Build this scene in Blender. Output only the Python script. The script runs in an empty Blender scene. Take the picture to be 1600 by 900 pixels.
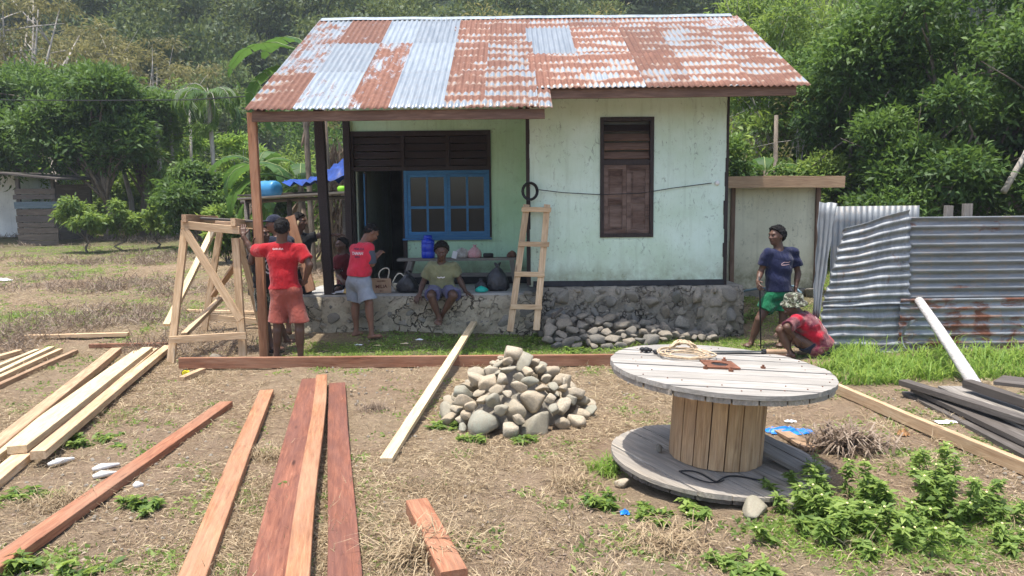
import bpy, math, random
import numpy as np
from mathutils import Vector, Matrix, Quaternion
from mathutils.bvhtree import BVHTree

# ------------------------------------------------------------------ camera, sky, sun, exposure
SC = bpy.context.scene
CAM_H, FOC, PITCH, ROLL = 1.70, 1150.0, math.radians(5.8), math.radians(0.6)
_f = Vector((0, math.cos(PITCH), -math.sin(PITCH)))
_u0 = Vector((0, math.sin(PITCH), math.cos(PITCH)))
_r0 = Vector((1, 0, 0))
_rt = _r0 * math.cos(ROLL) - _u0 * math.sin(ROLL)
_up = _u0 * math.cos(ROLL) + _r0 * math.sin(ROLL)
CAMP = Vector((0, 0, CAM_H))
cd = bpy.data.cameras.new('camera')
cam = bpy.data.objects.new('camera', cd)
SC.collection.objects.link(cam)
cd.sensor_width = 36.0
cd.lens = FOC / 1600.0 * 36.0
cd.clip_start = 0.05
cd.clip_end = 3000
cam.matrix_world = Matrix(((_rt.x, _up.x, -_f.x, CAMP.x), (_rt.y, _up.y, -_f.y, CAMP.y), (_rt.z, _up.z, -_f.z, CAMP.z), (0, 0, 0, 1)))
SC.camera = cam

SUN_EL, SUN_AZ = math.radians(79), math.radians(-125)      # azimuth from +Y (behind the house) towards +X
wd = bpy.data.worlds.new("World")
SC.world = wd
wd.use_nodes = True
_nt = wd.node_tree
_sky = _nt.nodes.new('ShaderNodeTexSky')
_sky.sky_type = 'NISHITA'
_sky.sun_disc = False
_sky.sun_elevation = SUN_EL
_sky.sun_rotation = SUN_AZ
_sky.altitude = 50
_sky.dust_density = 3.0
_sky.air_density = 1.0
_bg = _nt.nodes['Background']
_bg.inputs['Strength'].default_value = 0.15
_nt.links.new(_sky.outputs[0], _bg.inputs[0])
sd = bpy.data.lights.new('sun', 'SUN')
sd.energy = 3.8
sd.angle = math.radians(0.8)
sd.color = (1.0, 0.955, 0.88)
sun = bpy.data.objects.new('sun', sd)
SC.collection.objects.link(sun)
sdir = Vector((math.cos(SUN_EL) * math.sin(SUN_AZ), math.cos(SUN_EL) * math.cos(SUN_AZ), math.sin(SUN_EL)))
sun.rotation_euler = sdir.to_track_quat('Z', 'Y').to_euler()
sun.location = (3, 5, 30)
SC.view_settings.view_transform = 'Standard'
SC.view_settings.look = 'None'
SC.view_settings.gamma = 1.0
SC.view_settings.exposure = 1.1
SC.view_settings.use_curve_mapping = False
SC.cycles.max_bounces = 8
SC.cycles.diffuse_bounces = 3
SC.cycles.transparent_max_bounces = 12
SC.cycles.volume_bounces = 0

# ------------------------------------------------------------------ where things stand
def W(px, py, Y):
    """world point at depth Y for a spot measured in the photograph"""
    d = _f + _rt * ((px - 800) / FOC) + _up * ((450 - py) / FOC)
    return CAMP + d * (Y / d.y)

def sst(a, b, x):
    t = np.clip((x - a) / (b - a), 0, 1)
    return t * t * (3 - 2 * t)

def gh(x, y):
    """ground height; works on arrays"""
    x = np.asarray(x, float); y = np.asarray(y, float)
    left = sst(1.5, -2.0, x) if False else 1 - sst(-2.0, 1.5, x)
    z = left * 0.20 * sst(9.0, 10.4, y) + (1 - left) * 0.22 * sst(10.2, 12.5, y)
    z = z + (.030 + .026 * left) * np.maximum(0, y - 10.4) * (1 - 0.3 * sst(26, 44, y))
    z = z + 0.012 * np.sin(x * 1.7 + 1.0) * np.sin(y * 1.3) + 0.010 * np.sin(x * 3.9 + y * 2.1) + 0.03 * np.sin(x * .35 + 2) * sst(10.5, 16, y) * np.sin(y * .4)
    h = np.maximum(0, y - 44)
    z = z + 0.50 * h * sst(0, 30, h) * (1 + 0.10 * np.sin(x * .03 + 1.0) + .08 * np.sin(x * .071))
    return z

def G(px, py, z=0.0):
    """point on the ground (plus z) under a spot measured in the photograph"""
    d = _f + _rt * ((px - 800) / FOC) + _up * ((450 - py) / FOC)
    lo = 2.0; hi = None; t = 2.0
    while t < 60:
        p = CAMP + d * t
        if p.z < float(gh(p.x, p.y)) + z: hi = t; break
        lo = t; t += .5
    if hi is None: return CAMP + d * 40
    for _ in range(24):
        t = (lo + hi) / 2; p = CAMP + d * t
        if p.z < float(gh(p.x, p.y)) + z: hi = t
        else: lo = t
    return CAMP + d * hi

# ------------------------------------------------------------------ materials
class Mat:
    def __init__(s, name, rough=.8, spec=.3, metal=0.0):
        s.m = bpy.data.materials.new(name); s.m.use_nodes = True
        s.nt = s.m.node_tree; s.b = s.nt.nodes['Principled BSDF']
        s.b.inputs['Roughness'].default_value = rough
        s.b.inputs['Specular IOR Level'].default_value = spec
        s.b.inputs['Metallic'].default_value = metal
        s.out = s.nt.nodes['Material Output']
    def node(s, t, ins=None, **pr):
        n = s.nt.nodes.new(t)
        for k, v in pr.items(): setattr(n, k, v)
        for k, v in (ins or {}).items(): s.put(n.inputs[k], v)
        return n
    def put(s, sock, v):
        if isinstance(v, bpy.types.NodeSocket): s.nt.links.new(v, sock)
        elif isinstance(v, tuple) and len(v) == 3 and sock.type == 'RGBA': sock.default_value = (*v, 1)
        else: sock.default_value = v
    def co(s, scale=(1, 1, 1), kind='Object', rnd=True, rot=(0, 0, 0)):
        tc = s.node('ShaderNodeTexCoord')
        mp = s.node('ShaderNodeMapping', {'Vector': tc.outputs[kind], 'Scale': scale, 'Rotation': rot})
        if rnd:
            oi = s.node('ShaderNodeObjectInfo')
            mu = s.node('ShaderNodeMath', {0: oi.outputs['Random'], 1: 37.0}, operation='MULTIPLY')
            cb = s.node('ShaderNodeCombineXYZ', {0: mu.outputs[0], 1: mu.outputs[0], 2: mu.outputs[0]})
            s.put(mp.inputs['Location'], cb.outputs[0])
        return mp.outputs[0]
    def rnd(s): return s.node('ShaderNodeObjectInfo').outputs['Random']
    def noise(s, vec, scale=5, detail=5, rough=.6, dist=0.0):
        return s.node('ShaderNodeTexNoise', {'Vector': vec, 'Scale': scale, 'Detail': detail, 'Roughness': rough, 'Distortion': dist}).outputs[0]
    def vor(s, vec, scale=5, feat='F1', out='Distance', rndness=1.0):
        return s.node('ShaderNodeTexVoronoi', {'Vector': vec, 'Scale': scale, 'Randomness': rndness}, feature=feat).outputs[out]
    def wave(s, vec, scale=5, dist=2, detail=3, dscale=1.5, dir='X'):
        return s.node('ShaderNodeTexWave', {'Vector': vec, 'Scale': scale, 'Distortion': dist, 'Detail': detail, 'Detail Scale': dscale}, bands_direction=dir).outputs['Fac']
    def ramp(s, fac, stops, interp='LINEAR'):
        n = s.node('ShaderNodeValToRGB', {'Fac': fac}); cr = n.color_ramp; cr.interpolation = interp
        while len(cr.elements) > len(stops): cr.elements.remove(cr.elements[-1])
        while len(cr.elements) < len(stops): cr.elements.new(.5)
        for e, (p, c) in zip(cr.elements, stops):
            e.position = p; e.color = (*c, 1) if not isinstance(c, (int, float)) else (c, c, c, 1)
        return n.outputs[0]
    def mix(s, fac, a, b, blend='MIX'):
        n = s.node('ShaderNodeMix', data_type='RGBA', blend_type=blend)
        s.put(n.inputs[0], fac); s.put(n.inputs[6], a); s.put(n.inputs[7], b)
        return n.outputs[2]
    def math(s, op, a, b=0.0, clamp=False):
        n = s.node('ShaderNodeMath', operation=op, use_clamp=clamp); s.put(n.inputs[0], a); s.put(n.inputs[1], b)
        return n.outputs[0]
    def attr(s, name, ty='GEOMETRY', out='Fac'):
        return s.node('ShaderNodeAttribute', attribute_name=name, attribute_type=ty).outputs[out]
    def sep(s, vec): return s.node('ShaderNodeSeparateXYZ', {0: vec}).outputs
    def bump(s, h, strength=.3, dist=.01):
        n = s.node('ShaderNodeBump', {'Height': h, 'Strength': strength, 'Distance': dist})
        s.put(s.b.inputs['Normal'], n.outputs[0]); return n
    def col(s, c): s.put(s.b.inputs['Base Color'], c)
    def rgh(s, c): s.put(s.b.inputs['Roughness'], c)

def m_plain(name, c, rough=.8, var=.15, scale=6, spec=.3, bump=.15, metal=0, stretch=(1, 1, 1), dist=.004):
    m = Mat(name, rough, spec, metal); v = m.co(stretch)
    n = m.noise(v, scale, 6, .65)
    lo = tuple(x * (1 - var * 1.6) for x in c); hi = tuple(min(1, x * (1 + var * 1.4)) for x in c)
    m.col(m.ramp(n, [(.28, lo), (.5, c), (.72, hi)]))
    if bump: m.bump(m.noise(v, scale * 5, 4), bump, dist)
    return m.m

def m_wood(name, c1, c2, c3, rough=.75, gscale=1.0, weather=None, bump=.3, knots=True, wamt=.85):
    """sawn timber, grain along local X"""
    m = Mat(name, rough, .25)
    v = m.co((1.2 * gscale, 14 * gscale, 14 * gscale))
    g = m.noise(v, 3.2, 6, .62, .6)
    v2 = m.co((3.0, 70, 70)); fine = m.noise(v2, 2.0, 3, .7)
    big = m.noise(m.co((.7, 1.5, 1.5)), 1.6, 3)
    c = m.ramp(g, [(.3, c1), (.5, c2), (.7, c3)])
    c = m.mix(m.ramp(fine, [(.35, .0), (.7, .45)]), c, tuple(x * .55 for x in c1))
    c = m.mix(m.ramp(big, [(.42, .0), (.68, .45)]), c, tuple(x * .7 for x in c1))
    tone = m.math('MULTIPLY_ADD', m.rnd(), .3); m.put(tone.node.inputs[2], .85)
    hs = m.node('ShaderNodeHueSaturation', {'Value': tone, 'Color': c}); c = hs.outputs[0]
    if weather:
        w = m.noise(m.co((.6, 3, 3)), 2.2, 5, .7)
        c = m.mix(m.ramp(w, [(.38, 0.0), (.62, wamt)]), c, weather)
    if knots:
        k = m.vor(m.co((1.1, 5, 5)), 1.3)
        c = m.mix(m.ramp(k, [(.04, .8), (.11, .0)]), c, tuple(x * .3 for x in c1))
    saw = m.wave(m.co((1, 0.1, 0.1)), 26, 1.5, 2, 2)
    h = m.math('ADD', g, m.math('MULTIPLY', saw, .12))
    m.col(c); m.bump(m.math('ADD', h, fine), bump, .004)
    return m.m

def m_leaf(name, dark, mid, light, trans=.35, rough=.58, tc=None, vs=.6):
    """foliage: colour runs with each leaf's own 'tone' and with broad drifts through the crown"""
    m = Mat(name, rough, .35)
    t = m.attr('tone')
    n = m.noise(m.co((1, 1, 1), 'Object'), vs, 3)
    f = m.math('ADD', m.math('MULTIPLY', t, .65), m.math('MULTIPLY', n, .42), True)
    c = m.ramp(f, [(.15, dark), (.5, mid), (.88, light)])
    m.col(c)
    tr = m.node('ShaderNodeBsdfTranslucent', {'Color': m.mix(.55, c, tc or tuple(min(1, x * 2.2) for x in light))})
    mx = m.node('ShaderNodeMixShader', {0: trans, 1: m.b.outputs[0], 2: tr.outputs[0]})
    m.nt.links.new(mx.outputs[0], m.out.inputs[0])
    return m.m

# ------------------------------------------------------------------ mesh building
class MB:
    def __init__(s): s.v = []; s.f = []
    def quad(s, a, b, c, d):
        n = len(s.v); s.v += [tuple(a), tuple(b), tuple(c), tuple(d)]; s.f.append((n, n + 1, n + 2, n + 3)); return s
    def box(s, c, size, rz=0.0, R=None):
        c = Vector(c); n = len(s.v); M3 = R if R is not None else Matrix.Rotation(rz, 3, 'Z')
        for sx, sy, sz in ((-1, -1, -1), (1, -1, -1), (1, 1, -1), (-1, 1, -1), (-1, -1, 1), (1, -1, 1), (1, 1, 1), (-1, 1, 1)):
            s.v.append(tuple(c + M3 @ Vector((sx * size[0] / 2, sy * size[1] / 2, sz * size[2] / 2))))
        s.f += [tuple(n + i for i in q) for q in ((0, 3, 2, 1), (4, 5, 6, 7), (0, 1, 5, 4), (1, 2, 6, 5), (2, 3, 7, 6), (3, 0, 4, 7))]; return s
    def span(s, x0, x1, y0, y1, z0, z1): return s.box(((x0 + x1) / 2, (y0 + y1) / 2, (z0 + z1) / 2), (abs(x1 - x0), abs(y1 - y0), abs(z1 - z0)))
    def tube(s, pts, rad, n=8, caps=True):
        pts = [Vector(p) for p in pts]
        if isinstance(rad, (int, float)): rad = [rad] * len(pts)
        ref = None; base = len(s.v)
        for i, p in enumerate(pts):
            t = (pts[min(i + 1, len(pts) - 1)] - pts[max(i - 1, 0)])
            t = t.normalized() if t.length > 1e-9 else Vector((0, 0, 1))
            if ref is None: ref = t.orthogonal().normalized()
            ref = (ref - t * ref.dot(t)); ref = ref.normalized() if ref.length > 1e-6 else t.orthogonal().normalized()
            b = t.cross(ref)
            for k in range(n):
                a = 2 * math.pi * k / n
                s.v.append(tuple(p + (ref * math.cos(a) + b * math.sin(a)) * rad[i]))
        for i in range(len(pts) - 1):
            for k in range(n):
                a = base + i * n + k; b2 = base + i * n + (k + 1) % n
                s.f.append((a, b2, b2 + n, a + n))
        if caps:
            s.f.append(tuple(base + k for k in reversed(range(n)))); e = base + (len(pts) - 1) * n
            s.f.append(tuple(e + k for k in range(n)))
        return s
    def lathe(s, prof, c, n=20, axis=None):
        base = len(s.v); c = Vector(c)
        Q = Vector((0, 0, 1)).rotation_difference(Vector(axis)).to_matrix() if axis is not None else Matrix.Identity(3)
        for r, z in prof:
            for k in range(n):
                a = 2 * math.pi * k / n
                s.v.append(tuple(c + Q @ Vector((r * math.cos(a), r * math.sin(a), z))))
        for i in range(len(prof) - 1):
            for k in range(n):
                a = base + i * n + k; b2 = base + i * n + (k + 1) % n
                s.f.append((a, b2, b2 + n, a + n))
        s.f.append(tuple(base + k for k in reversed(range(n)))); e = base + (len(prof) - 1) * n
        s.f.append(tuple(e + k for k in range(n)))
        return s

def np_mesh(name, V, F, tone=None, smooth=False):
    V = np.asarray(V, np.float32).reshape(-1, 3); F = np.asarray(F, np.int32)
    me = bpy.data.meshes.new(name)
    me.vertices.add(len(V)); me.vertices.foreach_set('co', V.ravel())
    nf, k = F.shape
    me.loops.add(nf * k); me.loops.foreach_set('vertex_index', F.ravel())
    me.polygons.add(nf); me.polygons.foreach_set('loop_start', np.arange(0, nf * k, k, dtype=np.int32))
    if smooth: me.polygons.foreach_set('use_smooth', np.ones(nf, bool))
    if tone is not None:
        a = me.attributes.new('tone', 'FLOAT', 'FACE'); a.data.foreach_set('value', np.asarray(tone, np.float32))
    me.update(calc_edges=True)
    return me

def wloc(o):
    v = Vector((0, 0, 0))
    while o is not None: v = v + o.location; o = o.parent
    return v

def tag(o, label=None, cat=None, group=None, kind=None):
    if label: o['label'] = label
    if cat: o['category'] = cat
    if group: o['group'] = group
    if kind: o['kind'] = kind
    return o

def link(name, me, mat=None, parent=None, **kw):
    o = bpy.data.objects.new(name, me)
    if mat is not None and me is not None and not me.materials: me.materials.append(mat)
    SC.collection.objects.link(o)
    if parent is not None: o.parent = parent
    return tag(o, **kw)

def thing(name, loc, label, cat, group=None):
    o = link(name, None, None, None, label=label, cat=cat, group=group)
    o.location = Vector(loc); o.empty_display_size = .1
    return o

def part(name, mb, mat, parent=None, smooth=False, origin=None, **kw):
    """mesh given in world coordinates; its object sits at its own thing's origin (or at origin)"""
    off = Vector(origin) if origin is not None else (wloc(parent) if parent is not None else (Vector(mb.v[0]) if mb.v else Vector()))
    me = bpy.data.meshes.new(name)
    me.from_pydata([(x - off.x, y - off.y, z - off.z) for x, y, z in mb.v], [], mb.f)
    if smooth: me.polygons.foreach_set('use_smooth', [True] * len(me.polygons))
    me.update()
    o = link(name, me, mat, parent, **kw)
    o.location = off - (wloc(parent) if parent is not None else Vector())
    return o

def struct(name, mb, mat, **kw): return part(name, mb, mat, None, origin=(0, 0, 0), kind='structure', **kw)

_rb = random.Random(5)
def board(name, p0, p1, w, t, mat, parent=None, side=None, seg=None, warp=.004, rnd=None, **kw):
    """a sawn length of timber from p0 to p1 (axis of the piece); w across, t thick; side = direction of the width"""
    rnd = rnd or _rb
    p0 = Vector(p0); p1 = Vector(p1); ax = (p1 - p0); L = ax.length; ax.normalize()
    sd_ = Vector(side) if side is not None else (ax.cross(Vector((0, 0, 1))) if abs(ax.z) < .9 else Vector((1, 0, 0)))
    sd_ = (sd_ - ax * sd_.dot(ax)).normalized(); nz = ax.cross(sd_)
    n = seg or max(2, min(14, int(L / .25)))
    v = []; f = []; ch = min(w, t) * .06
    prof = [(-w / 2 + ch, -t / 2), (w / 2 - ch, -t / 2), (w / 2, -t / 2 + ch), (w / 2, t / 2 - ch), (w / 2 - ch, t / 2), (-w / 2 + ch, t / 2), (-w / 2, t / 2 - ch), (-w / 2, -t / 2 + ch)]
    ph = rnd.uniform(0, 6); am = warp * rnd.uniform(.3, 1)
    for i in range(n + 1):
        x = -L / 2 + L * i / n
        oy = am * math.sin(ph + 2.2 * i / n * 3); sc = 1 + rnd.uniform(-.02, .02)
        sk = rnd.uniform(-.004, .004) if i in (0, n) else 0
        for (a, b) in prof: v.append((x + sk * (a / w) * 2, a * sc + oy, b * sc))
    for i in range(n):
        for k in range(8):
            a = i * 8 + k; b = i * 8 + (k + 1) % 8
            f.append((a, a + 8, b + 8, b))
    f.append(tuple(range(8))); f.append(tuple(n * 8 + k for k in reversed(range(8))))
    me = bpy.data.meshes.new(name); me.from_pydata(v, [], f); me.update()
    o = link(name, me, mat, parent, **kw)
    R = Matrix((ax, sd_, nz)).transposed()
    o.rotation_euler = R.to_euler()
    o.location = (p0 + p1) / 2 - (wloc(parent) if parent is not None else Vector())
    return o

def copy_tree(o, parent=None):
    c = o.copy(); SC.collection.objects.link(c); c.parent = parent
    for ch in o.children: copy_tree(ch, c)
    return c

def frames(n, rng, up=.0, d=None):
    """random unit vectors, biased upwards by up"""
    v = rng.normal(size=(n, 3)); v /= np.linalg.norm(v, axis=1)[:, None] + 1e-9
    v[:, 2] = v[:, 2] + up
    return v / (np.linalg.norm(v, axis=1)[:, None] + 1e-9)

def leaf_quads(P, D, N, L, Wd, fold=.15):
    """P base points, D direction, N rough normal, L length, Wd width -> folded rhombus leaves"""
    D = D / np.linalg.norm(D, axis=1)[:, None]
    S = np.cross(D, N); S /= np.linalg.norm(S, axis=1)[:, None] + 1e-9
    U = np.cross(S, D)
    L = np.broadcast_to(L, (len(P),))[:, None]; Wd = np.broadcast_to(Wd, (len(P),))[:, None]
    a = P; c = P + D * L - U * L * fold
    m = P + D * L * .45
    b = m + S * Wd / 2 + U * L * fold * .5; d = m - S * Wd / 2 + U * L * fold * .5
    V = np.stack([a, b, c, d], 1).reshape(-1, 3)
    F = np.arange(len(P) * 4).reshape(-1, 4)
    return V, F
# ------------------------------------------------------------------ ground
def grid_mesh(name, xs, ys, zf, mat):
    X, Y = np.meshgrid(xs, ys, indexing='xy'); Z = zf(X, Y)
    V = np.stack([X, Y, Z], -1).reshape(-1, 3); nx = len(xs); ny = len(ys)
    i = (np.arange(ny - 1)[:, None] * nx + np.arange(nx - 1)[None, :]).ravel()
    F = np.stack([i, i + 1, i + 1 + nx, i + nx], 1)
    me = np_mesh(name, V, F, smooth=True)
    return link(name, me, mat, kind='structure')

def fnoise(X, Y, seed, freqs, amps):
    rg = np.random.default_rng(seed); Z = np.zeros_like(X)
    for fq, am in zip(freqs, amps):
        for _ in range(5):
            a = rg.uniform(0, 6.28); p = rg.uniform(0, 6.28)
            Z += am / 2.2 * np.sin((X * math.cos(a) + Y * math.sin(a)) * fq * rg.uniform(.7, 1.3) + p)
    return Z

def green_field(x, y):
    """0..1 how much green weed grows here (drives both ground tint and weed scatter)"""
    n = fnoise(x, y, 3, (.9, 2.3, 5.0), (.33, .3, .25))
    band = sst(8.2, 8.75, y) * (1 - sst(10.0, 10.8, y)) * sst(-3.6, -2.2, x) * (1 - sst(2.9, 3.6, x)) * .75
    right = sst(3.0, 3.9, x) * sst(6.9, 7.6, y) * .8
    br = np.exp(-(((x - 1.9) / .9) ** 2 + ((y - 3.7) / .55) ** 2)) * .7
    left = (1 - sst(-5, -3.2, x)) * sst(8.5, 11, y) * .34
    far = sst(17, 24, y) * .8
    return np.clip(.08 + .34 * n + band + right + br + left + far, 0, 1.3)

def m_ground():
    m = Mat('dry_ground', .95, .15)
    v = m.co((1, 1, 1), 'Object', False)
    big = m.noise(v, .55, 5, .62); mid = m.noise(v, 4.5, 6, .7); fine = m.noise(v, 42, 5, .72)
    fib = m.noise(m.co((9, 60, 30), 'Object', False, (0, 0, .6)), 1.4, 5, .75, 1.2)
    fib2 = m.noise(m.co((60, 8, 30), 'Object', False, (0, 0, .25)), 1.4, 5, .75, 1.2)
    soil = m.ramp(mid, [(.28, (.155, .110, .070)), (.5, (.30, .225, .145)), (.75, (.42, .325, .22))])
    straw = m.ramp(fine, [(.3, (.23, .165, .10)), (.55, (.44, .34, .22)), (.8, (.61, .50, .345))])
    f = m.math('MAXIMUM', m.ramp(fib, [(.47, 0.0), (.6, 1.0)]), m.ramp(fib2, [(.5, 0.0), (.62, 1.0)]))
    c = m.mix(m.math('MULTIPLY', f, .8), soil, straw)
    c = m.mix(m.ramp(big, [(.38, 0.0), (.62, .5)]), c, (.30, .20, .14))
    c = m.mix(m.ramp(fine, [(.3, .7), (.42, 0.0)]), c, (.10, .068, .05))
    gr = m.attr('green')
    gn = m.math('MULTIPLY', m.ramp(gr, [(.25, 0.0), (.9, 1.0)]), m.ramp(mid, [(.3, .25), (.55, 1.0)]))
    c = m.mix(m.math('MULTIPLY', gn, .75), c, m.ramp(fine, [(.3, (.03, .055, .015)), (.7, (.10, .15, .04))]))
    m.col(c)
    h = m.math('ADD', m.math('MULTIPLY', fine, .6), m.math('ADD', m.math('MULTIPLY', f, .3), mid))
    m.bump(h, .9, .03)
    return m.m

def dens(a, b, n, c, p=1.8):
    t = np.linspace(-1, 1, n); s = np.sign(t) * np.abs(t) ** p
    return np.where(s < 0, c + s * (c - a), c + s * (b - c))
M_GROUND = m_ground()
gx = dens(-75, 75, 360, 0, 2.6); gy = np.concatenate([np.linspace(-25, 2.4, 16), np.linspace(2.6, 11.5, 250), np.linspace(11.7, 46, 110)])
def zg(X, Y):
    near = (1 - sst(12, 16, Y)) * (1 - sst(8, 12, np.abs(X)))
    return gh(X, Y) + near * (fnoise(X, Y, 7, (9, 21, 40), (.006, .0045, .003)))
ground = grid_mesh('ground', gx, gy, zg, M_GROUND)
_co = np.zeros(len(ground.data.vertices) * 3, np.float32); ground.data.vertices.foreach_get('co', _co); _co = _co.reshape(-1, 3)
_a = ground.data.attributes.new('green', 'FLOAT', 'POINT'); _a.data.foreach_set('value', green_field(_co[:, 0].astype(float), _co[:, 1].astype(float)).astype(np.float32))
M_HILL = m_plain('hill_undergrowth', (.028, .05, .018), .95, .5, .35, bump=.5, dist=.3)
hill = grid_mesh('hill', np.linspace(-260, 260, 90), np.linspace(45.9, 330, 80), lambda X, Y: gh(X, Y) - .02, M_HILL)

# ------------------------------------------------------------------ shared materials
RED1 = m_wood('red_timber', (.17, .066, .036), (.31, .130, .070), (.43, .205, .115), .65, weather=(.35, .22, .145), wamt=.45, bump=.5)
RED2 = m_wood('dark_red_timber', (.12, .046, .032), (.235, .092, .056), (.33, .145, .09), .65, weather=(.15, .07, .055), wamt=.7, bump=.5)
ORNG = m_wood('orange_timber', (.23, .098, .048), (.40, .185, .090), (.50, .27, .145), .65, weather=(.40, .25, .17), wamt=.4, bump=.5)
PALE = m_wood('pale_timber', (.42, .27, .15), (.62, .44, .27), (.72, .56, .37), .7)
CREAM = m_wood('cream_timber', (.52, .38, .22), (.70, .56, .35), (.78, .66, .45), .7, knots=False)
TAN = m_wood('tan_timber', (.30, .185, .11), (.44, .29, .18), (.55, .39, .25), .7)
GREYW = m_wood('weathered_grey_timber', (.13, .115, .10), (.27, .245, .215), (.42, .385, .34), .85, weather=(.20, .18, .155))
DARKW = m_wood('weathered_dark_plank', (.055, .047, .042), (.12, .105, .092), (.20, .18, .16), .8, weather=(.085, .072, .062))
DARKB = m_plain('dark_brown_painted_wood', (.030, .020, .018), .6, .35, 9, stretch=(6, 6, 1))
BLUEP = m_wood('worn_blue_paint', (.025, .13, .29), (.045, .20, .43), (.09, .28, .52), .5, knots=False, weather=(.04, .15, .30))
FASCIA = m_wood('brown_fascia_board', (.12, .070, .050), (.20, .120, .086), (.28, .18, .13), .8)
BLACKP = m_plain('black_skirting_paint', (.022, .024, .03), .6, .3, 8)
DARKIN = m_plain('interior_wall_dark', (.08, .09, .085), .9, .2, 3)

def m_plaster(name, base, tint, dirt, mould_z=None, top=None):
    m = Mat(name, .85, .25)
    v = m.co((1, 1, 1), 'Object', False)
    n = m.noise(v, 1.3, 5, .6); n2 = m.noise(v, 7, 6, .7); sp = m.noise(v, 26, 4, .75); sc = m.noise(m.co((1, 1, .55), 'Object', False, (0, .5, 0)), 13, 6, .8, 1.6)
    c = m.ramp(n, [(.3, tint), (.62, base)])
    c = m.mix(m.ramp(n2, [(.55, 0.0), (.75, .45)]), c, tuple(x * .82 for x in tint))
    c = m.mix(m.ramp(n2, [(.25, .35), (.4, 0.0)]), c, tuple(min(1, x * 1.12) for x in base))
    patch = m.ramp(m.noise(v, 2.1, 2), [(.42, 0.0), (.54, 1.0)])
    c = m.mix(m.math('MULTIPLY', patch, m.ramp(sc, [(.565, 0.0), (.63, .6)])), c, dirt)
    strk = m.noise(m.co((5, 5, .35), 'Object', False), 2.2, 5, .65)
    c = m.mix(m.ramp(strk, [(.54, 0.0), (.72, .45)]), c, tuple(x * .72 for x in tint))
    c = m.mix(m.ramp(sp, [(.72, 0.0), (.78, .5)]), c, dirt)
    if mould_z is not None:
        z = m.sep(v)[2]
        g = m.math('SUBTRACT', 1.0, m.math('MULTIPLY', m.math('SUBTRACT', z, mould_z), 1.9), True)
        g = m.math('MULTIPLY', m.math('POWER', g, 1.6), m.ramp(m.noise(m.co((1, 1, 1), 'Object', False), 3.1, 6, .72), [(.36, .05), (.62, 1.0)]), True)
        c = m.mix(m.math('MULTIPLY', g, .9), c, (.17, .16, .085))
        drip = m.ramp(m.noise(m.co((14, 14, .5), 'Object', False), 1.5, 4), [(.55, 0.0), (.72, .3)])
        c = m.mix(drip, c, tint)
    m.col(c); m.bump(m.math('ADD', n2, m.math('MULTIPLY', sp, .5)), .25, .006)
    return m.m
PLA_R = m_plaster('pale_mint_plaster', (.63, .765, .665), (.49, .63, .48), (.11, .15, .12), .72)
PLA_L = m_plaster('green_porch_plaster', (.54, .76, .57), (.43, .65, .43), (.16, .23, .15), .72)
PLA_B = m_plaster('beige_annex_plaster', (.68, .64, .49), (.55, .51, .38), (.12, .12, .09), .40)
PLA_W = m_plaster('white_far_plaster', (.78, .78, .75), (.62, .62, .60), (.2, .2, .2))

def m_stone(name, a, b, c3, sc=6, rough=.85):
    m = Mat(name, rough, .25)
    v = m.co((1, 1, 1)); r = m.rnd()
    base = m.ramp(r, [(0, a), (.3, b), (.55, c3), (.8, tuple(x * .8 for x in b)), (1, tuple(x * 1.15 for x in a))])
    n = m.noise(v, sc, 6, .7); n2 = m.noise(v, sc * 7, 4, .7)
    c = m.mix(m.ramp(n, [(.35, .0), (.62, .75)]), base, tuple(x * .62 for x in a))
    c = m.mix(m.ramp(n2, [(.55, 0), (.75, .35)]), c, (.44, .42, .37))
    vein = m.vor(m.co((1, 2.5, 1)), 3, 'DISTANCE_TO_EDGE')
    c = m.mix(m.ramp(vein, [(.0, .25), (.03, 0.0)]), c, (.5, .48, .42))
    m.col(c); m.bump(m.math('ADD', n, n2), .5, .01)
    return m.m
ST_RIVER = m_stone('river_stone', (.43, .375, .285), (.49, .385, .26), (.27, .28, .225))
ST_WALL = m_stone('foundation_stone', (.25, .235, .20), (.34, .285, .215), (.12, .13, .13))
ST_RUB = m_stone('rubble_stone', (.24, .21, .17), (.31, .26, .195), (.155, .15, .135))
def m_mortar(name, a, b, d):
    m = Mat(name, .95, .15); v = m.co((1, 1, 1), 'Object', False)
    n = m.noise(v, 3, 6, .7); n2 = m.noise(v, 22, 6, .75); n3 = m.noise(v, 1.4, 3)
    c = m.ramp(n, [(.3, b), (.55, a), (.75, tuple(x * 1.15 for x in a))])
    c = m.mix(m.ramp(n2, [(.3, .8), (.46, 0)]), c, d)
    c = m.mix(m.ramp(n3, [(.5, 0), (.7, .5)]), c, tuple(x * .6 for x in b))
    wv = m.node('ShaderNodeVectorMath', {0: v, 1: m.node('ShaderNodeTexNoise', {'Vector': v, 'Scale': 4.0, 'Detail': 5.0}).outputs[1]}, operation='ADD').outputs[0]
    ck = m.vor(wv, 3.2, 'DISTANCE_TO_EDGE'); ckm = m.math('MULTIPLY', m.ramp(ck, [(.0, 1.0), (.022, .6), (.05, 0.0)]), m.ramp(m.noise(v, 1.9, 4), [(.42, 0.0), (.55, 1.0)]))
    c = m.mix(ckm, c, tuple(x * .6 for x in d))
    m.col(c); m.bump(m.math('SUBTRACT', m.math('ADD', n, m.math('MULTIPLY', n2, .7)), m.math('MULTIPLY', ckm, 1.2)), 1.0, .035); return m.m
MORT_P = m_mortar('rendered_mortar', (.43, .375, .28), (.29, .25, .185), (.08, .07, .055))
MORT_R = m_mortar('grey_mortar', (.31, .28, .23), (.16, .148, .125), (.05, .047, .042))
CONC = m_plain('porch_concrete', (.34, .33, .31), .9, .2, 4)

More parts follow.
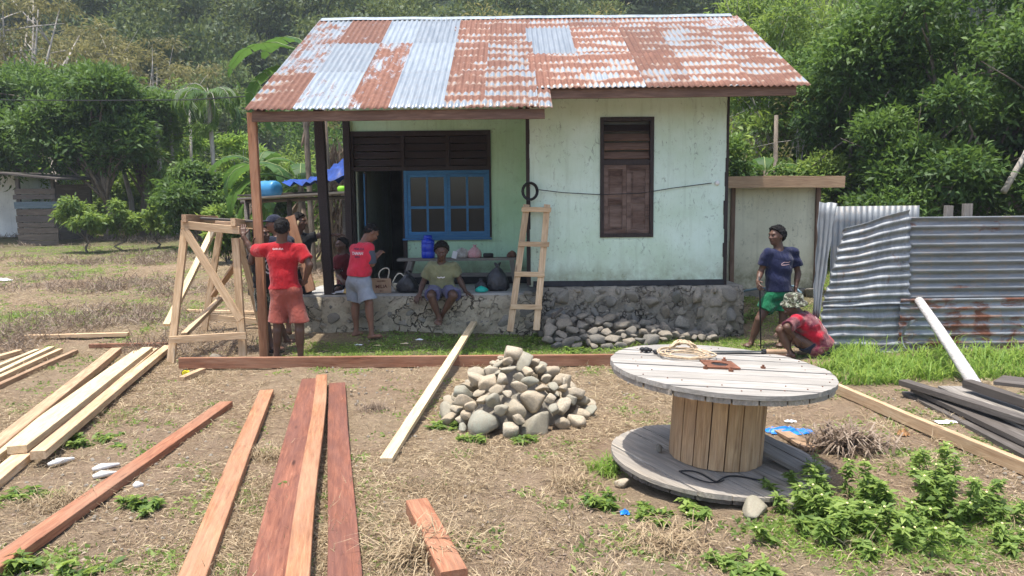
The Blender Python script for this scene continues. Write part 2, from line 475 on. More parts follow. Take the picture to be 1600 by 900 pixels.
def m_tin(name, fence=False):
    """corrugated zinc: local X runs across the corrugations (period PITCHC), local Y along them"""
    m = Mat(name, .42, .5)
    v = m.co((1, 1, 1), 'Object', False); vr = m.co((1, 1, 1), 'Object', True)
    rust = m.attr('rust', 'OBJECT'); dash = m.attr('dash', 'OBJECT'); ph = m.attr('phase', 'OBJECT')
    x, y, z = m.sep(v)
    n = m.noise(m.co((1.6, .75, 1)), 2.4, 6, .72, .4); n2 = m.noise(vr, 11, 6, .75); n3 = m.noise(m.co((16, 1.3, 1)), 2.0, 5, .7)
    zinc = m.ramp(m.noise(m.co((6, .8, 1)), 3, 5, .7), [(.3, (.20, .235, .265)), (.7, (.33, .365, .39))]) if not fence else \
        m.ramp(m.noise(m.co((6, .8, 1)), 3, 5, .7), [(.3, (.15, .162, .172)), (.7, (.28, .30, .315))])
    rc = m.ramp(m.math('ADD', m.math('MULTIPLY', n2, .6), m.math('MULTIPLY', n3, .4)), [(.3, (.085, .034, .017)), (.5, (.150, .058, .033)), (.72, (.26, .125, .075))])
    # leopard dashes: crest of each corrugation broken by bare zinc at intervals along the sheet
    crest = m.math('MULTIPLY', m.math('ADD', z, .009), 55.0, True)
    band = m.math('SINE', m.math('ADD', m.math('MULTIPLY', y, 19.0), m.math('ADD', m.math('MULTIPLY', m.noise(vr, 1.6, 2), 5.0), ph)))
    drift = m.math('SUBTRACT', m.noise(m.co((1, 1, 1)), 1.9, 3), .47)
    d = m.math('ADD', m.math('MULTIPLY', band, .38), m.math('ADD', m.math('MULTIPLY', drift, 3.2), m.math('MULTIPLY', m.math('SUBTRACT', n2, .5), .8)))
    d = m.math('MULTIPLY', m.math('ADD', d, m.math('SUBTRACT', dash, .5)), m.math('ADD', m.math('MULTIPLY', crest, .8), .25))
    bare = m.ramp(d, [(.06, 0.0), (.34, 1.0)])
    r = m.math('ADD', m.math('MULTIPLY', m.math('SUBTRACT', n, .5), 3.0), m.math('ADD', m.math('MULTIPLY', m.math('SUBTRACT', n3, .5), 1.2), m.math('MULTIPLY', m.math('SUBTRACT', rust, .5), 2.6)))
    rm = m.math('MULTIPLY', m.ramp(r, [(-.0, 0.0), (.35, 1.0)]), m.math('SUBTRACT', 1.0, bare))
    edge = m.ramp(bare, [(0.0, 0.0), (.5, 1.0), (1.0, 0.0)])
    c = m.mix(rm, zinc, rc)
    c = m.mix(m.math('MULTIPLY', edge, m.math('MULTIPLY', rust, .6)), c, (.40, .26, .15))
    speck = m.ramp(m.noise(vr, 34, 3, .7), [(.70, 0.0), (.76, .8)])
    c = m.mix(speck, c, (.10, .06, .045))
    tv = m.math('MULTIPLY_ADD', m.rnd(), .34); m.put(tv.node.inputs[2], .80); c = m.node('ShaderNodeHueSaturation', {'Value': tv, 'Color': c}).outputs[0]
    m.col(c)
    m.rgh(m.math('ADD', m.math('MULTIPLY', rm, .35), .42 if not fence else .58)); m.put(m.b.inputs['Metallic'], m.math('MULTIPLY', m.math('SUBTRACT', 1.0, rm), .35 if not fence else .25))
    m.bump(m.math('ADD', n2, m.math('MULTIPLY', m.noise(vr, 1.2, 2), 3.0)), .25, .01)
    return m.m
TIN = m_tin('rusty_roof_tin'); TINF = m_tin('grey_fence_tin', True)

_tin_cache = {}
def tin_mesh(wid, ln, pitch=.076, amp=.0095, rows=10, rag=0.0, seed=0, warp=0.0):
    rg = np.random.default_rng(seed); n = int(round(wid / pitch * 8)); xs = np.linspace(0, wid, n + 1); ys = np.linspace(0, ln, rows + 1)
    X, Y = np.meshgrid(xs, ys); Z = amp * np.cos(2 * math.pi * X / pitch)
    if rag: Y = Y + np.where(np.abs(Y) < 1e-6, rag * np.interp(X, np.linspace(0, wid, 9), rg.uniform(-1, 1, 9)), 0)
    if warp: Z = Z + warp * (np.sin(X * 3.1 + seed) * np.sin(Y * 2.3 + seed * 2) + .5 * np.sin(X * 7 + Y * 5 + seed))
    t = .0012
    V = np.concatenate([np.stack([X, Y, Z], -1).reshape(-1, 3), np.stack([X, Y, Z - t], -1).reshape(-1, 3)])
    nx = n + 1; ny = rows + 1; i = (np.arange(ny - 1)[:, None] * nx + np.arange(nx - 1)[None, :]).ravel(); o = nx * ny
    F = [np.stack([i, i + 1, i + 1 + nx, i + nx], 1), np.stack([i + o, i + nx + o, i + 1 + nx + o, i + 1 + o], 1)]
    a = np.arange(nx - 1); F.append(np.stack([a, a + o, a + 1 + o, a + 1], 1)); b = a + (ny - 1) * nx; F.append(np.stack([b, b + 1, b + 1 + o, b + o], 1))
    c = np.arange(ny - 1) * nx; F.append(np.stack([c, c + nx, c + nx + o, c + o], 1)); d = c + nx - 1; F.append(np.stack([d, d + o, d + nx + o, d + nx], 1))
    return np_mesh('corrugated_sheet', V, np.concatenate(F), smooth=True)

# ------------------------------------------------------------------ house
FY = 10.0          # front wall of the right wing and front face of the foundation's right part
BY = 11.3          # porch back wall
XL, XM, XR = -2.47, .24, 2.92
FZ = .62           # porch floor
house = thing('house', (0, 10, 0), 'small mint green plastered house on a stone base under a rusty tin roof', 'house')
T = .13
# right wing front wall with window opening
wx0, wx1, wz0, wz1 = 1.22, 1.90, 1.38, 2.94
w = MB()
w.span(XM, wx0, FY, FY + T, .70, 3.46); w.span(wx1, XR, FY, FY + T, .70, 3.46)
w.span(wx0, wx1, FY, FY + T, wz1, 3.46); w.span(wx0, wx1, FY, FY + T, .70, wz0)
part('front_wall', w, PLA_R, house)
# porch back wall with door + window opening
px0, px1, pz0, pz1 = -2.44, -.33, 1.36, 2.93
dx1 = -1.62
w = MB()
w.span(XL - .02, px0, BY, BY + T, FZ, 3.4); w.span(px1, XM + .1, BY, BY + T, FZ, 3.4); w.span(px0, px1, BY, BY + T, pz1, 3.4)
w.span(dx1, px1, BY, BY + T, FZ, pz0)
part('porch_wall', w, PLA_L, house)
w = MB()
w.span(XM, XM + T, FY + T, BY, .70, 3.6)
part('wing_side_wall', w, PLA_L, house)
for x in (XL - .02, XR - T):
    w = MB()
    y0 = BY + T if x < 0 else FY + T
    n = len(w.v)
    prof = [(y0, .1), (14.6, .1), (14.6, 3.4), (12.3, 4.66), (y0, 4.66 - (12.3 - y0) * .534)]
    for xx in (x, x + T): w.v += [(xx, a, b) for a, b in prof]
    w.f += [(n, n + 1, n + 2, n + 3, n + 4), tuple(n + 9 - i for i in range(5))]
    for i in range(5): w.f.append((n + i, n + (i + 1) % 5 if False else n + (i + 1) % 5, n + 5 + (i + 1) % 5, n + 5 + i))
    part('gable_wall', w, PLA_R, house)
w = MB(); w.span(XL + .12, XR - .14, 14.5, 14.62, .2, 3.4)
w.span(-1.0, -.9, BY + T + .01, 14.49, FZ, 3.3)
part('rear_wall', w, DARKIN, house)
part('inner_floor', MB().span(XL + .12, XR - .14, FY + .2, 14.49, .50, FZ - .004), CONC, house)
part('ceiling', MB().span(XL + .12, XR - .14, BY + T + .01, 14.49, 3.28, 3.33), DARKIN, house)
# skirting
part('skirting', MB().span(XM + .05, XR - .03, FY - .012, FY - .001, .700, .775), BLACKP, house)
part('porch_skirting', MB().span(dx1 + .06, XM - .01, BY - .012, BY - .001, FZ + .004, .74), BLACKP, house)
# foundation
def rough_block(mb, x0, x1, y0, y1, z0, z1, nx, nz, amp, seed, ny=3):
    """block with knobbly front face and rounded top edge"""
    rg = np.random.default_rng(seed); n0 = len(mb.v)
    loop = [('f', j / nz) for j in range(nz + 1)] + [('t', j / ny) for j in range(1, ny + 1)]
    for i in range(nx + 1):
        x = x0 + (x1 - x0) * i / nx
        for k, (kind, t) in enumerate(loop):
            if kind == 'f':
                z = z0 + (z1 - z0) * t; bl = .05 * max(0, t - .85) / .15
                y = y0 + float(rg.normal()) * amp * (.4 if k == nz else 1) + bl
                z = z - (abs(float(rg.normal())) * amp * .5 if k == nz else 0)
            else:
                y = y0 + .05 + (y1 - y0 - .05) * t; z = z1 + float(rg.normal()) * amp * .25 * (1 - t)
            xx = x + (float(rg.normal()) * amp * .5 if 0 < i < nx else 0)
            mb.v.append((xx, y, z))
    m_ = len(loop)
    for i in range(nx):
        for k in range(m_ - 1):
            a = n0 + i * m_ + k; mb.f.append((a, a + m_, a + m_ + 1, a + 1))
    # ends
    for i, fl in ((0, 0), (nx, 1)):
        b = n0 + i * m_; e = len(mb.v); mb.v.append((mb.v[b + m_ - 1][0], y1, z0))
        ring = [b + k for k in range(m_)] + [e]
        mb.f.append(tuple(ring if not fl else reversed(ring)))
f = MB(); rough_block(f, -3.02, .34, 9.86, 14.55, -.1, .60, 62, 13, .016, 3)
found_p = part('porch_base', f, MORT_P, house, smooth=True)
f = MB(); rough_block(f, .345, 3.12, 9.84, 14.55, -.1, .70, 52, 13, .018, 4)
found_r = part('stone_base', f, MORT_R, house, smooth=True)
part('porch_floor', MB().span(-2.95, XM - .002, 9.93, BY - .002, .56, FZ), CONC, house)

# stones
def stone_mesh(seed, flat=1.0, sub=3):
    rg = np.random.default_rng(seed)
    import bmesh
    bm = bmesh.new(); bmesh.ops.create_icosphere(bm, subdivisions=sub, radius=1)
    cuts = [(rg.normal(size=3), rg.uniform(.48, .80)) for _ in range(12)]
    cuts = [(c / np.linalg.norm(c), d) for c, d in cuts]
    ph = rg.uniform(0, 6, 6)
    for v in bm.verts:
        p = np.array(v.co); r = 1 + .08 * math.sin(p[0] * 2.3 + ph[0]) + .07 * math.sin(p[1] * 3 + ph[1]) + .06 * math.sin(p[2] * 2.7 + ph[2]) + .03 * math.sin(p[0] * 6 + p[1] * 5 + ph[3])
        p = p * r
        for c, d in cuts:
            t = p @ c
            if t > d: p = p - c * (t - d) * .9
        v.co = p
    me = bpy.data.meshes.new('stone'); bm.to_mesh(me); bm.free()
    me.polygons.foreach_set('use_smooth', [True] * len(me.polygons))
    return me
STM = [stone_mesh(i) for i in range(14)]
def mesh_with(me, mat, cache={}):
    k = (me.name, mat.name)
    if k not in cache: c = me.copy(); c.materials.clear(); c.materials.append(mat); cache[k] = c
    return cache[k]
def stone(p, size, mat, parent=None, rg=random, name='stone', rot=None, **kw):
    o = link(name, mesh_with(rg.choice(STM), mat), None, parent, **kw)
    o.location = Vector(p) - (wloc(parent) if parent else Vector())
    o.rotation_euler = rot or (rg.uniform(-.4, .4), rg.uniform(-.4, .4), rg.uniform(0, 6.28))
    o.scale = size
    return o
R = random.Random(11)
def pack(x0, x1, z0, z1, n, rmin, rmax, tries=4000):
    out = []
    for r in sorted([R.uniform(rmin, rmax) ** 1 for _ in range(n)], reverse=True):
        for _ in range(tries // n * 3):
            x = R.uniform(x0 + r, x1 - r); z = R.uniform(z0 + r * .6, z1 - r * .8)
            if all(((x - a) / (r + b)) ** 2 + ((z - c) / ((r + b) * .78)) ** 2 > .86 for a, c, b in out): out.append((x, z, r)); break
    return out
for (x, z, r) in pack(.42, 3.12, .02, .70, 230, .028, .15):
    stone((x, 9.845 + r * .05, z), (r * 1.05, r * .55, r * .80), ST_WALL, found_r, R, rot=(R.uniform(-.3, .3), R.uniform(-.6, .6), R.uniform(0, 6)))
for (px, py, r) in [(572 - 12, 492, .13), (548, 497, .10), (519, 499, .13), (497, 498, .07), (497, 480, .08), (544, 501, .07), (608, 492, .07), (640, 490, .08), (760, 505, .09), (735, 507, .10), (790, 500, .13), (822, 490, .14), (828, 508, .11), (660, 500, .06), (700, 505, .07), (590, 478, .05), (630, 505, .10), (806, 470, .06), (515, 480, .05), (835, 470, .09), (506, 508, .05), (640, 477, .04), (677, 500, .05), (825, 458, .06)]:
    p = W(px, py, 9.87)
    stone((p.x, 9.875, p.z), (r, r * .42, r * .78), ST_WALL, found_p, R, rot=(0, R.uniform(-.4, .4), 0))

# roof
RS = .534; RA = math.atan(RS); XRL, XRR = -3.05, 3.60
roof = part('roof', MB().span(XRL + .1, XRR - .1, 12.26, 12.34, 4.70, 4.76), FASCIA, house)   # ridge purlin; sheets are its children
YAX = Vector((0, math.cos(RA), math.sin(RA))); NAX = Vector((0, -math.sin(RA), math.cos(RA)))
def zr(y): return 4.85 - RS * (12.3 - y)
def sheet(x, y0, y1, wid, rust, dash, lift, seed, rag=0.0, pitch=.076):
    ln = (y1 - y0) / math.cos(RA)
    key = (round(wid, 2), round(ln, 2), rag > 0, seed % 3)
    if key not in _tin_cache: _tin_cache[key] = tin_mesh(wid, ln, pitch, rag=rag, seed=seed, warp=.0015)
    o = link('roof_sheet', _tin_cache[key], TIN, roof)
    P0 = Vector((x, y0, zr(y0))) + NAX * lift
    o.location = P0 - wloc(roof)
    o.rotation_euler = (RA, 0, R.uniform(-.001, .001))
    o['rust'] = rust; o['dash'] = dash; o['phase'] = R.uniform(0, 6.28)
    return o
def row(x0, x1, y0, y1, spec, base):
    n = len(spec); wd_ = (x1 - x0) / n; pt_ = wd_ / round(wd_ / .076)
    for i, (r_, d_) in enumerate(spec):
        sheet(x0 + i * wd_, y0, y1, wd_ + pt_, r_, d_, base + (i % 2) * .0035, R.randint(0, 99), .010, pt_)
row(XRL, .25, 10.95, 12.27, [(.56, -.2), (.80, -.2), (.36, -.2), (.12, .5), (.98, .40), (.98, .40)], .004)
row(XRL, .25, 9.76, 11.02, [(.54, -.2), (.14, .4), (.60, -.2), (.34, -.2), (1.0, .25), (.98, .54)], .014)
row(XRL, .25, 8.63, 9.83, [(1.0, .02), (.44, -.2), (.70, -.2), (.18, .5), (.98, .50), (.98, .60)], .024)
row(.25, XRR, 11.62, 12.27, [(.85, .45), (.9, .55), (.9, .5), (.8, .6), (.62, .6)], .004)
row(.25, XRR, 10.40, 11.69, [(.10, .5), (.95, .48), (.97, .30), (.92, .60), (.92, .58)], .014)
row(.25, XRR, 9.20, 10.47, [(.98, .40), (.92, .66), (.97, .30), (.95, .60), (.97, .52)], .024)
sheet(.25 - .03, 8.63, 9.27, .27, .98, .35, .019, 5, .01)
# rear slope (never seen, keeps the light out)
o = link('roof_sheet', tin_mesh(XRR - XRL, 2.9, seed=9, rows=4), TIN, roof); o['rust'] = .7; o['dash'] = .4; o['phase'] = 1.0
o.rotation_euler = (-RA, 0, 0); o.location = Vector((XRL, 12.32, 4.85)) - wloc(roof)
rc = MB(); n = 40
for i in range(n + 1):
    x = XRL + .02 + (XRR - XRL - .04) * i / n; dz = .004 * math.sin(x * 2.1) + .003 * math.sin(x * 7)
    for (yy, zz) in ((12.19, zr(12.19) + .018), (12.23, zr(12.23) + .022), (12.28, 4.873), (12.36, 4.873), (12.48, zr(12.16) + .03)): rc.v.append((x, yy, zz + dz))
for i in range(n):
    for k in range(4): a = i * 5 + k; rc.f.append((a, a + 5, a + 6, a + 1))
ZINC = m_plain('pale_zinc', (.25, .29, .33), .6, .2, 9, metal=.2)
rcap = part('ridge_cap', rc, ZINC, house, smooth=True)
# rafters/fascia under the eaves
board('fascia', (XRL + .06, 8.70, 2.845), (.40, 8.70, 2.845), .115, .035, FASCIA, house, side=(0, 0, 1), warp=.002)
board('fascia', (.30, 9.26, 3.15), (XRR - .08, 9.26, 3.16), .11, .035, FASCIA, house, side=(0, 0, 1), warp=.002)
board('eave_plate', (.30, 9.90, 3.34), (XR + .02, 9.90, 3.34), .12, .05, FASCIA, house, side=(0, 0, 1))
for x in (XRL + .10, XM - .12, 2.98, XRR - .1):
    y0 = 8.74 if x < .4 else 9.29
    board('rafter', (x, y0, zr(y0) - .075), (x, 12.24, zr(12.24) - .075), .10, .05, FASCIA, house, side=(0, .4, 1))
for y in (9.4, 10.6, 11.8):
    board('purlin', (XRL + .05 if y > 9.3 else XRL, y, zr(y) - .02 - .025), (XRR - .05, y, zr(y) - .02 - .025), .03, .03, FASCIA, house)
# posts and corner trims
pt = W(397, 176, 8.76); pb = W(410, 560, 8.76)
board('post', (-3.0, 8.78, -.02), (-3.02, 8.78, 2.90), .10, .065, ORNG, house, side=(1, 0, 0), label='freshly sawn reddish post at the porch corner')
board('post', (-2.5, 10.02, FZ - .02), (-2.56, 10.02, 3.10), .125, .11, DARKB, house, side=(1, 0, 0), label='old dark painted porch post')
tr = MB()
for i in range(14):    # ragged dark painted corner bands
    z0 = .70 + i * .19; a = R.uniform(.035, .055) if z0 < 2.3 else R.uniform(.018, .032)
    tr.span(XR - a, XR + .006, FY - .008, FY + .05, z0, z0 + .19)
part('corner_band', tr, DARKB, house)
tr = MB()
for i in range(13):
    z0 = .72 + i * .19; a = R.uniform(.045, .06)
    tr.span(XM - .035, XM - .035 + a, FY - .010, FY + .08, z0, z0 + .19)
part('corner_band', tr, DARKB, house)
board('wall_post', (XL - .0, BY - .04, FZ), (XL - .0, BY - .04, 3.12), .10, .08, DARKB, house, side=(1, 0, 0))

# right wing shuttered window
def frame(name, x0, x1, z0, z1, y, wd_, dp, mat, parent, **kw):
    m = MB(); m.span(x0, x1, y, y + dp, z1 - wd_, z1); m.span(x0, x1, y, y + dp, z0, z0 + wd_)
    m.span(x0, x0 + wd_, y + .001, y + dp - .001, z0 + wd_, z1 - wd_); m.span(x1 - wd_, x1, y + .001, y + dp - .001, z0 + wd_, z1 - wd_)
    return part(name, m, mat, parent, **kw)
SHUT = m_wood('worn_brown_shutter_wood', (.035, .019, .014), (.080, .044, .032), (.15, .088, .064), .75, weather=(.20, .14, .115), knots=False)
win = frame('shuttered_window', wx0 - .02, wx1 + .02, wz0 - .02, wz1 + .02, FY - .02, .05, .10, DARKB, house)
part('transom', MB().span(wx0 + .031, wx1 - .031, FY - .005, FY + .06, 2.33, 2.40), DARKB, win)
for i, z in enumerate((2.46, 2.58, 2.70, 2.82)):
    board('louvre', (wx0 + .035, FY + .045, z), (wx1 - .035, FY + .045, z), .12, .014, FASCIA if i in (0, 1, 2) else DARKB, win, side=(0, .62, .78))
part('vent_back', MB().span(wx0 + .03, wx1 - .03, FY + .095, FY + .11, 2.40, wz1), DARKIN, win)
for k in range(2):
    xa = wx0 + .031 + k * .3095; xb = xa + .306
    s = frame('shutter', xa, xb, wz0 + .032, 2.328, FY + .005, .055, .035, SHUT, win)
    part('shutter_rail', MB().span(xa + .056, xb - .056, FY + .006, FY + .038, 1.82, 1.88), SHUT, win)
    for (z0, z1) in ((wz0 + .088, 1.819), (1.881, 2.272)):
        part('shutter_panel', MB().span(xa + .056, xb - .056, FY + .022, FY + .03, z0, z1).span(xa + .085, xb - .085, FY + .014, FY + .0219, z0 + .03, z1 - .03), SHUT, win)

# porch opening: dark frame, plank transom, open door, blue window
fr = frame('door_frame', px0 - .03, px1 + .03, pz0, pz1 + .02, BY - .03, .075, .14, DARKB, house)
fr.data.clear_geometry()
m = MB(); m.span(px0 - .03, px1 + .03, BY - .03, BY + .11, pz1 - .055, pz1 + .02); m.span(px0 - .03, px0 + .06, BY - .029, BY + .109, FZ, pz1 - .055)
m.span(px1 - .03, px1 + .03, BY - .029, BY + .109, pz0 - .02, pz1 - .055); m.span(px0 + .06, px1 - .03, BY - .028, BY + .108, 2.36, 2.42); m.span(dx1 - .035, dx1 + .025, BY - .027, BY + .107, FZ, 2.36)
m.span(-1.66, -1.61, BY - .026, BY + .106, 2.42, pz1 - .055); m.span(-.98, -.93, BY - .026, BY + .106, 2.42, pz1 - .055)
o_ = wloc(fr)
fr.data.from_pydata([(a - o_.x, b - o_.y, c - o_.z) for a, b, c in m.v], [], m.f); fr.data.update()
for i in range(4):
    z = 2.43 + i * .112
    for xa, xb in ((px0 + .062, -1.662), (-1.608, -.982), (-.928, px1 - .032)):
        board('transom_plank', (xa, BY + .03 + .006 * (i % 2), z + .052), (xb, BY + .03 + .006 * (i % 2), z + .052), .100, .018, DARKB, fr, side=(0, 0.12, 1))
door = part('door', MB().box((-2.28, BY + .33, 1.49), (.035, .64, 1.70), rz=.18), DARKB, house)
part('door_edge', MB().box((-2.235, BY + .012, 1.49), (.02, .02, 1.66), rz=.18), BLUEP, door)
m_gl = Mat('dark_window_glass', .05, .5); m_gl.col((.012, .013, .014)); GLASS = m_gl.m
bw = frame('blue_window', -1.655 + .03, px1 - .0, pz0 - .025, 2.355, BY - .045, .05, .12, BLUEP, house, label='blue painted porch window with eight panes')
for k in range(2):
    xa = -1.572 + k * .605; xb = xa + .60
    cs = frame('casement', xa, xb, pz0 + .027, 2.302, BY - .035, .045, .035, BLUEP, bw)
    m = MB(); xm = (xa + xb) / 2; zm = 1.80
    m.span(xm - .017, xm + .017, BY - .032, BY - .004, pz0 + .072, 2.257)
    m.span(xa + .045, xm - .0175, BY - .031, BY - .005, zm - .02, zm + .02); m.span(xm + .0175, xb - .045, BY - .031, BY - .005, zm - .02, zm + .02)
    part('glazing_bar', m, BLUEP, bw)
    for (za, zb) in ((pz0 + .072, zm - .02), (zm + .02, 2.257)):
        for (qa, qb) in ((xa + .045, xm - .017), (xm + .017, xb - .045)):
            part('pane', MB().span(qa, qb, BY - .018, BY - .014, za, zb), GLASS, bw)
part('window_sill', MB().span(-1.66, px1 + .03, BY - .075, BY - .031, pz0 - .055, pz0 - .027), BLUEP, bw)

# annex behind on the right
AY = 12.3
ax0, ax1 = W(1141, 290, AY).x, W(1276, 290, AY).x
az1 = W(1200, 290, AY).z; 
annex = thing('annex', ((ax0 + ax1) / 2, AY, .2), 'low beige plastered outbuilding with a flat board edged roof behind the house', 'outbuilding')
m = MB(); m.span(ax0 - .5, ax1, AY, AY + 2.2, .1, az1)
part('wall', m, PLA_B, annex)
m = MB(); m.span(ax0 - .5, ax1 + .03, AY - .03, AY - .002, .1, .40)
part('plinth', m, MORT_R, annex)
rz0 = W(1200, 292, AY - .35).z; rz1 = W(1200, 274, AY - .35).z
m = MB(); m.span(ax0 - .5, W(1303, 290, AY - .35).x, AY - .33, AY + 2.4, rz1 - .07, rz1 - .02)
part('roof', m, FASCIA, annex)
board('fascia', (ax0 - .2, AY - .35, (rz0 + rz1) / 2 - .01), (W(1305, 290, AY - .35).x + .15, AY - .35, (rz0 + rz1) / 2 - .02), rz1 - rz0, .035, TAN, annex, side=(0, 0, 1))
board('corner_post', (ax1 + .02, AY - .03, .2), (ax1 + .02, AY - .03, az1), .07, .06, FASCIA, annex, side=(1, 0, 0))
board('corner_post', (ax0 + .04, AY - .03, .2), (ax0 + .04, AY - .03, az1), .07, .06, FASCIA, annex, side=(1, 0, 0))
# ------------------------------------------------------------------ lumber on the ground
def lie(name, a, b, w, t, mat, label, lift_a=0.0, lift_b=0.0, group=None, flat=True, cat='plank', side=None, **kw):
    """a board lying on the ground between two spots of the photograph (spots = middle of its top face)"""
    A = G(a[0], a[1], t + lift_a); B = G(b[0], b[1], t + lift_b)
    A = A - Vector((0, 0, t / 2 - .006)); B = B - Vector((0, 0, t / 2 - .006))
    return board(name, A, B, w, t, mat, None, side=side, label=label, cat=cat, group=group, **kw)
GR, GP = 'red timber planks laid out on the grass', 'pale timber planks on the left'
lie('timber_plank', (-80, 930), (353, 628), .115, .055, RED1, 'long narrow reddish plank running from the bottom left corner up to the middle left', group=GR)
lie('timber_plank', (285, 935), (416, 610), .125, .060, ORNG, 'orange-red plank with a light edge, second from the left among the red planks', group=GR)
lie('timber_plank', (412, 935), (487, 592), .20, .05, RED2, 'wide dull red plank carrying a second narrower plank on its right half', group=GR, warp=.008)
lie('timber_plank', (462, 930), (503, 586), .105, .05, ORNG, 'narrow brighter plank lying on top of the wide dull red plank', .060, .060, group=GR, warp=.012)
lie('timber_plank', (539, 940), (526, 599), .155, .045, RED2, 'dark stained reddish plank right of the doubled planks', group=GR, warp=.010)
lie('timber_block', (710, 893), (651, 781), .125, .085, RED1, 'short thick reddish offcut lying alone at the bottom middle', group=GR, warp=.001)
A = G(290, 573); B = G(962, 571)
board('long_beam', (A.x, 8.14, .065), (1.14, 8.02, .075), .055, .125, RED1, label='long red-brown beam lying across the yard in front of the house', cat='beam', warp=.006)
lie('timber_plank', (141, 538), (262, 536), .06, .05, RED1, 'short reddish piece lying sideways behind the pale planks', group=GP)
lie('timber_plank', (40, 524), (201, 520), .07, .05, PALE, 'pale plank lying crosswise farthest back on the left', group=GP)
for (a, b, w, t, mt, lb, la, l2) in [
    ((-40, 567), (30, 547), .08, .05, PALE, 'pale plank end cut by the left edge, topmost of the small fan', .0, .0),
    ((-40, 586), (58, 546), .06, .05, CREAM, 'yellowish thin plank second from the top in the small left fan', .0, .0),
    ((-40, 598), (80, 542), .07, .05, CREAM, 'cream plank in the middle of the small left fan', .0, .0),
    ((-40, 606), (94, 545), .06, .05, PALE, 'pale plank second from the bottom in the small left fan', .02, .0),
    ((-40, 617), (118, 547), .06, .055, TAN, 'darker edged plank at the bottom of the small left fan', .0, .0),
    ((-50, 728), (182, 544), .12, .075, TAN, 'brownish round-edged beam at the upper left side of the large pale stack', .0, .0),
    ((-60, 745), (215, 548), .10, .06, CREAM, 'cream plank lowest in the large pale stack', .0, .0),
    ((-30, 762), (238, 545), .12, .06, PALE, 'pale plank under the two top planks of the large stack', .0, .0),
    ((26, 698), (230, 543), .12, .055, CREAM, 'cream plank with saw marks on top of the large stack', .065, .055),
    ((58, 706), (262, 540), .10, .06, PALE, 'pale squared plank with a clean end on the right side of the large stack', .05, .03)]:
    lie('timber_plank', a, b, w, t, mt, lb, la, l2, group=GP)
lie('short_offcut', (283, 590), (316, 576), .07, .05, PALE, 'short pale block under the left end of the long beam')
a = G(603, 716, .04); b = G(742, 502, .14)
board('pale_batten', a + Vector((0, 0, -.02)), (.0 + b.x, b.y, b.z), .085, .04, CREAM, label='single pale yellow batten lying across the red beam beside the stones', cat='batten')
a = G(1290, 600, .05); b = G(1660, 756, .05)
board('long_batten', a, b, .05, .09, PALE, label='long pale batten on edge running right from behind the cable drum', cat='batten', warp=.015)
GB = 'grey boards beside the cable drum'
lie('grey_board', (1178, 690), (1290, 750), .13, .03, GREYW, 'thick grey board leaning onto the right side of the drum foot', .16, .03, group=GB)
lie('grey_board', (1178, 676), (1292, 735), .10, .03, GREYW, 'narrow grey board above the thick one beside the drum foot', .15, .03, group=GB)
lie('grey_board', (1212, 668), (1268, 700), .10, .025, TAN, 'short tan board beside the drum foot near the blue plastic', .0, .01, group=GB)
# dark weathered planks at the right edge
GD = 'dark weathered planks at the right edge'
for (a, b, w, t, mt, lb, la, l2) in [
    ((1425, 612), (1680, 742), .18, .035, DARKW, 'lowest dark plank of the right stack', 0, 0),
    ((1440, 606), (1690, 722), .20, .04, DARKW, 'dark plank second from below in the right stack', .05, .04),
    ((1492, 604), (1700, 700), .30, .02, GREYW, 'broad grey board laid flat in the right stack', .09, .08),
    ((1412, 594), (1690, 680), .10, .05, DARKW, 'dark narrow plank on top sticking out farthest left', .10, .12),
    ((1512, 594), (1700, 655), .09, .07, DARKW, 'dark squared plank resting against the leaning pole', .14, .12),
    ((1560, 592), (1720, 610), .34, .03, DARKW, 'wide dark brown board at the far right of the stack', .16, .18)]:
    lie('dark_plank', a, b, w, t, mt, lb, la, l2, group=GD)

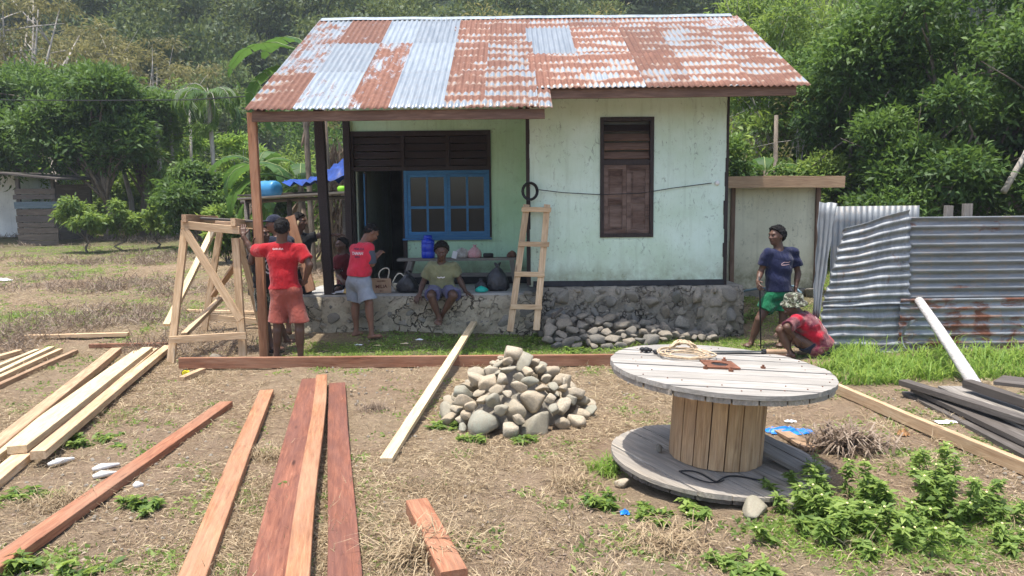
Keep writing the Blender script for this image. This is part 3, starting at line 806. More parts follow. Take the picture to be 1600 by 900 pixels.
# ------------------------------------------------------------------ wooden cable drum
sp0 = G(1112, 722); sp0 = Vector((sp0.x - .03, sp0.y - .15, 0))
spool = thing('cable_drum', sp0 - Vector((0, 0, .01)), 'big weathered wooden cable drum used as a table with rope on top', 'cable drum')
SPR = Matrix.Rotation(math.radians(3.2), 3, 'Y') @ Matrix.Rotation(math.radians(1.3), 3, 'X')
WHITEW = m_wood('bleached_flange_wood', (.20, .185, .165), (.38, .355, .32), (.50, .475, .435), .8, weather=(.27, .25, .22), bump=.5)
WHITEW_ = 0
GREYB = m_wood('grey_flange_wood', (.19, .16, .13), (.41, .36, .295), (.56, .50, .42), .85, weather=(.25, .23, .205), bump=.5)
STAVE = m_wood('drum_stave_wood', (.28, .15, .075), (.60, .38, .20), (.74, .52, .31), .75, weather=(.42, .28, .17), wamt=.6)
def disc_planks(name, zc, Rr, th, n, ang, mat, shade, sx=0, zt=1.0, gap=.010, crack=0):
    rg = random.Random(int(zc * 1000)); y = -Rr; ws = [rg.uniform(.8, 1.25) for _ in range(n)]; k = 2 * Rr / sum(ws)
    Rz = Matrix.Rotation(ang, 3, 'Z'); TL = SPR
    for i, w_ in enumerate(ws):
        ya, yb = y + gap / 2, y + w_ * k - gap / 2; y += w_ * k
        ns = 8; up = []; lo = []
        for j in range(ns + 1):
            yy = ya + (yb - ya) * j / ns; xx = math.sqrt(max(0.0, Rr * Rr - yy * yy)) + rg.uniform(-.007, .004)
            up.append((xx, yy)); lo.append((-xx, yy))
        poly = up + lo[::-1]; m = len(poly)
        dz = rg.uniform(-.0035, .0035); v = [(a, b, th / 2 + dz) for a, b in poly] + [(a, b, -th / 2) for a, b in poly]
        f = [tuple(range(m)), tuple(m + q for q in reversed(range(m)))] + [(q, q + m, (q + 1) % m + m, (q + 1) % m) for q in range(m)]
        me = bpy.data.meshes.new(name); me.from_pydata(v, [], f); me.update()
        o = link(name, me, mat, spool)
        o.rotation_euler = (TL @ Rz).to_euler(); o.location = TL @ Vector((sx, 0, zc))
disc_planks('top_plank', .695, .705, .030, 9, math.radians(-2), WHITEW, 0, -.012)
disc_planks('under_plank', .663, .695, .032, 9, math.radians(88), GREYB, 0, -.012)
disc_planks('foot_plank', .095, .675, .028, 10, math.radians(-62), GREYB, 0, 0)
disc_planks('foot_under_plank', .066, .66, .028, 9, math.radians(28), DARKW, 0, 0)
ns = 19
for i in range(ns):
    a0 = 2 * math.pi * (i + .04) / ns; a1 = 2 * math.pi * (i + .96) / ns; v = []; r1 = .295; r0 = .255
    dr = _rb.uniform(-.004, .004)
    for z in (.112, .646):
        for r_, a in ((r1 + dr, a0), (r1 + .004 + dr, (a0 + a1) / 2), (r1 + dr, a1), (r0, a1), (r0, a0)):
            v.append((r_ * math.cos(a), r_ * math.sin(a), z))
    f = [(4, 3, 2, 1, 0), (5, 6, 7, 8, 9)] + [(q, (q + 1) % 5, (q + 1) % 5 + 5, q + 5) for q in range(5)]
    # grain runs along local X: build the stave lying down, then stand it up
    am = (a0 + a1) / 2; C = Matrix.Rotation(-am, 3, 'Z')
    vv = [C @ Vector(p) for p in v]; vv = [Vector((p.z, p.y, -p.x)) for p in vv]
    me = bpy.data.meshes.new('stave'); me.from_pydata([tuple(p) for p in vv], [], f); me.update()
    o = link('stave', me, STAVE, spool)
    S = Matrix(((0, 0, -1), (0, 1, 0), (1, 0, 0)))
    o.rotation_euler = (SPR @ Matrix.Rotation(am, 3, 'Z') @ S).to_euler()
part('core', MB().tube([sp0 + SPR @ Vector((0, 0, .08)) - Vector((0, 0, .01)), sp0 + SPR @ Vector((0, 0, .66)) - Vector((0, 0, .01))], .25, 20), DARKIN, spool)
RUSTM = m_plain('rusty_iron', (.20, .085, .05), .75, .35, 14, metal=.3, bump=.4)
BLK = m_plain('black_rubber', (.018, .018, .02), .5, .2, 8)
def sp(x, y, z): return sp0 - Vector((0, 0, .01)) + SPR @ Vector((x, y, z))
ZT = .7125
pl = MB(); k = 24; n0 = len(pl.v)
for zz in (ZT, ZT + .010):
    for q in range(k):
        a = 2 * math.pi * q / k; sqx = .105 / max(abs(math.cos(a)), abs(math.sin(a)))
        pl.v.append(tuple(sp(-.01 + sqx * math.cos(a) * 1.0, .02 + sqx * math.sin(a), zz)))
        pl.v.append(tuple(sp(-.01 + .055 * math.cos(a), .02 + .055 * math.sin(a), zz)))
for q in range(k):
    a = 2 * q; b = 2 * ((q + 1) % k); o2 = 2 * k
    pl.f += [(a + o2, b + o2, b + 1 + o2, a + 1 + o2), (a, b, b + o2, a + o2), (a + 1, a + 1 + o2, b + 1 + o2, b + 1)]
part('iron_plate', pl, RUSTM, spool)
part('hole_dark_plug', MB().tube([sp(-.01, .02, ZT - .03), sp(-.01, .02, ZT + .003)], .054, 18), BLK, spool)  # black plug stands in for the dark inside the shaft hole
for (x, y) in ((.06, .16), (.26, -.02), (.02, -.13), (-.13, -.09)):
    part('bolt', MB().tube([sp(x, y, ZT - .01), sp(x, y, ZT + .012)], .016, 6).tube([sp(x, y, ZT + .012), sp(x, y, ZT + .024)], .008, 8), RUSTM, spool)
for q in range(34):
    a = 6.283 * q / 34 + _rb.uniform(-.06, .06); rr_ = .59 + _rb.uniform(-.07, .07)
    part('nail_head', MB().tube([sp(rr_ * math.cos(a), rr_ * math.sin(a), ZT - .002), sp(rr_ * math.cos(a), rr_ * math.sin(a), ZT + .002)], .0045, 6), RUSTM, spool)
# rope, machete and small things on the drum
ROPE = m_plain('tan_rope', (.50, .38, .25), .9, .25, 60, bump=.6)
rgr = random.Random(4); mb = MB()
for L_ in range(7):
    cx_, cy_ = -.17 + rgr.uniform(-.05, .03), .25 + rgr.uniform(-.05, .04); ra, rb_ = rgr.uniform(.10, .19), rgr.uniform(.09, .17); ph = rgr.uniform(0, 6)
    mb.tube([sp(cx_ + ra * math.cos(t * .33 + ph) * (1 + .06 * math.sin(t)), cy_ + rb_ * math.sin(t * .33 + ph), ZT + .008 + .0045 * L_ * abs(math.sin(t * .2 + ph)) + .004) for t in range(21)], .0038, 5)
for L_ in range(12):
    p = rgr.uniform(-.02, .02); mb.tube([sp(-.24 + .17 * t / 8 + p, .43 + p + .03 * math.sin(t * .8 + L_), ZT + .012 + .05 * math.sin(math.pi * t / 8) + rgr.uniform(0, .02)) for t in range(9)], .0055, 5)
mb.tube([sp(-.08 + .1 * t / 6, .40 - .06 * t / 6, ZT + .006 + .02 * math.sin(t)) for t in range(7)], .0045, 5)
part('rope_coil', mb, ROPE, None, smooth=True, label='loose coil of tan rope lying on the cable drum', cat='rope')
knife = thing('machete', sp(.35, .45, ZT), 'machete with a wooden handle lying on the far right of the cable drum', 'machete')
STEEL = m_plain('dull_steel', (.16, .165, .17), .35, .25, 14, metal=.8)
bl = MB(); A, B = sp(.02, .40, ZT + .012), sp(.43, .47, ZT + .014); dv = (B - A).normalized(); sv = Vector((dv.y, -dv.x, 0))
for (p, w1) in ((A, .006), (A + dv * .08, .024), (A + dv * .25, .030), (B, .022)):
    for s_ in (-1, 1): bl.v += [tuple(p + sv * w1 * s_ + Vector((0, 0, .0015))), tuple(p + sv * w1 * s_ - Vector((0, 0, .0015)))]
for i in range(3):
    a = i * 4; bl.f += [(a, a + 4, a + 6, a + 2), (a + 1, a + 3, a + 7, a + 5), (a, a + 1, a + 5, a + 4), (a + 2, a + 6, a + 7, a + 3)]
part('blade', bl, STEEL, knife)
part('handle', MB().tube([B - dv * .01, B + dv * .03, B + dv * .12, B + dv * .165, B + dv * .175], [.014, .018, .017, .021, .014], 10), TAN, knife, smooth=True)
part('ferrule', MB().tube([B - dv * .012, B + dv * .012], .019, 10), BLK, knife)
mb = MB()
for (x, y, r) in ((-.455, .355, .020), (-.43, .335, .024), (-.40, .355, .017), (-.375, .30, .019), (-.37, .285, .012)):
    mb.lathe([(r * .3, 0), (r, r * .5), (r * .9, r * 1.2), (r * .3, r * 1.5)], sp(x, y, ZT), 9)
part('pipe_fittings', mb, BLK, None, smooth=True, label='few small black fittings lying near the left rim of the cable drum', cat='fittings')
mb = MB(); pts = []
for t in range(34):
    u = t / 33; pts.append(sp(-.31 + .50 * u + .03 * math.sin(u * 9), -.33 - .10 * math.sin(u * 3.1) + .05 * math.sin(u * 12), .116))
mb.tube(pts, .005, 6); mb.tube([sp(-.31 + .24 * t / 14 + .0 , -.35 - .16 * math.sin(t / 14 * 2.4), .122) for t in range(15)], .0045, 6)
part('black_cord', mb, BLK, None, smooth=True, label='short black cord lying on the foot of the cable drum', cat='cord')
for (px, py, s_, lb) in ((139, 0, 0, 0),):
    pass
for (x, y, s_, lb) in ((-.36, .03, .040, 'small grey stone lying on the drum foot left of the barrel'), (.40, -.05, .035, 'small dark stone on the drum foot right of the barrel')):
    stone(sp(x, y, .115 + s_ * .5), (s_, s_ * .8, s_ * .7), ST_WALL, None, R, 'small_stone', label=lb, cat='stone')
for (px, py, s_, lb) in ((971, 760, .06, 'pale round stone under the left rim of the drum foot'), (1180, 800, .11, 'flat grey stone wedged under the front of the drum foot'), (1236, 796, .07, 'small grey stone under the right front of the drum foot')):
    p = G(px, py); stone((p.x, p.y, p.z + .02), (s_, s_ * .8, s_ * .5), ST_RIVER, None, R, 'wedge_stone', label=lb, cat='stone')

# ------------------------------------------------------------------ heap of river stones
pc = G(808, 668); pc = Vector((pc.x, pc.y + .34, 0))
pile = thing('stone_pile', pc, 'conical heap of round river stones beside the pale batten', 'stone heap')
prs = random.Random(21)
BIG = [(757, 661, .175, .16, 0), (838, 668, .17, .15, 1), (796, 672, .10, .10, 2), (834, 627, .14, .10, 3), (878, 634, .13, .10, 4), (806, 640, .11, .10, 5), (906, 647, .10, .08, 6), (878, 665, .09, .08, 7), (722, 655, .09, .07, 8), (716, 640, .09, .07, 9)]
Rb, Hb = .59, .565
placed = []
def add_pile(p, sx, sy, sz):
    stone(p, (sx, sy, sz), ST_RIVER, pile, prs, rot=(prs.uniform(-.5, .5), prs.uniform(-.5, .5), prs.uniform(0, 6.28))); placed.append((Vector(p), (sx + sy + sz) / 3))
for (px, py, rx, rz, i) in BIG:
    d = _f + _rt * ((px - 800) / FOC) + _up * ((450 - py) / FOC)
    # march to the cone surface
    t = 3.0
    while t < 9:
        p = CAMP + d * t; rr = math.hypot((p.x - pc.x), (p.y - pc.y)) / Rb
        if p.z < Hb * max(0, 1 - rr) ** .8 or p.z < .02: break
        t += .01
    p = CAMP + d * (t + .03)
    add_pile((p.x, p.y, max(.05, p.z)), rx * .9, rx * .75, rz * .9)
for kk in range(4000):
    u = prs.random(); h_ = 1 - math.sqrt(prs.random()) if False else prs.random() ** 1.25
    a = prs.uniform(0, 6.283); s_ = prs.uniform(.055, .130) * (1 - .22 * h_)
    rr = Rb * (1 - h_ ** 1.5) * 1.0; z = Hb * h_
    p = Vector((pc.x + rr * math.cos(a) * 1.02, pc.y + rr * math.sin(a), max(z, s_ * .5)))
    if any((p - q).length < (s_ + r_) * .70 for q, r_ in placed): continue
    add_pile(p, s_ * prs.uniform(1.0, 1.3), s_ * prs.uniform(.85, 1.05), s_ * prs.uniform(.6, .9))
    if len(placed) > 240: break
_fill = MB(); _fill.lathe([(Rb * .74, -.02), (Rb * .58, Hb * .18), (Rb * .34, Hb * .44), (Rb * .10, Hb * .76)], pc, 18); part('core', _fill, ST_WALL, pile, smooth=True)

# rubble heap at the foot of the stone base
hp = G(960, 520); heap = thing('rubble_heap', (1.2, 9.6, 0), 'low heap of loose grey rubble along the foot of the stone base', 'stone heap')
placed = []
for kk in range(1500):
    x = prs.uniform(.40, 2.7); yb = 9.72 - prs.uniform(0, .62) * (1 - .55 * sst(1.0, 2.7, x)); hmax = .36 * (1 - .75 * float(sst(.9, 2.6, x))) * (1 - (9.72 - yb) / .66)
    z = hmax * prs.uniform(.8, 1.0); s_ = prs.uniform(.055, .135) * (1 - .35 * float(sst(1.6, 2.7, x)))
    p = Vector((x, yb, z + float(gh(x, yb))))
    if any((p - q).length < (s_ + r_) * .68 for q, r_ in placed): continue
    stone(p, (s_ * prs.uniform(1, 1.3), s_ * prs.uniform(.8, 1), s_ * prs.uniform(.6, .9)), ST_RUB, heap, prs); placed.append((p, s_))
    if len(placed) > 150: break
m = MB(); m.span(.45, 2.2, 9.55, 9.8, -.05, .12); part('core', m, MORT_R, heap)
board('stick', W(862, 497, 9.5), W(879, 482, 9.6), .03, .03, DARKW, label='short dark stick poking out of the rubble heap', cat='stick')

# ------------------------------------------------------------------ trestle stand of fresh timber
YF, YB = 8.45, 9.9
st = thing('trestle_stand', G(320, 560), 'tall open stand of fresh pale timber with crossed braces', 'timber stand')
def tb(name, a, Ya, b, Yb, w=.07, t=.045, mat=PALE, side=(1, 0, .15), **kw): return board(name, W(*a, Ya), W(*b, Yb), w, t, mat, st, side=side, warp=.002, **kw)
tb('leg', (289, 358), YF + .12, (267, 566), 8.42, .085)
tb('leg', (368, 372), YF + .12, (380, 556), 8.5, .085)
tb('leg', (344, 358), YB, (318, 524), 9.95, .08)
tb('leg', (374, 372), YB - .1, (412, 524), 9.95, .08)
tb('top_rail', (284, 351), YF + .06, (375, 360), YF + .06, .09, .05, PALE, (0, 0, 1))
tb('top_rail', (335, 348), YB + .05, (408, 354), YB + .05, .09, .05, PALE, (0, 0, 1))
tb('side_rail', (287, 341), YF, (338, 343), YB + .1, .05, .09, TAN, None)
tb('side_rail', (364, 347), YF, (402, 352), YB + .1, .05, .09, PALE, None)
tb('brace', (288, 358), YF + .03, (376, 500), YF - .06, .085, .035)
tb('bottom_rail', (265, 531), YF - .07, (385, 524), YF - .05, .08, .035, PALE, (0, 0, 1))
tb('brace', (334, 358), YB - .2, (261, 508), YF + .18, .085, .045, CREAM)
tb('brace', (368, 414), YF + .55, (333, 462), YB - .1, .07, .04, TAN)
tb('ground_rail', (350, 462), YB - .1, (288, 523), YF + .25, .08, .05, PALE)
tb('back_rail', (324, 495), YB + .06, (412, 503), YB + .06, .075, .035, PALE, (0, 0, 1))
tb('top_board', (314, 341), YF + .55, (402, 346), YF + .75, .34, .022, DARKW, (0, 1, 0), label='dark weathered board laid on top of the stand')
tb('spacer_block', (337, 349), YF + .4, (365, 351), YF + .4, .06, .05, TAN, (0, 0, 1))
lie('pale_plank', (292, 484), (404, 487), .07, .04, PALE, 'pale plank lying on the ground behind the timber stand')
# tape measure
tp = G(288, 589); tape = thing('tape_measure', tp, 'yellow and black tape measure lying below the end of the long beam', 'tape measure')
YEL = m_plain('yellow_plastic', (.75, .66, .03), .4, .1, 5, bump=0)
part('case', MB().lathe([(.030, -.018), (.038, -.014), (.038, .014), (.030, .018)], tp + Vector((.02, 0, .04)), 18, (0, 1, .1)).box(tp + Vector((.045, 0, .02)), (.03, .034, .035)), YEL, tape, smooth=False)
part('grip', MB().lathe([(.041, -.011), (.041, .011)], tp + Vector((.014, 0, .041)), 14, (0, 1, .1)), BLK, tape)
part('hook', MB().box(tp + Vector((.08, 0, .012)), (.03, .02, .003)), YEL, tape)

# ------------------------------------------------------------------ ladder leaning on the corner post
ld = thing('ladder', G(820, 515), 'rough home-made timber ladder with four rungs leaning at the wall corner', 'ladder')
LY0, LY1 = 9.52, 9.92
board('rail', W(797, 518, LY0), W(823, 320, LY1), .085, .04, PALE, ld, side=(1, 0, 0), warp=.002)
board('rail', W(838, 516, LY0), W(855, 320, LY1), .085, .04, PALE, ld, side=(1, 0, 0), warp=.002)
for (xa, xb, y) in ((815, 861, 327), (810, 858, 381), (804, 851, 428), (798, 847, 479)):
    Yr = LY0 + (LY1 - LY0) * (518 - y) / 198 - .04
    board('rung', W(xa, y, Yr), W(xb, y + 1, Yr), .065, .03, PALE, ld, side=(0, 0, 1), warp=.001)

# ------------------------------------------------------------------ bench and things on the porch
PF = FZ + .004
bench = thing('bench', (-.75, 10.95, PF), 'long grey plank bench under the porch window', 'bench')
bx0, bx1 = W(622, 405, 10.9).x, W(812, 405, 10.9).x; bz = W(700, 405, 10.9).z
board('seat', (bx0, 10.92, bz), (bx1, 10.92, bz), .30, .035, GREYW, bench, side=(0, 1, 0))
board('rail', (bx0 + .18, 10.99, bz - .24), (bx1 - .06, 10.99, bz - .24), .06, .025, GREYW, bench, side=(0, 0, 1))
for x, dx in ((bx0 + .2, -.12), (bx1 - .12, .06)):
    for y in (10.80, 11.06):
        board('leg', (x + dx, y, PF), (x, y, bz - .02), .07, .05, GREYW, bench, side=(1, 0, 0))
BZ = bz + .0176
def bag(name, px, py, w, h, Y, mat, label, base=None, cat='bag', seed=0, knot=True, d=.7):
    """crumpled plastic bag with a gathered neck"""
    p = W(px, py, Y); rg = np.random.default_rng(seed); z0 = base if base is not None else p.z
    th = np.linspace(0, 2 * np.pi, 26, endpoint=False); V = []; F = []
    prof = [(0.02, 0), (.75, .0), (.98, .12), (1.0, .35), (.82, .62), (.45, .84), (.16, .93)] + ([(.20, 1.0), (.30, 1.12)] if knot else [(.05, 1.0)])
    ph = rg.uniform(0, 6, 8)
    for r_, z_ in prof:
        for a in th:
            rr = r_ * (1 + .10 * math.sin(3 * a + ph[0] + z_ * 4) + .08 * math.sin(7 * a + ph[1] - z_ * 6) + .05 * math.sin(13 * a + ph[2] + z_ * 9))
            V.append((p.x + rr * w / 2 * math.cos(a), Y + rr * w / 2 * d * math.sin(a), z0 + h * z_ * (1 + .05 * math.sin(2 * a + ph[3]))))
    n = len(th)
    for i in range(len(prof) - 1):
        for k in range(n): a = i * n + k; b = i * n + (k + 1) % n; F.append((a, b, b + n, a + n))
    mb = MB(); mb.v = V; mb.f = F + [tuple(reversed(range(n))), tuple((len(prof) - 1) * n + k for k in range(n))]
    return part(name, mb, mat, None, smooth=True, origin=(p.x, Y, z0), label=label, cat=cat)
m_ = Mat('black_bin_liner', .28, .6); m_.col((.016, .017, .022)); m_.bump(m_.noise(m_.co(), 14, 4, .7, 1.5), .8, .02); BINL = m_.m
m_ = Mat('crinkled_clear_bag', .3, .5); m_.col(m_.ramp(m_.noise(m_.co(), 12, 4), [(.35, (.30, .26, .22)), (.6, (.62, .60, .58))])); m_.bump(m_.noise(m_.co(), 22, 4, .7, 1.5), .8, .02); CLEARB = m_.m
m_ = Mat('white_paper', .8, .2); m_.col((.75, .75, .76)); WHITEP = m_.m
m_ = Mat('red_check_bag', .5, .3); v_ = m_.co((1, 1, 1), 'Object', False); x_, y_, z_ = m_.sep(v_)
ck = m_.math('MULTIPLY', m_.math('SINE', m_.math('MULTIPLY', m_.math('ADD', x_, z_), 200.0)), m_.math('SINE', m_.math('MULTIPLY', m_.math('SUBTRACT', x_, z_), 200.0)))
m_.col(m_.mix(m_.ramp(ck, [(.0, 0), (.12, 1.0)]), (.45, .03, .04), (.75, .70, .70))); m_.bump(m_.noise(m_.co(), 16, 4, .7, 1.5), .7, .02); CHECKB = m_.m
BRB = m_plain('brown_bag', (.15, .075, .05), .6, .5, 12)
TURQ = m_plain('turquoise_plastic', (.02, .42, .33), .4, .2, 9)
bag('plastic_bag', 638, 459, .30, .26, 10.15, BINL, 'round black plastic bag on the porch edge left of the seated person', PF, seed=1)
bag('plastic_bag', 778, 459, .30, .34, 10.25, BINL, 'tall black plastic bag on the porch floor near the ladder', PF, seed=2)
bag('plastic_bag', 752, 455, .18, .15, 10.25, BINL, 'small black plastic bag behind the turquoise one', PF, seed=3)
bag('plastic_bag', 752, 462, .17, .085, 10.08, TURQ, 'flat turquoise plastic bag on the porch edge', PF, seed=4, knot=False)
bag('plastic_bag', 722, 404, .24, .15, 10.88, CLEARB, 'crinkled clear plastic bag on the bench', BZ, seed=5, knot=False)
bag('plastic_bag', 742, 404, .20, .17, 10.86, CHECKB, 'red and white checked plastic bag on the bench', BZ, seed=6)
bag('food_bag', 800, 404, .14, .10, 10.9, BRB, 'small brown bundle at the right end of the bench', BZ, seed=7, knot=False)
p = W(711, 400, 10.84); part('paper_sheet', MB().box((p.x, 10.76, BZ + .055), (.07, .006, .11), R=Matrix.Rotation(.25, 3, 'Y') @ Matrix.Rotation(.25, 3, 'X')), WHITEP, None, label='small folded white paper leaning beside the clear bag', cat='paper')
p = W(763, 402, 10.85); part('speaker_case', MB().tube([(p.x - .075, 10.86, BZ + .035), (p.x - .065, 10.86, BZ + .035), (p.x + .065, 10.86, BZ + .035), (p.x + .075, 10.86, BZ + .035)], [.02, .034, .034, .02], 14), BLK, None, smooth=True, label='small black rounded case on the bench right of the checked bag', cat='case')
# blue jug
jp = W(669, 404, 10.9); jug = thing('water_jug', (jp.x, 10.92, BZ), 'blue ribbed plastic water jug standing on the bench', 'water jug')
m_ = Mat('blue_jug_plastic', .3, .5); m_.col((.010, .045, .50)); JUG = m_.m
part('body', MB().lathe([(.085, 0), (.098, .01), (.10, .09), (.093, .10), (.10, .11), (.10, .20), (.093, .21), (.10, .22), (.095, .26), (.06, .29)], (jp.x, 10.92, BZ), 24), JUG, jug, smooth=True)
part('lid', MB().lathe([(.062, .286), (.066, .29), (.066, .325), (.05, .34)], (jp.x, 10.92, BZ), 20), JUG, jug, smooth=True)
# carton
cp = W(601, 463, 10.05)
CARD = m_plain('brown_cardboard', (.36, .235, .15), .85, .15, 8)
PRINT = m_plain('dark_brown_print', (.09, .025, .02), .8, .1, 8, bump=0)
box = thing('carton', (cp.x, 10.12, PF), 'small brown cardboard carton with dark print on the porch edge', 'carton')
Rc = Matrix.Rotation(.22, 3, 'Z')
cc = Vector((cp.x - .07, 10.18, PF + .095))
part('body', MB().box(cc, (.27, .20, .19), R=Rc), CARD, box)
part('flap', MB().box(cc + Vector((0, 0, .098)), (.262, .095, .004), R=Rc), CARD, box)
def text_mesh(txt, size, ext=.0008, bold=0):
    cu = bpy.data.curves.new('t', 'FONT'); cu.body = txt; cu.size = size; cu.align_x = 'CENTER'; cu.align_y = 'CENTER'; cu.offset = bold; cu.extrude = ext; cu.resolution_u = 2
    o = bpy.data.objects.new('t', cu); SC.collection.objects.link(o); dg = bpy.context.evaluated_depsgraph_get()
    me = bpy.data.meshes.new_from_object(o.evaluated_get(dg)); bpy.data.objects.remove(o); return me
def lettering(txt, size, loc, Rm, mat, parent, bold=.001, name='lettering'):
    me = text_mesh(txt, size, .0008, bold); me.materials.clear(); me.materials.append(mat)
    o = link(name, me, None, parent); o.rotation_euler = Rm.to_euler(); o.location = Vector(loc) - (wloc(parent) if parent else Vector()); return o
RF = Rc @ Matrix.Rotation(math.pi / 2, 3, 'X')
lettering('MILIA', .066, cc + Rc @ Vector((.0, -.1015, -.005)), RF, PRINT, box, .001)
lettering('INDONESIA', .022, cc + Rc @ Vector((.0, -.1015, .07)), RF, PRINT, box)
lettering('10 x 1', .02, cc + Rc @ Vector((.0, -.1015, -.065)), RF, PRINT, box)
# white rope bundle, sheet
WROPE = m_plain('white_rope', (.66, .62, .50), .8, .2, 40)
mb = MB(); cp = cp + Vector((-.05, 0, 0))
mb.tube([(cp.x + .06 + .14 * math.sin(t * .42) * (t / 15) - .02, 10.30, PF + .06 + .27 * math.sin(math.pi * t / 15) + 0) for t in range(16)], .009, 6)
mb.tube([(cp.x + .12 + .24 * t / 14, 10.22, PF + .10 + .16 * math.sin(math.pi * t / 14)) for t in range(15)], .010, 6)
for L_ in range(8):
    ph = L_ * .8; mb.tube([(cp.x + .28 + (.09 + .01 * L_ % 3) * math.cos(t * .5 + ph), 10.2 + .07 * math.sin(t * .5 + ph), PF + .02 + .014 * L_ + .01 * math.sin(t + ph)) for t in range(14)], .008, 5)
part('rope_bundle', mb, WROPE, None, smooth=True, label='bundle of stiff white rope behind the carton on the porch', cat='rope')
sh = MB(); n = 14
for i in range(n + 1):
    for j in range(5): sh.v.append((-2.58 + .56 * i / n, 9.95 + .28 * j / 4 + .02 * math.sin(i), FZ + .012 + .02 * abs(math.sin(i * .8 + j)) + (.06 * max(0, 1 - abs(i - 8) / 3) if j > 1 else 0)))
for i in range(n):
    for j in range(4): a = i * 5 + j; sh.f.append((a, a + 5, a + 6, a + 1))
m_ = Mat('white_sack', .6, .3); xs_ = m_.sep(m_.co((1, 1, 1), 'Object', False))[0]; m_.col(m_.mix(m_.ramp(m_.math('ABSOLUTE', m_.math('SUBTRACT', xs_, .30)), [(.03, 1.0), (.035, 0.0)]), (.62, .63, .66), (.55, .38, .12))); SACK = m_.m
part('woven_sack', sh, SACK, None, smooth=True, origin=(-2.58, 9.95, FZ), label='flat white woven sack with a yellow stripe on the porch corner', cat='sack')
# coil and cable on the wall
cb = thing('cable', W(828, 299, 9.93), 'thin black cable running from a coil on the corner post across the wall', 'cable')
mb = MB(); c0 = W(828, 299, 9.92)
for k in range(5): mb.tube([c0 + Vector(((.085 + .006 * k) * math.cos(t * .35), -.012 * k, (.10 + .005 * k) * math.sin(t * .35))) for t in range(19)], .008, 6)
part('coil', mb, BLK, cb, smooth=True)
pts = [W(838, 296, 9.93), W(880, 301, 9.96), W(935, 304, 9.965), W(1000, 302, 9.965), W(1050, 294, 9.97), W(1112, 286, 9.98)]
part('wire', MB().tube(pts, .0055, 5), BLK, cb)
part('plaster_knob', MB().lathe([(.02, 0), (.035, .01), (.03, .03), (.01, .04)], W(1120, 286, 10.0), 10, (0, -1, 0)), PLA_W, cb, smooth=True)
nail = MB().tube([W(828, 290, 10.0), W(828, 290, 9.85)], .008, 6); part('nail', nail, RUSTM, cb)

# ------------------------------------------------------------------ corrugated fence on the right
fence = thing('corrugated_fence', (5.2, 8.7, 0), 'low fence of dented grey corrugated tin sheets with rust patches', 'fence')
FY2 = 8.75
def fsheet(x0, z0, wid, hgt, Y, rust, dash, seed, rotz=0.0, tilt=0.0, warp=.006, lean=0.0, vert=False):
    """sheet laid with its corrugations running sideways (vert: upright)"""
    if vert: me = tin_mesh(wid, hgt, .076, .009, 8, .006, seed, warp)
    else: me = tin_mesh(hgt, wid, .105, .017, 14, .010, seed, warp)
    o = link('tin_sheet', me, TINF, fence)
    if vert: B = Matrix(((1, 0, 0), (0, 0, -1), (0, 1, 0)))
    else: B = Matrix(((0, 1, 0), (0, 0, 1), (1, 0, 0)))       # local X -> up, local Y -> right, local Z -> +Y
    Rm = Matrix.Rotation(rotz, 3, 'Z') @ Matrix.Rotation(tilt, 3, 'Y') @ Matrix.Rotation(lean, 3, 'X') @ B
    o.rotation_euler = Rm.to_euler(); o.location = Vector((x0, Y, z0)) - wloc(fence)
    o['rust'] = rust; o['dash'] = dash; o['phase'] = R.uniform(0, 6); return o
pL = W(1420, 345, FY2 - .05); zt = W(1500, 338, FY2).z
# right hand pair
pB = W(1420, 545, FY2); zm = W(1500, 465, FY2).z
fsheet(pL.x - .03, zm - .04, 1.9, zt - zm + .04, FY2, .40, .5, 3, lean=.03)
fsheet(pL.x - .05, -.06, 1.95, zm + .06, FY2 - .03, .55, .40, 5, lean=.02)
# left hand pair: the upper sheet is pulled up into a fan at its right end
def qsheet(c, Ys, waves, amp, rust, seed, upright=False, ragged=.01):
    """corrugated sheet stretched between four corners (top left, top right, bottom right, bottom left)"""
    P = [W(px, py, Y) for (px, py), Y in zip(c, Ys)]; nu = waves * 8 if upright else 26; nv = 10 if upright else waves * 8
    rg = np.random.default_rng(seed); m = MB(); org = P[3]; ph = rg.uniform(0, 6, 4)
    for j in range(nv + 1):
        for i in range(nu + 1):
            u, v = i / nu, j / nv; p = (P[0] * (1 - u) + P[1] * u) * (1 - v) + (P[3] * (1 - u) + P[2] * u) * v
            wv = math.cos(2 * math.pi * waves * (u if upright else v)); d = amp * wv + .007 * math.sin(u * 5 + ph[0]) * math.sin(v * 4 + ph[1]) + .005 * math.sin(u * 17 + v * 9 + ph[2])
            p = p + Vector((ragged * math.sin(v * 23 + ph[3]) * (1 if i in (0, nu) else 0), -d, .006 * math.sin(u * 9 + ph[0]))); m.v.append(tuple(p))
    for j in range(nv):
        for i in range(nu): a_ = j * (nu + 1) + i; m.f.append((a_, a_ + nu + 1, a_ + nu + 2, a_ + 1))
    o = part('tin_sheet', m, TINF, fence, smooth=True); o['rust'] = rust; o['dash'] = .5; o['phase'] = float(ph[0])
    so = o.modifiers.new('thickness', 'SOLIDIFY'); so.thickness = .0015
    return o
qsheet([(1286, 470), (1424, 466), (1424, 552), (1278, 552)], (8.86, 8.74, 8.72, 8.84), 6, .017, .38, 9)
qsheet([(1319, 357), (1422, 326), (1421, 474), (1284, 480)], (8.92, 8.70, 8.70, 8.86), 10, .018, .36, 8)
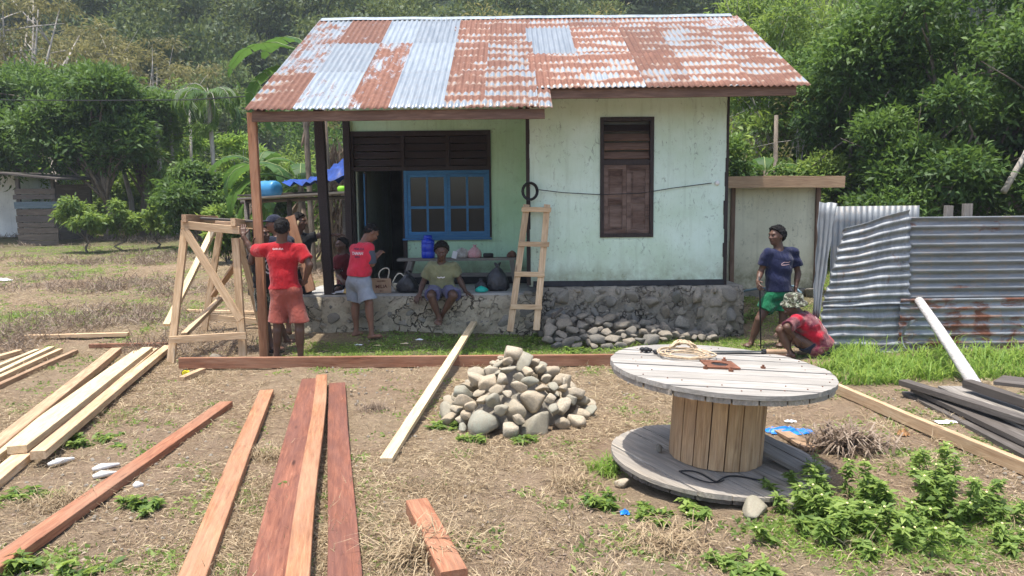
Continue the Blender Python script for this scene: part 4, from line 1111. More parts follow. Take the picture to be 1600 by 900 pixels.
# narrow upright sheet leaning at the left end and the row behind
p0 = W(1270, 500, FY2 + .02)
qsheet([(1279, 316), (1307, 317), (1279, 500), (1269, 500)], (8.62, 8.62, 8.58, 8.58), 3, .010, .10, 2, True)
fsheet(W(1300, 316, 9.9).x, .1, 1.18, W(1350, 322, 9.9).z - .1, 9.9, .28, .5, 6, vert=True)
for (px, wv, y0) in ((1482, .085, 321), (1512, .10, 318)):
    p = W(px, y0, FY2 + .12); board('fence_post', (p.x, FY2 + .12, -.05), (p.x, FY2 + .12, p.z), wv, .06, GREYW, fence, side=(1, 0, 0))
# torn flap of tin at the seam
m = MB(); n = 8
for i in range(n + 1):
    p = W(1424 - 16 * math.sin(i / n * 2.6), 500 + 46 * i / n, FY2 - .08 - .03 * math.sin(i)); m.v += [tuple(p), tuple(p + Vector((.06 - .04 * i / n, .02, .0)))]
for i in range(n): m.f.append((2 * i, 2 * i + 1, 2 * i + 3, 2 * i + 2))
o = part('torn_flap', m, TINF, fence, smooth=True); o['rust'] = .2; o['dash'] = .5; o['phase'] = 0.
# leaning pole
PEELED = m_plain('peeled_grey_pole', (.46, .44, .43), .8, .25, 10, stretch=(1, 1, 8))
part('leaning_pole', MB().tube([G(1530, 612, .0).lerp(W(1436, 470, 8.66), t) + Vector((0, 0, .012 * math.sin(t * 3.1))) for t in (0, .2, .4, .6, .8, 1)], [.062, .060, .056, .056, .052, .050], 12), PEELED, None, smooth=True, label='peeled grey pole leaning against the tin fence', cat='pole')

# ------------------------------------------------------------------ litter
def crumple(name, px, py, sx, sy, sz, mat, label, seed, cat='litter', rz=0):
    p = G(px, py); rg = np.random.default_rng(seed); m = MB(); n = 7
    for i in range(n + 1):
        for j in range(n + 1):
            u, v = i / n * 2 - 1, j / n * 2 - 1; e = 1 + rg.uniform(-.15, .15)
            x, y = u * sx / 2 * e, v * sy / 2 * e; c_, s_ = math.cos(rz), math.sin(rz)
            m.v.append((p.x + x * c_ - y * s_, p.y + x * s_ + y * c_, p.z + .008 + sz * rg.uniform(0, 1) * (1 - max(abs(u), abs(v)) ** 2 * .8)))
    for i in range(n):
        for j in range(n): a = i * (n + 1) + j; m.f.append((a, a + n + 1, a + n + 2, a + 1))
    return part(name, m, mat, None, smooth=False, origin=p, label=label, cat=cat)
BLUEPL = m_plain('blue_plastic', (.015, .19, .62), .35, .2, 8)
crumple('plastic_scrap', 1233, 676, .34, .16, .05, BLUEPL, 'crumpled bright blue plastic scrap right of the cable drum', 1)
crumple('plastic_scrap', 976, 804, .05, .05, .03, BLUEPL, 'tiny blue plastic scrap in front of the cable drum', 2)
crumple('paper_scrap', 1235, 660, .09, .05, .02, WHITEP, 'small white scrap beside the blue plastic', 3)
crumple('paper_scrap', 1484, 661, .20, .08, .02, WHITEP, 'white scrap between the long batten and the dark planks', 4)
crumple('plastic_scrap', 4, 439, .32, .18, .06, WHITEP, 'white plastic scrap at the left edge in the dry grass', 5)
crumple('paper_scrap', 143, 486, .24, .12, .03, CREAM, 'pale green-white scrap in the middle left of the dry field', 6)
DRYL = m_plain('dry_leaf', (.36, .20, .09), .8, .4, 9)
crumple('dry_leaf', 1411, 682, .09, .06, .07, DRYL, 'curled brown dry leaf beside the long batten', 7, 'leaf')
STY = m_plain('white_bark_strip', (.72, .70, .66), .7, .12, 12)
for (a, b, lb) in (((75, 726), (116, 716), 'white stick in front of the pale stack'), ((144, 734), (187, 725), 'white stick above the other of the pair'), ((145, 745), (183, 738), 'white stick below the other of the pair'), ((208, 760), (224, 757), 'tiny white chip beside the long red plank')):
    p, q = G(*a, .02), G(*b, .02); part('white_stick', MB().tube([p, (p * 2 + q) / 3 + Vector((0, .004, .004)), q], [.012, .026, .009], 7), STY, None, smooth=True, label=lb, cat='stick')
for i, (px, py) in enumerate([(610, 497), (632, 538), (655, 532), (590, 541), (560, 540), (1010, 545)]):
    crumple('leaf_scrap', px, py, .10, .05, .02, CREAM if i % 2 else WHITEP, ['pale chip on the grass by the porch left of the seated person', 'pale chip on the grass right of the barefoot standing man', 'pale flake on the grass below the seated person', 'pale flake on the grass below the carton', 'pale flake on the grass below the red-shirted man at the door', 'small pale flake behind the cable drum'][i], 20 + i, 'wood chip')
# sandals below the seated person
for px in (671, 703):
    p = G(px, 513); s = thing('sandal', p, 'empty sandal below the seated person, ' + ('left one of the pair' if px < 690 else 'right one of the pair'), 'sandal', 'pair of sandals on the grass')
    part('sole', MB().lathe([(.042, 0), (.045, .01), (.042, .022)], p + Vector((0, 0, .005)), 14).box(p + Vector((0, -.06, .016)), (.08, .13, .02)), BLK, s)
    part('strap', MB().tube([p + Vector((.04 * math.cos(t), -.04, .02 + .05 * math.sin(t))) for t in np.linspace(0, math.pi, 8)], .012, 6), WHITEP, s, smooth=True)
# ------------------------------------------------------------------ people: smooth blended volumes turned into one skin
class Vol:
    def __init__(s, lo, hi, h):
        s.lo = np.array(lo, float); s.h = h; s.n = np.ceil((np.array(hi) - s.lo) / h).astype(int) + 1
        s.V = np.full(s.n, 1.0, np.float32)
    def sub(s, lo, hi):
        a = np.clip(np.floor((np.array(lo) - s.lo) / s.h).astype(int), 0, s.n - 1); b = np.clip(np.ceil((np.array(hi) - s.lo) / s.h).astype(int) + 1, 0, s.n)
        if np.any(b - a < 2): return None, None
        ax = [s.lo[i] + s.h * np.arange(a[i], b[i]) for i in range(3)]
        P = np.stack(np.meshgrid(*ax, indexing='ij'), -1)
        return tuple(slice(a[i], b[i]) for i in range(3)), P
    def add(s, prims):
        for p in prims:
            k = p.get('k', .02); lo, hi = p['bb']; m = k + 3 * s.h
            sl, P = s.sub(np.array(lo) - m, np.array(hi) + m)
            if sl is None: continue
            d = p['fn'](P).astype(np.float32)
            for (c, n) in p.get('clip', ()):
                d = np.maximum(d, (P - np.array(c)) @ np.array(n))
            V = s.V[sl]
            if p.get('cut'): s.V[sl] = np.maximum(V, -d); continue
            h_ = np.clip(.5 + .5 * (V - d) / k, 0, 1); s.V[sl] = V * (1 - h_) + d * h_ - k * h_ * (1 - h_)
    def rough(s, amp, freq, seed=0):
        ax = [s.lo[i] + s.h * np.arange(s.n[i]) for i in range(3)]
        rg = np.random.default_rng(seed); X, Y, Z = np.meshgrid(*ax, indexing='ij', sparse=True)
        acc = 0
        for _ in range(5):
            a = rg.normal(size=3) * freq; acc = acc + np.sin(a[0] * X + a[1] * Y + a[2] * Z + rg.uniform(0, 6) + 1.5 * np.sin(Z * freq * .4 + rg.uniform(0, 6)))
        s.V += (amp / 2.5 * acc).astype(np.float32)
    def clip(s, c, n):
        ax = [s.lo[i] + s.h * np.arange(s.n[i]) for i in range(3)]; X, Y, Z = np.meshgrid(*ax, indexing='ij', sparse=True)
        s.V = np.maximum(s.V, ((X - c[0]) * n[0] + (Y - c[1]) * n[1] + (Z - c[2]) * n[2]).astype(np.float32))
    def mesh(s):
        V = s.V; S = V < 0; n = s.n
        cor = [(a, b, c) for a in (0, 1) for b in (0, 1) for c in (0, 1)]
        sl = lambda A, o: A[o[0]:n[0] - 1 + o[0], o[1]:n[1] - 1 + o[1], o[2]:n[2] - 1 + o[2]]
        cnt = sum(sl(S, o).astype(np.int8) for o in cor)
        ids = np.argwhere((cnt > 0) & (cnt < 8))
        if len(ids) == 0: return np.zeros((0, 3)), np.zeros((0, 4), int)
        vals = np.stack([V[ids[:, 0] + o[0], ids[:, 1] + o[1], ids[:, 2] + o[2]] for o in cor], 1)
        acc = np.zeros((len(ids), 3)); c_ = np.zeros(len(ids))
        for i, a in enumerate(cor):
            for j, b in enumerate(cor):
                if j > i and sum(abs(x - y) for x, y in zip(a, b)) == 1:
                    va, vb = vals[:, i], vals[:, j]; m = (va < 0) != (vb < 0)
                    t = np.where(m, va / np.where(m, va - vb, 1), 0)
                    acc += np.where(m[:, None], np.array(a) + t[:, None] * (np.array(b) - np.array(a)), 0); c_ += m
        P = s.lo + (ids + acc / c_[:, None]) * s.h
        idx = np.full(n - 1, -1, np.int64); idx[ids[:, 0], ids[:, 1], ids[:, 2]] = np.arange(len(ids))
        Q = []
        for ax in range(3):
            u, v = (ax + 1) % 3, (ax + 2) % 3
            A = [slice(None)] * 3; B = [slice(None)] * 3; A[ax] = slice(0, n[ax] - 1); B[ax] = slice(1, n[ax])
            for w in (u, v): A[w] = slice(1, n[w] - 1); B[w] = slice(1, n[w] - 1)
            sa, sb = S[tuple(A)], S[tuple(B)]; e = np.argwhere(sa != sb)
            fl = sa[tuple(e.T)]; e = e.copy(); e[:, u] += 1; e[:, v] += 1
            def g(du, dv):
                t = e.copy(); t[:, u] += du; t[:, v] += dv; return idx[t[:, 0], t[:, 1], t[:, 2]]
            q = np.stack([g(-1, -1), g(0, -1), g(0, 0), g(-1, 0)], 1)
            q[~fl] = q[~fl][:, ::-1]; Q.append(q)
        return P, np.concatenate(Q)

A3 = lambda v: np.array(tuple(v), float)
def cone(a, b, ra, rb, flat=None, q=1.0, k=.02, clip=(), cut=False):
    a, b = A3(a), A3(b); ab = b - a; L2 = float(ab @ ab) + 1e-9; r = max(ra, rb)
    fl = None if flat is None else A3(Vector(flat).normalized())
    def fn(P):
        t = np.clip(((P - a) @ ab) / L2, 0, 1); D = P - (a + t[..., None] * ab)
        if fl is None: return np.sqrt((D * D).sum(-1)) - (ra + (rb - ra) * t)
        c = D @ fl; return (np.sqrt(np.maximum((D * D).sum(-1) + c * c * (1 / q ** 2 - 1), 0)) - (ra + (rb - ra) * t)) * min(1, q + .12)
    return dict(bb=(np.minimum(a, b) - r, np.maximum(a, b) + r), fn=fn, k=k, clip=clip, cut=cut)
def ell(c, r, R3, k=.02, clip=(), cut=False):
    c = A3(c); r = np.array(r, float); M_ = np.array(R3)      # columns: axes
    def fn(P):
        D = (P - c) @ M_ / r; return (np.sqrt((D * D).sum(-1)) - 1) * float(r.min())
    return dict(bb=(c - r.max(), c + r.max()), fn=fn, k=k, clip=clip, cut=cut)

SKIN = {}
def m_skin(nm, c):
    if nm not in SKIN:
        m = Mat(nm, .5, .4); n = m.noise(m.co(), 7, 4); n2 = m.noise(m.co(), 60, 3)
        m.col(m.ramp(n, [(.3, tuple(x * .8 for x in c)), (.7, tuple(x * 1.15 for x in c))])); m.bump(n2, .2, .002)
        m.b.inputs['Subsurface Weight'].default_value = .05
        SKIN[nm] = m.m
    return SKIN[nm]
SK_D = m_skin('dark_skin', (.100, .052, .035)); SK_M = m_skin('brown_skin', (.20, .098, .064))
m_ = Mat('black_curly_hair', .8, .2); m_.col((.010, .009, .009)); m_.bump(m_.noise(m_.co(), 90, 3), 1.0, .006); HAIR = m_.m
def m_cloth(nm, c, var=.12, extra=None):
    m = Mat(nm, .9, .12); v = m.co((1, 1, 1), 'Object', False); n = m.noise(v, 5, 5, .6); n2 = m.noise(v, 220, 2)
    col = m.ramp(n, [(.3, tuple(x * (1 - var * 1.6) for x in c)), (.7, tuple(min(1, x * (1 + var)) for x in c))])
    if extra: col = extra(m, v, col)
    m.col(col); m.b.inputs['Sheen Weight'].default_value = .15
    m.bump(m.math('ADD', m.math('MULTIPLY', m.noise(m.co((1, 1, .6), 'Object', False), 13, 4, .6, .8), 4.5), m.math('MULTIPLY', n2, .15)), .5, .012); return m.m
EYEW = m_plain('eye_white', (.22, .19, .17), .3, .02, 5, bump=0); EYED = m_plain('eye_dark', (.01, .008, .007), .2, .02, 5, bump=0); LIPM = m_plain('lips', (.13, .05, .042), .5, .1, 20, bump=0)

def basis(up, fr):
    up = Vector(up).normalized(); fr = Vector(fr); fr = (fr - up * fr.dot(up)).normalized(); sd_ = fr.cross(up)
    return sd_, fr, up

def vol_part(name, prims, mat, parent, h, rough=None, clips=(), margin=.03, post=None, **kw):
    lo = np.min([p['bb'][0] for p in prims if not p.get('cut')], 0) - margin; hi = np.max([p['bb'][1] for p in prims if not p.get('cut')], 0) + margin
    v = Vol(lo, hi, h); v.add([p for p in prims if not p.get('cut')])
    if rough: v.rough(*rough)
    v.add([p for p in prims if p.get('cut')])
    for c, n in clips: v.clip(c, n)
    P, Q = v.mesh(); return P, Q

def mesh_part(name, PQ, mat, parent, **kw):
    V = []; F = []; o = 0; off = np.array(wloc(parent))
    for P, Q in PQ: V.append(P - off); F.append(Q + o); o += len(P)
    me = np_mesh(name, np.concatenate(V), np.concatenate(F), smooth=True)
    return link(name, me, mat, parent, **kw)

def hand_prims(wr, dr, pn, side, curl=.5, s=1.0, spread=.12):
    """wr wrist, dr hand direction, pn palm normal, side = thumb side vector"""
    wr = Vector(wr); dr = Vector(dr).normalized(); pn = Vector(pn); pn = (pn - dr * pn.dot(dr)).normalized(); th = Vector(side); th = (th - dr * th.dot(dr) - pn * th.dot(pn)).normalized()
    out = [cone(wr - dr * .02, wr + dr * .02, .026 * s, .027 * s, pn, .75, .012)]
    for k_, w_ in ((-.028, .8), (-.009, 1), (.010, 1), (.028, .95)): out.append(cone(wr + dr * .02 * s + th * k_ * .6 * s, wr + dr * .088 * s + th * k_ * s, .014 * s, .0115 * s, pn, .9, .010))
    for k_, L_ in ((.029, .070), (.010, .080), (-.009, .075), (-.028, .058)):
        p = wr + dr * .088 * s + th * k_ * s; d = (dr + th * k_ * spread / .03).normalized(); r = .0095 * s; q = L_ * s
        for seg, fr_ in enumerate((.45, .32, .26)):
            ang = curl * (.5 + .6 * seg); d2 = (d * math.cos(ang) + pn * math.sin(ang)).normalized(); e = p + d2 * q * fr_
            out.append(cone(p, e, r, r * .92, k=.004)); p = e; r *= .9
    p = wr + dr * .03 * s + th * .024 * s; d = (dr * .7 + th * .75 + pn * .25).normalized()
    e = p + d * .040 * s; out.append(cone(p, e, .013 * s, .011 * s, k=.008)); e2 = e + (d * .6 + dr * .6 + pn * .3 * (1 + curl)).normalized() * .032 * s; out.append(cone(e, e2, .011 * s, .0085 * s, k=.004))
    return out

def human(label, J, skin=None, s=1.0, tf=(0, -1, 0), hf=(0, -1, 0), hup=(0, 0, 1), hands={}, shirt=None, shorts=None, hair=.014, hairclip=None, shoes=None, cat='person', sole=None, vest=None, face=True, girth=1.0, sleeve=.62):
    skin = skin or SK_D
    J = {k: Vector(v) for k, v in J.items()}
    base = Vector(((J['anL'].x + J['anR'].x) / 2, (J['anL'].y + J['anR'].y) / 2, min(J['anL'].z, J['anR'].z) - .07))
    T_ = thing('person', base, label, cat)
    hm_ = (J['hipL'] + J['hipR']) / 2
    for q_ in ('hipL', 'hipR'):
        if (J[q_] - hm_).length > .085: J[q_] = hm_ + (J[q_] - hm_).normalized() * .085
    tf = Vector(tf).normalized(); pel, neck = J['pelvis'], J['neck']; ax = (neck - pel).normalized()
    tf = (tf - ax * tf.dot(ax)).normalized(); sdv = (J['shR'] - J['shL']).normalized(); g = girth
    chest = neck - ax * .17 * s; waist = pel + ax * .13 * s
    B = []
    def torso(e, k=.03):
        return [cone(chest + ax * .04 * s - sdv * .055 * s, chest + ax * .04 * s + sdv * .055 * s, .108 * s * g + e, .108 * s * g + e, tf, .82, k),
                cone(chest - sdv * .03 * s, waist - sdv * .025 * s, .118 * s * g + e, .108 * s * g + e, tf, .84, k), cone(chest + sdv * .03 * s, waist + sdv * .025 * s, .118 * s * g + e, .108 * s * g + e, tf, .84, k),
                cone(waist, pel, .118 * s * g + e, .125 * s * g + e, tf, .84, k),
                cone(J['hipL'], J['hipR'], .095 * s + e, .095 * s + e, tf, .95, k),
                cone(J['shL'] * .85 + neck * .15, neck - ax * .05 * s, .047 * s + e * .7, .068 * s + e * .7, None, 1, k), cone(J['shR'] * .85 + neck * .15, neck - ax * .035 * s, .047 * s + e * .7, .068 * s + e * .7, None, 1, k)]
    B += torso(0)
    hc = J['head']; sx, fx, ux = basis(hup, hf); RM = Matrix((sx, fx, ux)).transposed()
    rn = .058 * s
    B.append(cone(neck - ax * .02, hc - ux * .05 * s - fx * .02 * s, rn * 1.08, rn * .95, k=.02))
    for S_ in ('L', 'R'):
        sh, el, wr = J['sh' + S_], J['el' + S_], J['wr' + S_]
        B += [cone(sh, el, .050 * s, .037 * s, k=.025), cone(el, wr, .037 * s, .0245 * s, k=.015), cone(el + (wr - el) * .1, el + (wr - el) * .4, .036 * s, .036 * s, k=.02)]
        hp, kn, an, toe = J['hip' + S_], J['kn' + S_], J['an' + S_], J['toe' + S_]
        B += [cone(hp, kn, .086 * s, .053 * s, k=.03), cone(kn, an, .050 * s, .031 * s, k=.015)]
        kd = (an - kn).normalized(); back = (an - toe); back = (back - kd * back.dot(kd)); back = back.normalized() if back.length > 1e-4 else -tf
        B.append(cone(kn + kd * .07 * s + back * .014 * s, kn + kd * .19 * s + back * .012 * s, .050 * s, .042 * s, k=.03))
        fd = (toe - an).normalized(); heel = an + back * .028 * s + kd * .045 * s
        B += [cone(an, heel, .033 * s, .030 * s, k=.02), cone(heel + fd * .0, an + (toe - an) * .75, .030 * s, .036 * s, (0, 0, 1), .75, .02)]
        sf = fd.cross(Vector((0, 0, 1))).normalized()
        for q in range(5): B.append(cone(an + (toe - an) * .72 + sf * (q - 2) * .016 * s, toe + sf * (q - 2) * .017 * s - fd * abs(q - 1.5) * .008, .014 * s, .0115 * s, k=.008))
    P1 = vol_part('b', B, skin, T_, .0095)
    Hd = [ell(hc + ux * .018 * s - fx * .008 * s, (.076 * s, .095 * s, .092 * s), RM, k=.01), ell(hc + fx * .022 * s - ux * .045 * s, (.058 * s, .062 * s, .062 * s), RM, k=.03),
          cone(hc + fx * .055 * s - ux * .088 * s, hc + fx * .035 * s - ux * .085 * s, .022 * s, .03 * s, k=.03),
          cone(hc + fx * .080 * s + ux * .018 * s, hc + fx * .100 * s - ux * .022 * s, .009 * s, .0155 * s, k=.010),
          cone(hc + fx * .092 * s - ux * .026 * s - sx * .013 * s, hc + fx * .092 * s - ux * .026 * s + sx * .013 * s, .0105 * s, .0105 * s, k=.007),
          cone(hc + fx * .078 * s + ux * .030 * s - sx * .035 * s, hc + fx * .078 * s + ux * .030 * s + sx * .035 * s, .013 * s, .013 * s, k=.016),
          cone(hc + fx * .080 * s - ux * .053 * s - sx * .018 * s, hc + fx * .080 * s - ux * .053 * s + sx * .018 * s, .012 * s, .012 * s, k=.010),
          ell(hc + fx * .088 * s + ux * .010 * s - sx * .031 * s, (.016 * s,) * 3, RM, cut=True), ell(hc + fx * .088 * s + ux * .010 * s + sx * .031 * s, (.016 * s,) * 3, RM, cut=True)]
    for q in (-1, 1):
        Hd += [ell(hc + sx * q * .078 * s - ux * .005 * s - fx * .008 * s, (.012 * s, .020 * s, .031 * s), RM, k=.008)]
        Hd += [ell(hc + fx * .060 * s - ux * .018 * s + sx * q * .040 * s, (.022 * s,) * 3, RM, k=.02)]
    Hd.append(cone(neck, hc - ux * .04 * s, rn, rn * .95, k=.02))
    P2 = vol_part('h', Hd, skin, T_, .0055)
    PQ = [P1, P2]
    for S_ in ('L', 'R'):
        wr, el = J['wr' + S_], J['el' + S_]; hd = hands.get(S_, {})
        dr = Vector(hd.get('dir', wr - el)); pn = Vector(hd.get('palm', (0, .3, -1) if abs(dr.normalized().z) < .7 else -sdv * (1 if S_ == 'R' else -1)))
        tv = Vector(hd.get('thumb', tf))
        PQ.append(vol_part('hd', hand_prims(wr, dr, pn, tv, hd.get('curl', .35), s), skin, T_, .0048))
    body = mesh_part('body', PQ, skin, T_)
    if face:
        for q in (-1, 1):
            e = hc + fx * .0765 * s + ux * .010 * s + sx * q * .031 * s
            part('eye', MB().lathe([(.0015, -.009), (.006, -.006), (.0088, 0), (.006, .0055), (.0015, .0075)], e, 10, fx), EYEW, T_, smooth=True)
            part('iris', MB().lathe([(.0056, .004), (.0052, .0078), (.001, .0088)], e, 8, fx), EYED, T_, smooth=True)
        part('lips', MB().tube([hc + fx * (.084 - .01 * abs(t)) * s - ux * .054 * s + sx * t * .024 * s for t in (-1, -.5, 0, .5, 1)], [.003, .006, .007, .006, .003], 6), LIPM, T_, smooth=True)
    if hair:
        n1 = (-fx * .72 + ux * .70).normalized() if hairclip is None else (fx * hairclip[0] + ux * hairclip[1]).normalized()
        c1 = hc + fx * .030 * s + ux * .052 * s
        PQh = vol_part('x', [ell(hc + ux * .020 * s - fx * .010 * s, (.076 * s + hair * .8, .095 * s + hair, .092 * s + hair), RM), cone(hc - fx * .055 * s - ux * .02 * s, hc - fx * .045 * s - ux * .045 * s, .045 * s, .035 * s, k=.03)], HAIR, T_, .0055, (.006 + hair * .18, 150, 3), [(c1, -n1)])
        mesh_part('hair', [PQh], HAIR, T_)
    sobj = None
    if shirt:
        hem = J['hem'] if 'hem' in J else pel + ax * .02
        e = shirt.get('e', .021); pr = torso(e)
        hx = (pel - ax * .18)
        pr.append(cone(waist, hx, .122 * s * g + e, .142 * s * g + e, tf, .90, .03))
        for S_ in ('L', 'R'):
            sh, el = J['sh' + S_], J['el' + S_]; d = (el - sh).normalized(); L_ = (el - sh).length * sleeve; c = sh + d * L_
            if shirt.get('nosleeve'):
                pr.append(cone(sh - d * .0, sh + d * .03, .064 * s, .060 * s, None, 1, .03, clip=[(sh + d * .02, d)])); continue
            pr.append(cone(sh - d * .01, c + d * .05, .063 * s + e * .4, .063 * s + e * .6, None, 1, .03, clip=[(c, d)]))
            pr.append(cone(c - d * .03, c + d * .06, .045 * s, .045 * s, cut=True))
        pr.append(cone(neck + ax * .030, neck + ax * .14, .066 * s, .085 * s, cut=True))
        pr.append(cone(neck + ax * .020 + tf * .035, neck + ax * .12 + tf * .08, .058 * s, .07 * s, cut=True))
        hn = -ax if 'hemn' not in shirt else Vector(shirt['hemn'])
        PQs = vol_part('s', pr, None, T_, .0085, (.0075, 24, shirt.get('seed', 1)), [(hem, hn.normalized())])
        sobj = mesh_part(shirt.get('name', 'shirt'), [PQs], shirt['mat'], T_)
    if shorts:
        e = shorts.get('e', .020); pr = [cone(J['hipL'], J['hipR'], .095 * s + e * .4, .095 * s + e * .4, tf, .98, .05), cone(waist - ax * .03, pel, .120 * s * g + .006, .128 * s * g + .008, tf, .88, .03)]
        for S_ in ('L', 'R'):
            hp, kn, an = J['hip' + S_], J['kn' + S_], J['an' + S_]; d = (kn - hp); L_ = d.length; d.normalize(); f_ = shorts.get('len', .8); c = hp + d * L_ * min(f_, 1.0)
            if f_ > 1.0: c = kn + (an - kn) * (f_ - 1.0); d2 = (an - kn).normalized(); pr.append(cone(hp, kn, .085 * s + e, .076 * s + e, k=.03)); pr.append(cone(kn, c + d2 * .05, .076 * s + e, .072 * s + e, k=.03, clip=[(c, d2)])); pr.append(cone(c - d2 * .03, c + d2 * .06, .058 * s, .058 * s, cut=True))
            else: pr.append(cone(hp, c + d * .05, .083 * s + e * .3, .078 * s + e * 1.5, k=.045, clip=[(c, d)])); pr.append(cone(c - d * .02, c + d * .08, .061 * s + e * .15, .063 * s + e * .2, cut=True))
        cl = [((neck + pel) / 2 + ax * -.10 * s, ax)]
        PQs = vol_part('t', pr, None, T_, .0085, (.010, 21, shorts.get('seed', 2)), cl)
        mesh_part(shorts.get('name', 'shorts'), [PQs], shorts['mat'], T_)
    T_['_'] = 0; del T_['_']
    return T_, sobj, dict(hc=hc, sx=sx, fx=fx, ux=ux, ax=ax, tf=tf, sdv=sdv, neck=neck, pel=pel, chest=chest, s=s)

def project(name, me2d, sobj, parent, org, right, up, mat, off=.003):
    """wrap flat lettering or a print onto a garment; org is a spot outside the cloth, the print is pushed along -normal"""
    org, right, up = Vector(org), Vector(right).normalized(), Vector(up).normalized(); nrm = right.cross(up)
    base = wloc(parent); bv = BVHTree.FromPolygons([tuple(v.co + base) for v in sobj.data.vertices], [tuple(p.vertices) for p in sobj.data.polygons])
    miss = 0
    for v in me2d.vertices:
        p = org + right * v.co.x + up * v.co.y + nrm * .15
        h, nn, _, _ = bv.ray_cast(p, -nrm, .6)
        if h is None: miss += 1; v.co = org - base; continue
        v.co = h + nrm * off - base
    me2d.materials.clear(); me2d.materials.append(mat); return link(name, me2d, None, parent)
def poly2d(pts, n=1):
    me = bpy.data.meshes.new('print'); m = MB()
    for (pl_) in pts: i = len(m.v); m.v += [(x, y, 0) for x, y in pl_]; m.f.append(tuple(range(i, i + len(pl_))))
    me.from_pydata(m.v, [], m.f); return me
def strip2d(path, w):
    """flat ribbon along a 2D path"""
    m = []
    for (a, b) in zip(path[:-1], path[1:]):
        dx, dy = b[0] - a[0], b[1] - a[1]; L_ = math.hypot(dx, dy) + 1e-9; nx_, ny_ = -dy / L_ * w / 2, dx / L_ * w / 2
        m.append([(a[0] + nx_, a[1] + ny_), (a[0] - nx_, a[1] - ny_), (b[0] - nx_, b[1] - ny_), (b[0] + nx_, b[1] + ny_)])
    return poly2d(m)
INKW = m_plain('white_print', (.65, .60, .58), .8, .1, 30, bump=0); INKP = m_plain('faded_pink_print', (.62, .42, .42), .8, .2, 30, bump=0); INKD = m_plain('dark_print', (.08, .03, .06), .8, .1, 30, bump=0); INKR = m_plain('red_print', (.55, .02, .06), .8, .1, 30, bump=0)
C_RED = m_cloth('red_tshirt_cloth', (.33, .012, .018)); C_TERRA = m_cloth('terracotta_shorts_cloth', (.26, .068, .050)); C_PINK = m_cloth('coral_red_shirt_cloth', (.60, .035, .065))
C_GREY = m_cloth('grey_jersey_cloth', (.27, .30, .35), .2); C_OLIVE = m_cloth('olive_tshirt_cloth', (.21, .21, .115), .2); C_NAVY = m_cloth('navy_tshirt_cloth', (.013, .017, .050)); C_GREEN = m_cloth('green_shorts_cloth', (.008, .115, .050), .2)
C_BLACK = m_cloth('black_cloth', (.014, .015, .017)); C_DKN = m_cloth('dark_navy_shorts_cloth', (.018, .022, .04)); C_PURP = m_cloth('greyish_purple_shorts_cloth', (.085, .082, .15), .2); C_DRED = m_cloth('dark_red_cloth', (.085, .010, .014), .25)
def _camo(a, b, c, d):
    def f(m, v, col):
        n = m.noise(v, 16, 3, .6); n2 = m.noise(v, 27, 3, .6)
        return m.mix(m.ramp(n2, [(.55, 0.0), (.57, 1.0)]), m.ramp(n, [(.40, a), (.45, b), (.53, c), (.60, d)], 'CONSTANT'), a)
    return f
C_CAMO = m_cloth('camouflage_cloth', (.1, .1, .08), extra=_camo((.02, .022, .018), (.10, .11, .07), (.30, .29, .24), (.05, .07, .04)))
C_HAT = m_cloth('camouflage_hat_cloth', (.1, .1, .08), extra=_camo((.035, .03, .022), (.09, .10, .06), (.28, .28, .23), (.045, .08, .045)))
def _patch(m, v, col):
    n = m.noise(v, 4.5, 2, .5); return m.mix(m.ramp(n, [(.40, 0.0), (.50, 1.0)]), (.42, .012, .03), m.mix(m.ramp(m.noise(v, 9, 3), [(.45, 0), (.6, 1.0)]), (.11, .018, .035), (.22, .09, .09)))
C_SPORT = m_cloth('red_and_maroon_jersey_cloth', (.4, .02, .04), extra=_patch)

# 1 the man in a red T-shirt, seen from behind, one arm up to the stand
Y1 = 8.42
g1 = float(gh(-2.6, Y1))
J = dict(head=W(441, 357, Y1 - .01), neck=W(440, 381, Y1), shL=W(411, 391, Y1), shR=W(471, 391, Y1), elL=W(393, 391, Y1 + .20), wrL=W(380, 369, Y1 + .20), elR=W(484, 414, Y1 - .05), wrR=W(476, 441, Y1 + .03),
         pelvis=W(441, 449, Y1), hipL=W(431, 456, Y1), hipR=W(462, 456, Y1), knL=W(434, 508, Y1 - .02), knR=W(468, 508, Y1 - .02), anL=W(432, 562, Y1), anR=W(470, 562, Y1), toeL=W(428, 558, Y1 + .17), toeR=W(475, 558, Y1 + .17), hem=W(441, 451, Y1))
J['pelvis'] = W(446, 449, Y1)
t, sh, b = human('person in a red T-shirt and terracotta shorts seen from behind, touching the timber stand', J, SK_D, 1.0, (0, 1, 0), (-.1, 1, -.05), (0, 0, 1),
    {'L': dict(dir=(-.15, .3, .9), palm=(-.3, 1, 0), thumb=(1, 0, .2), curl=.5), 'R': dict(dir=(-.75, .3, -.35), palm=(-.2, 1, -.3), thumb=(-.3, .2, 1), curl=.5)},
    dict(mat=C_RED, name='tshirt'), dict(mat=C_TERRA, len=.93, e=.028), hair=.010, face=False)
project('back_print', text_mesh('GARUDA', .03, 0, .0008), sh, t, b['neck'] - b['ax'] * .055 + Vector((-.02, -.2, 0)), (1, 0, 0), (0, 0, 1), INKP)
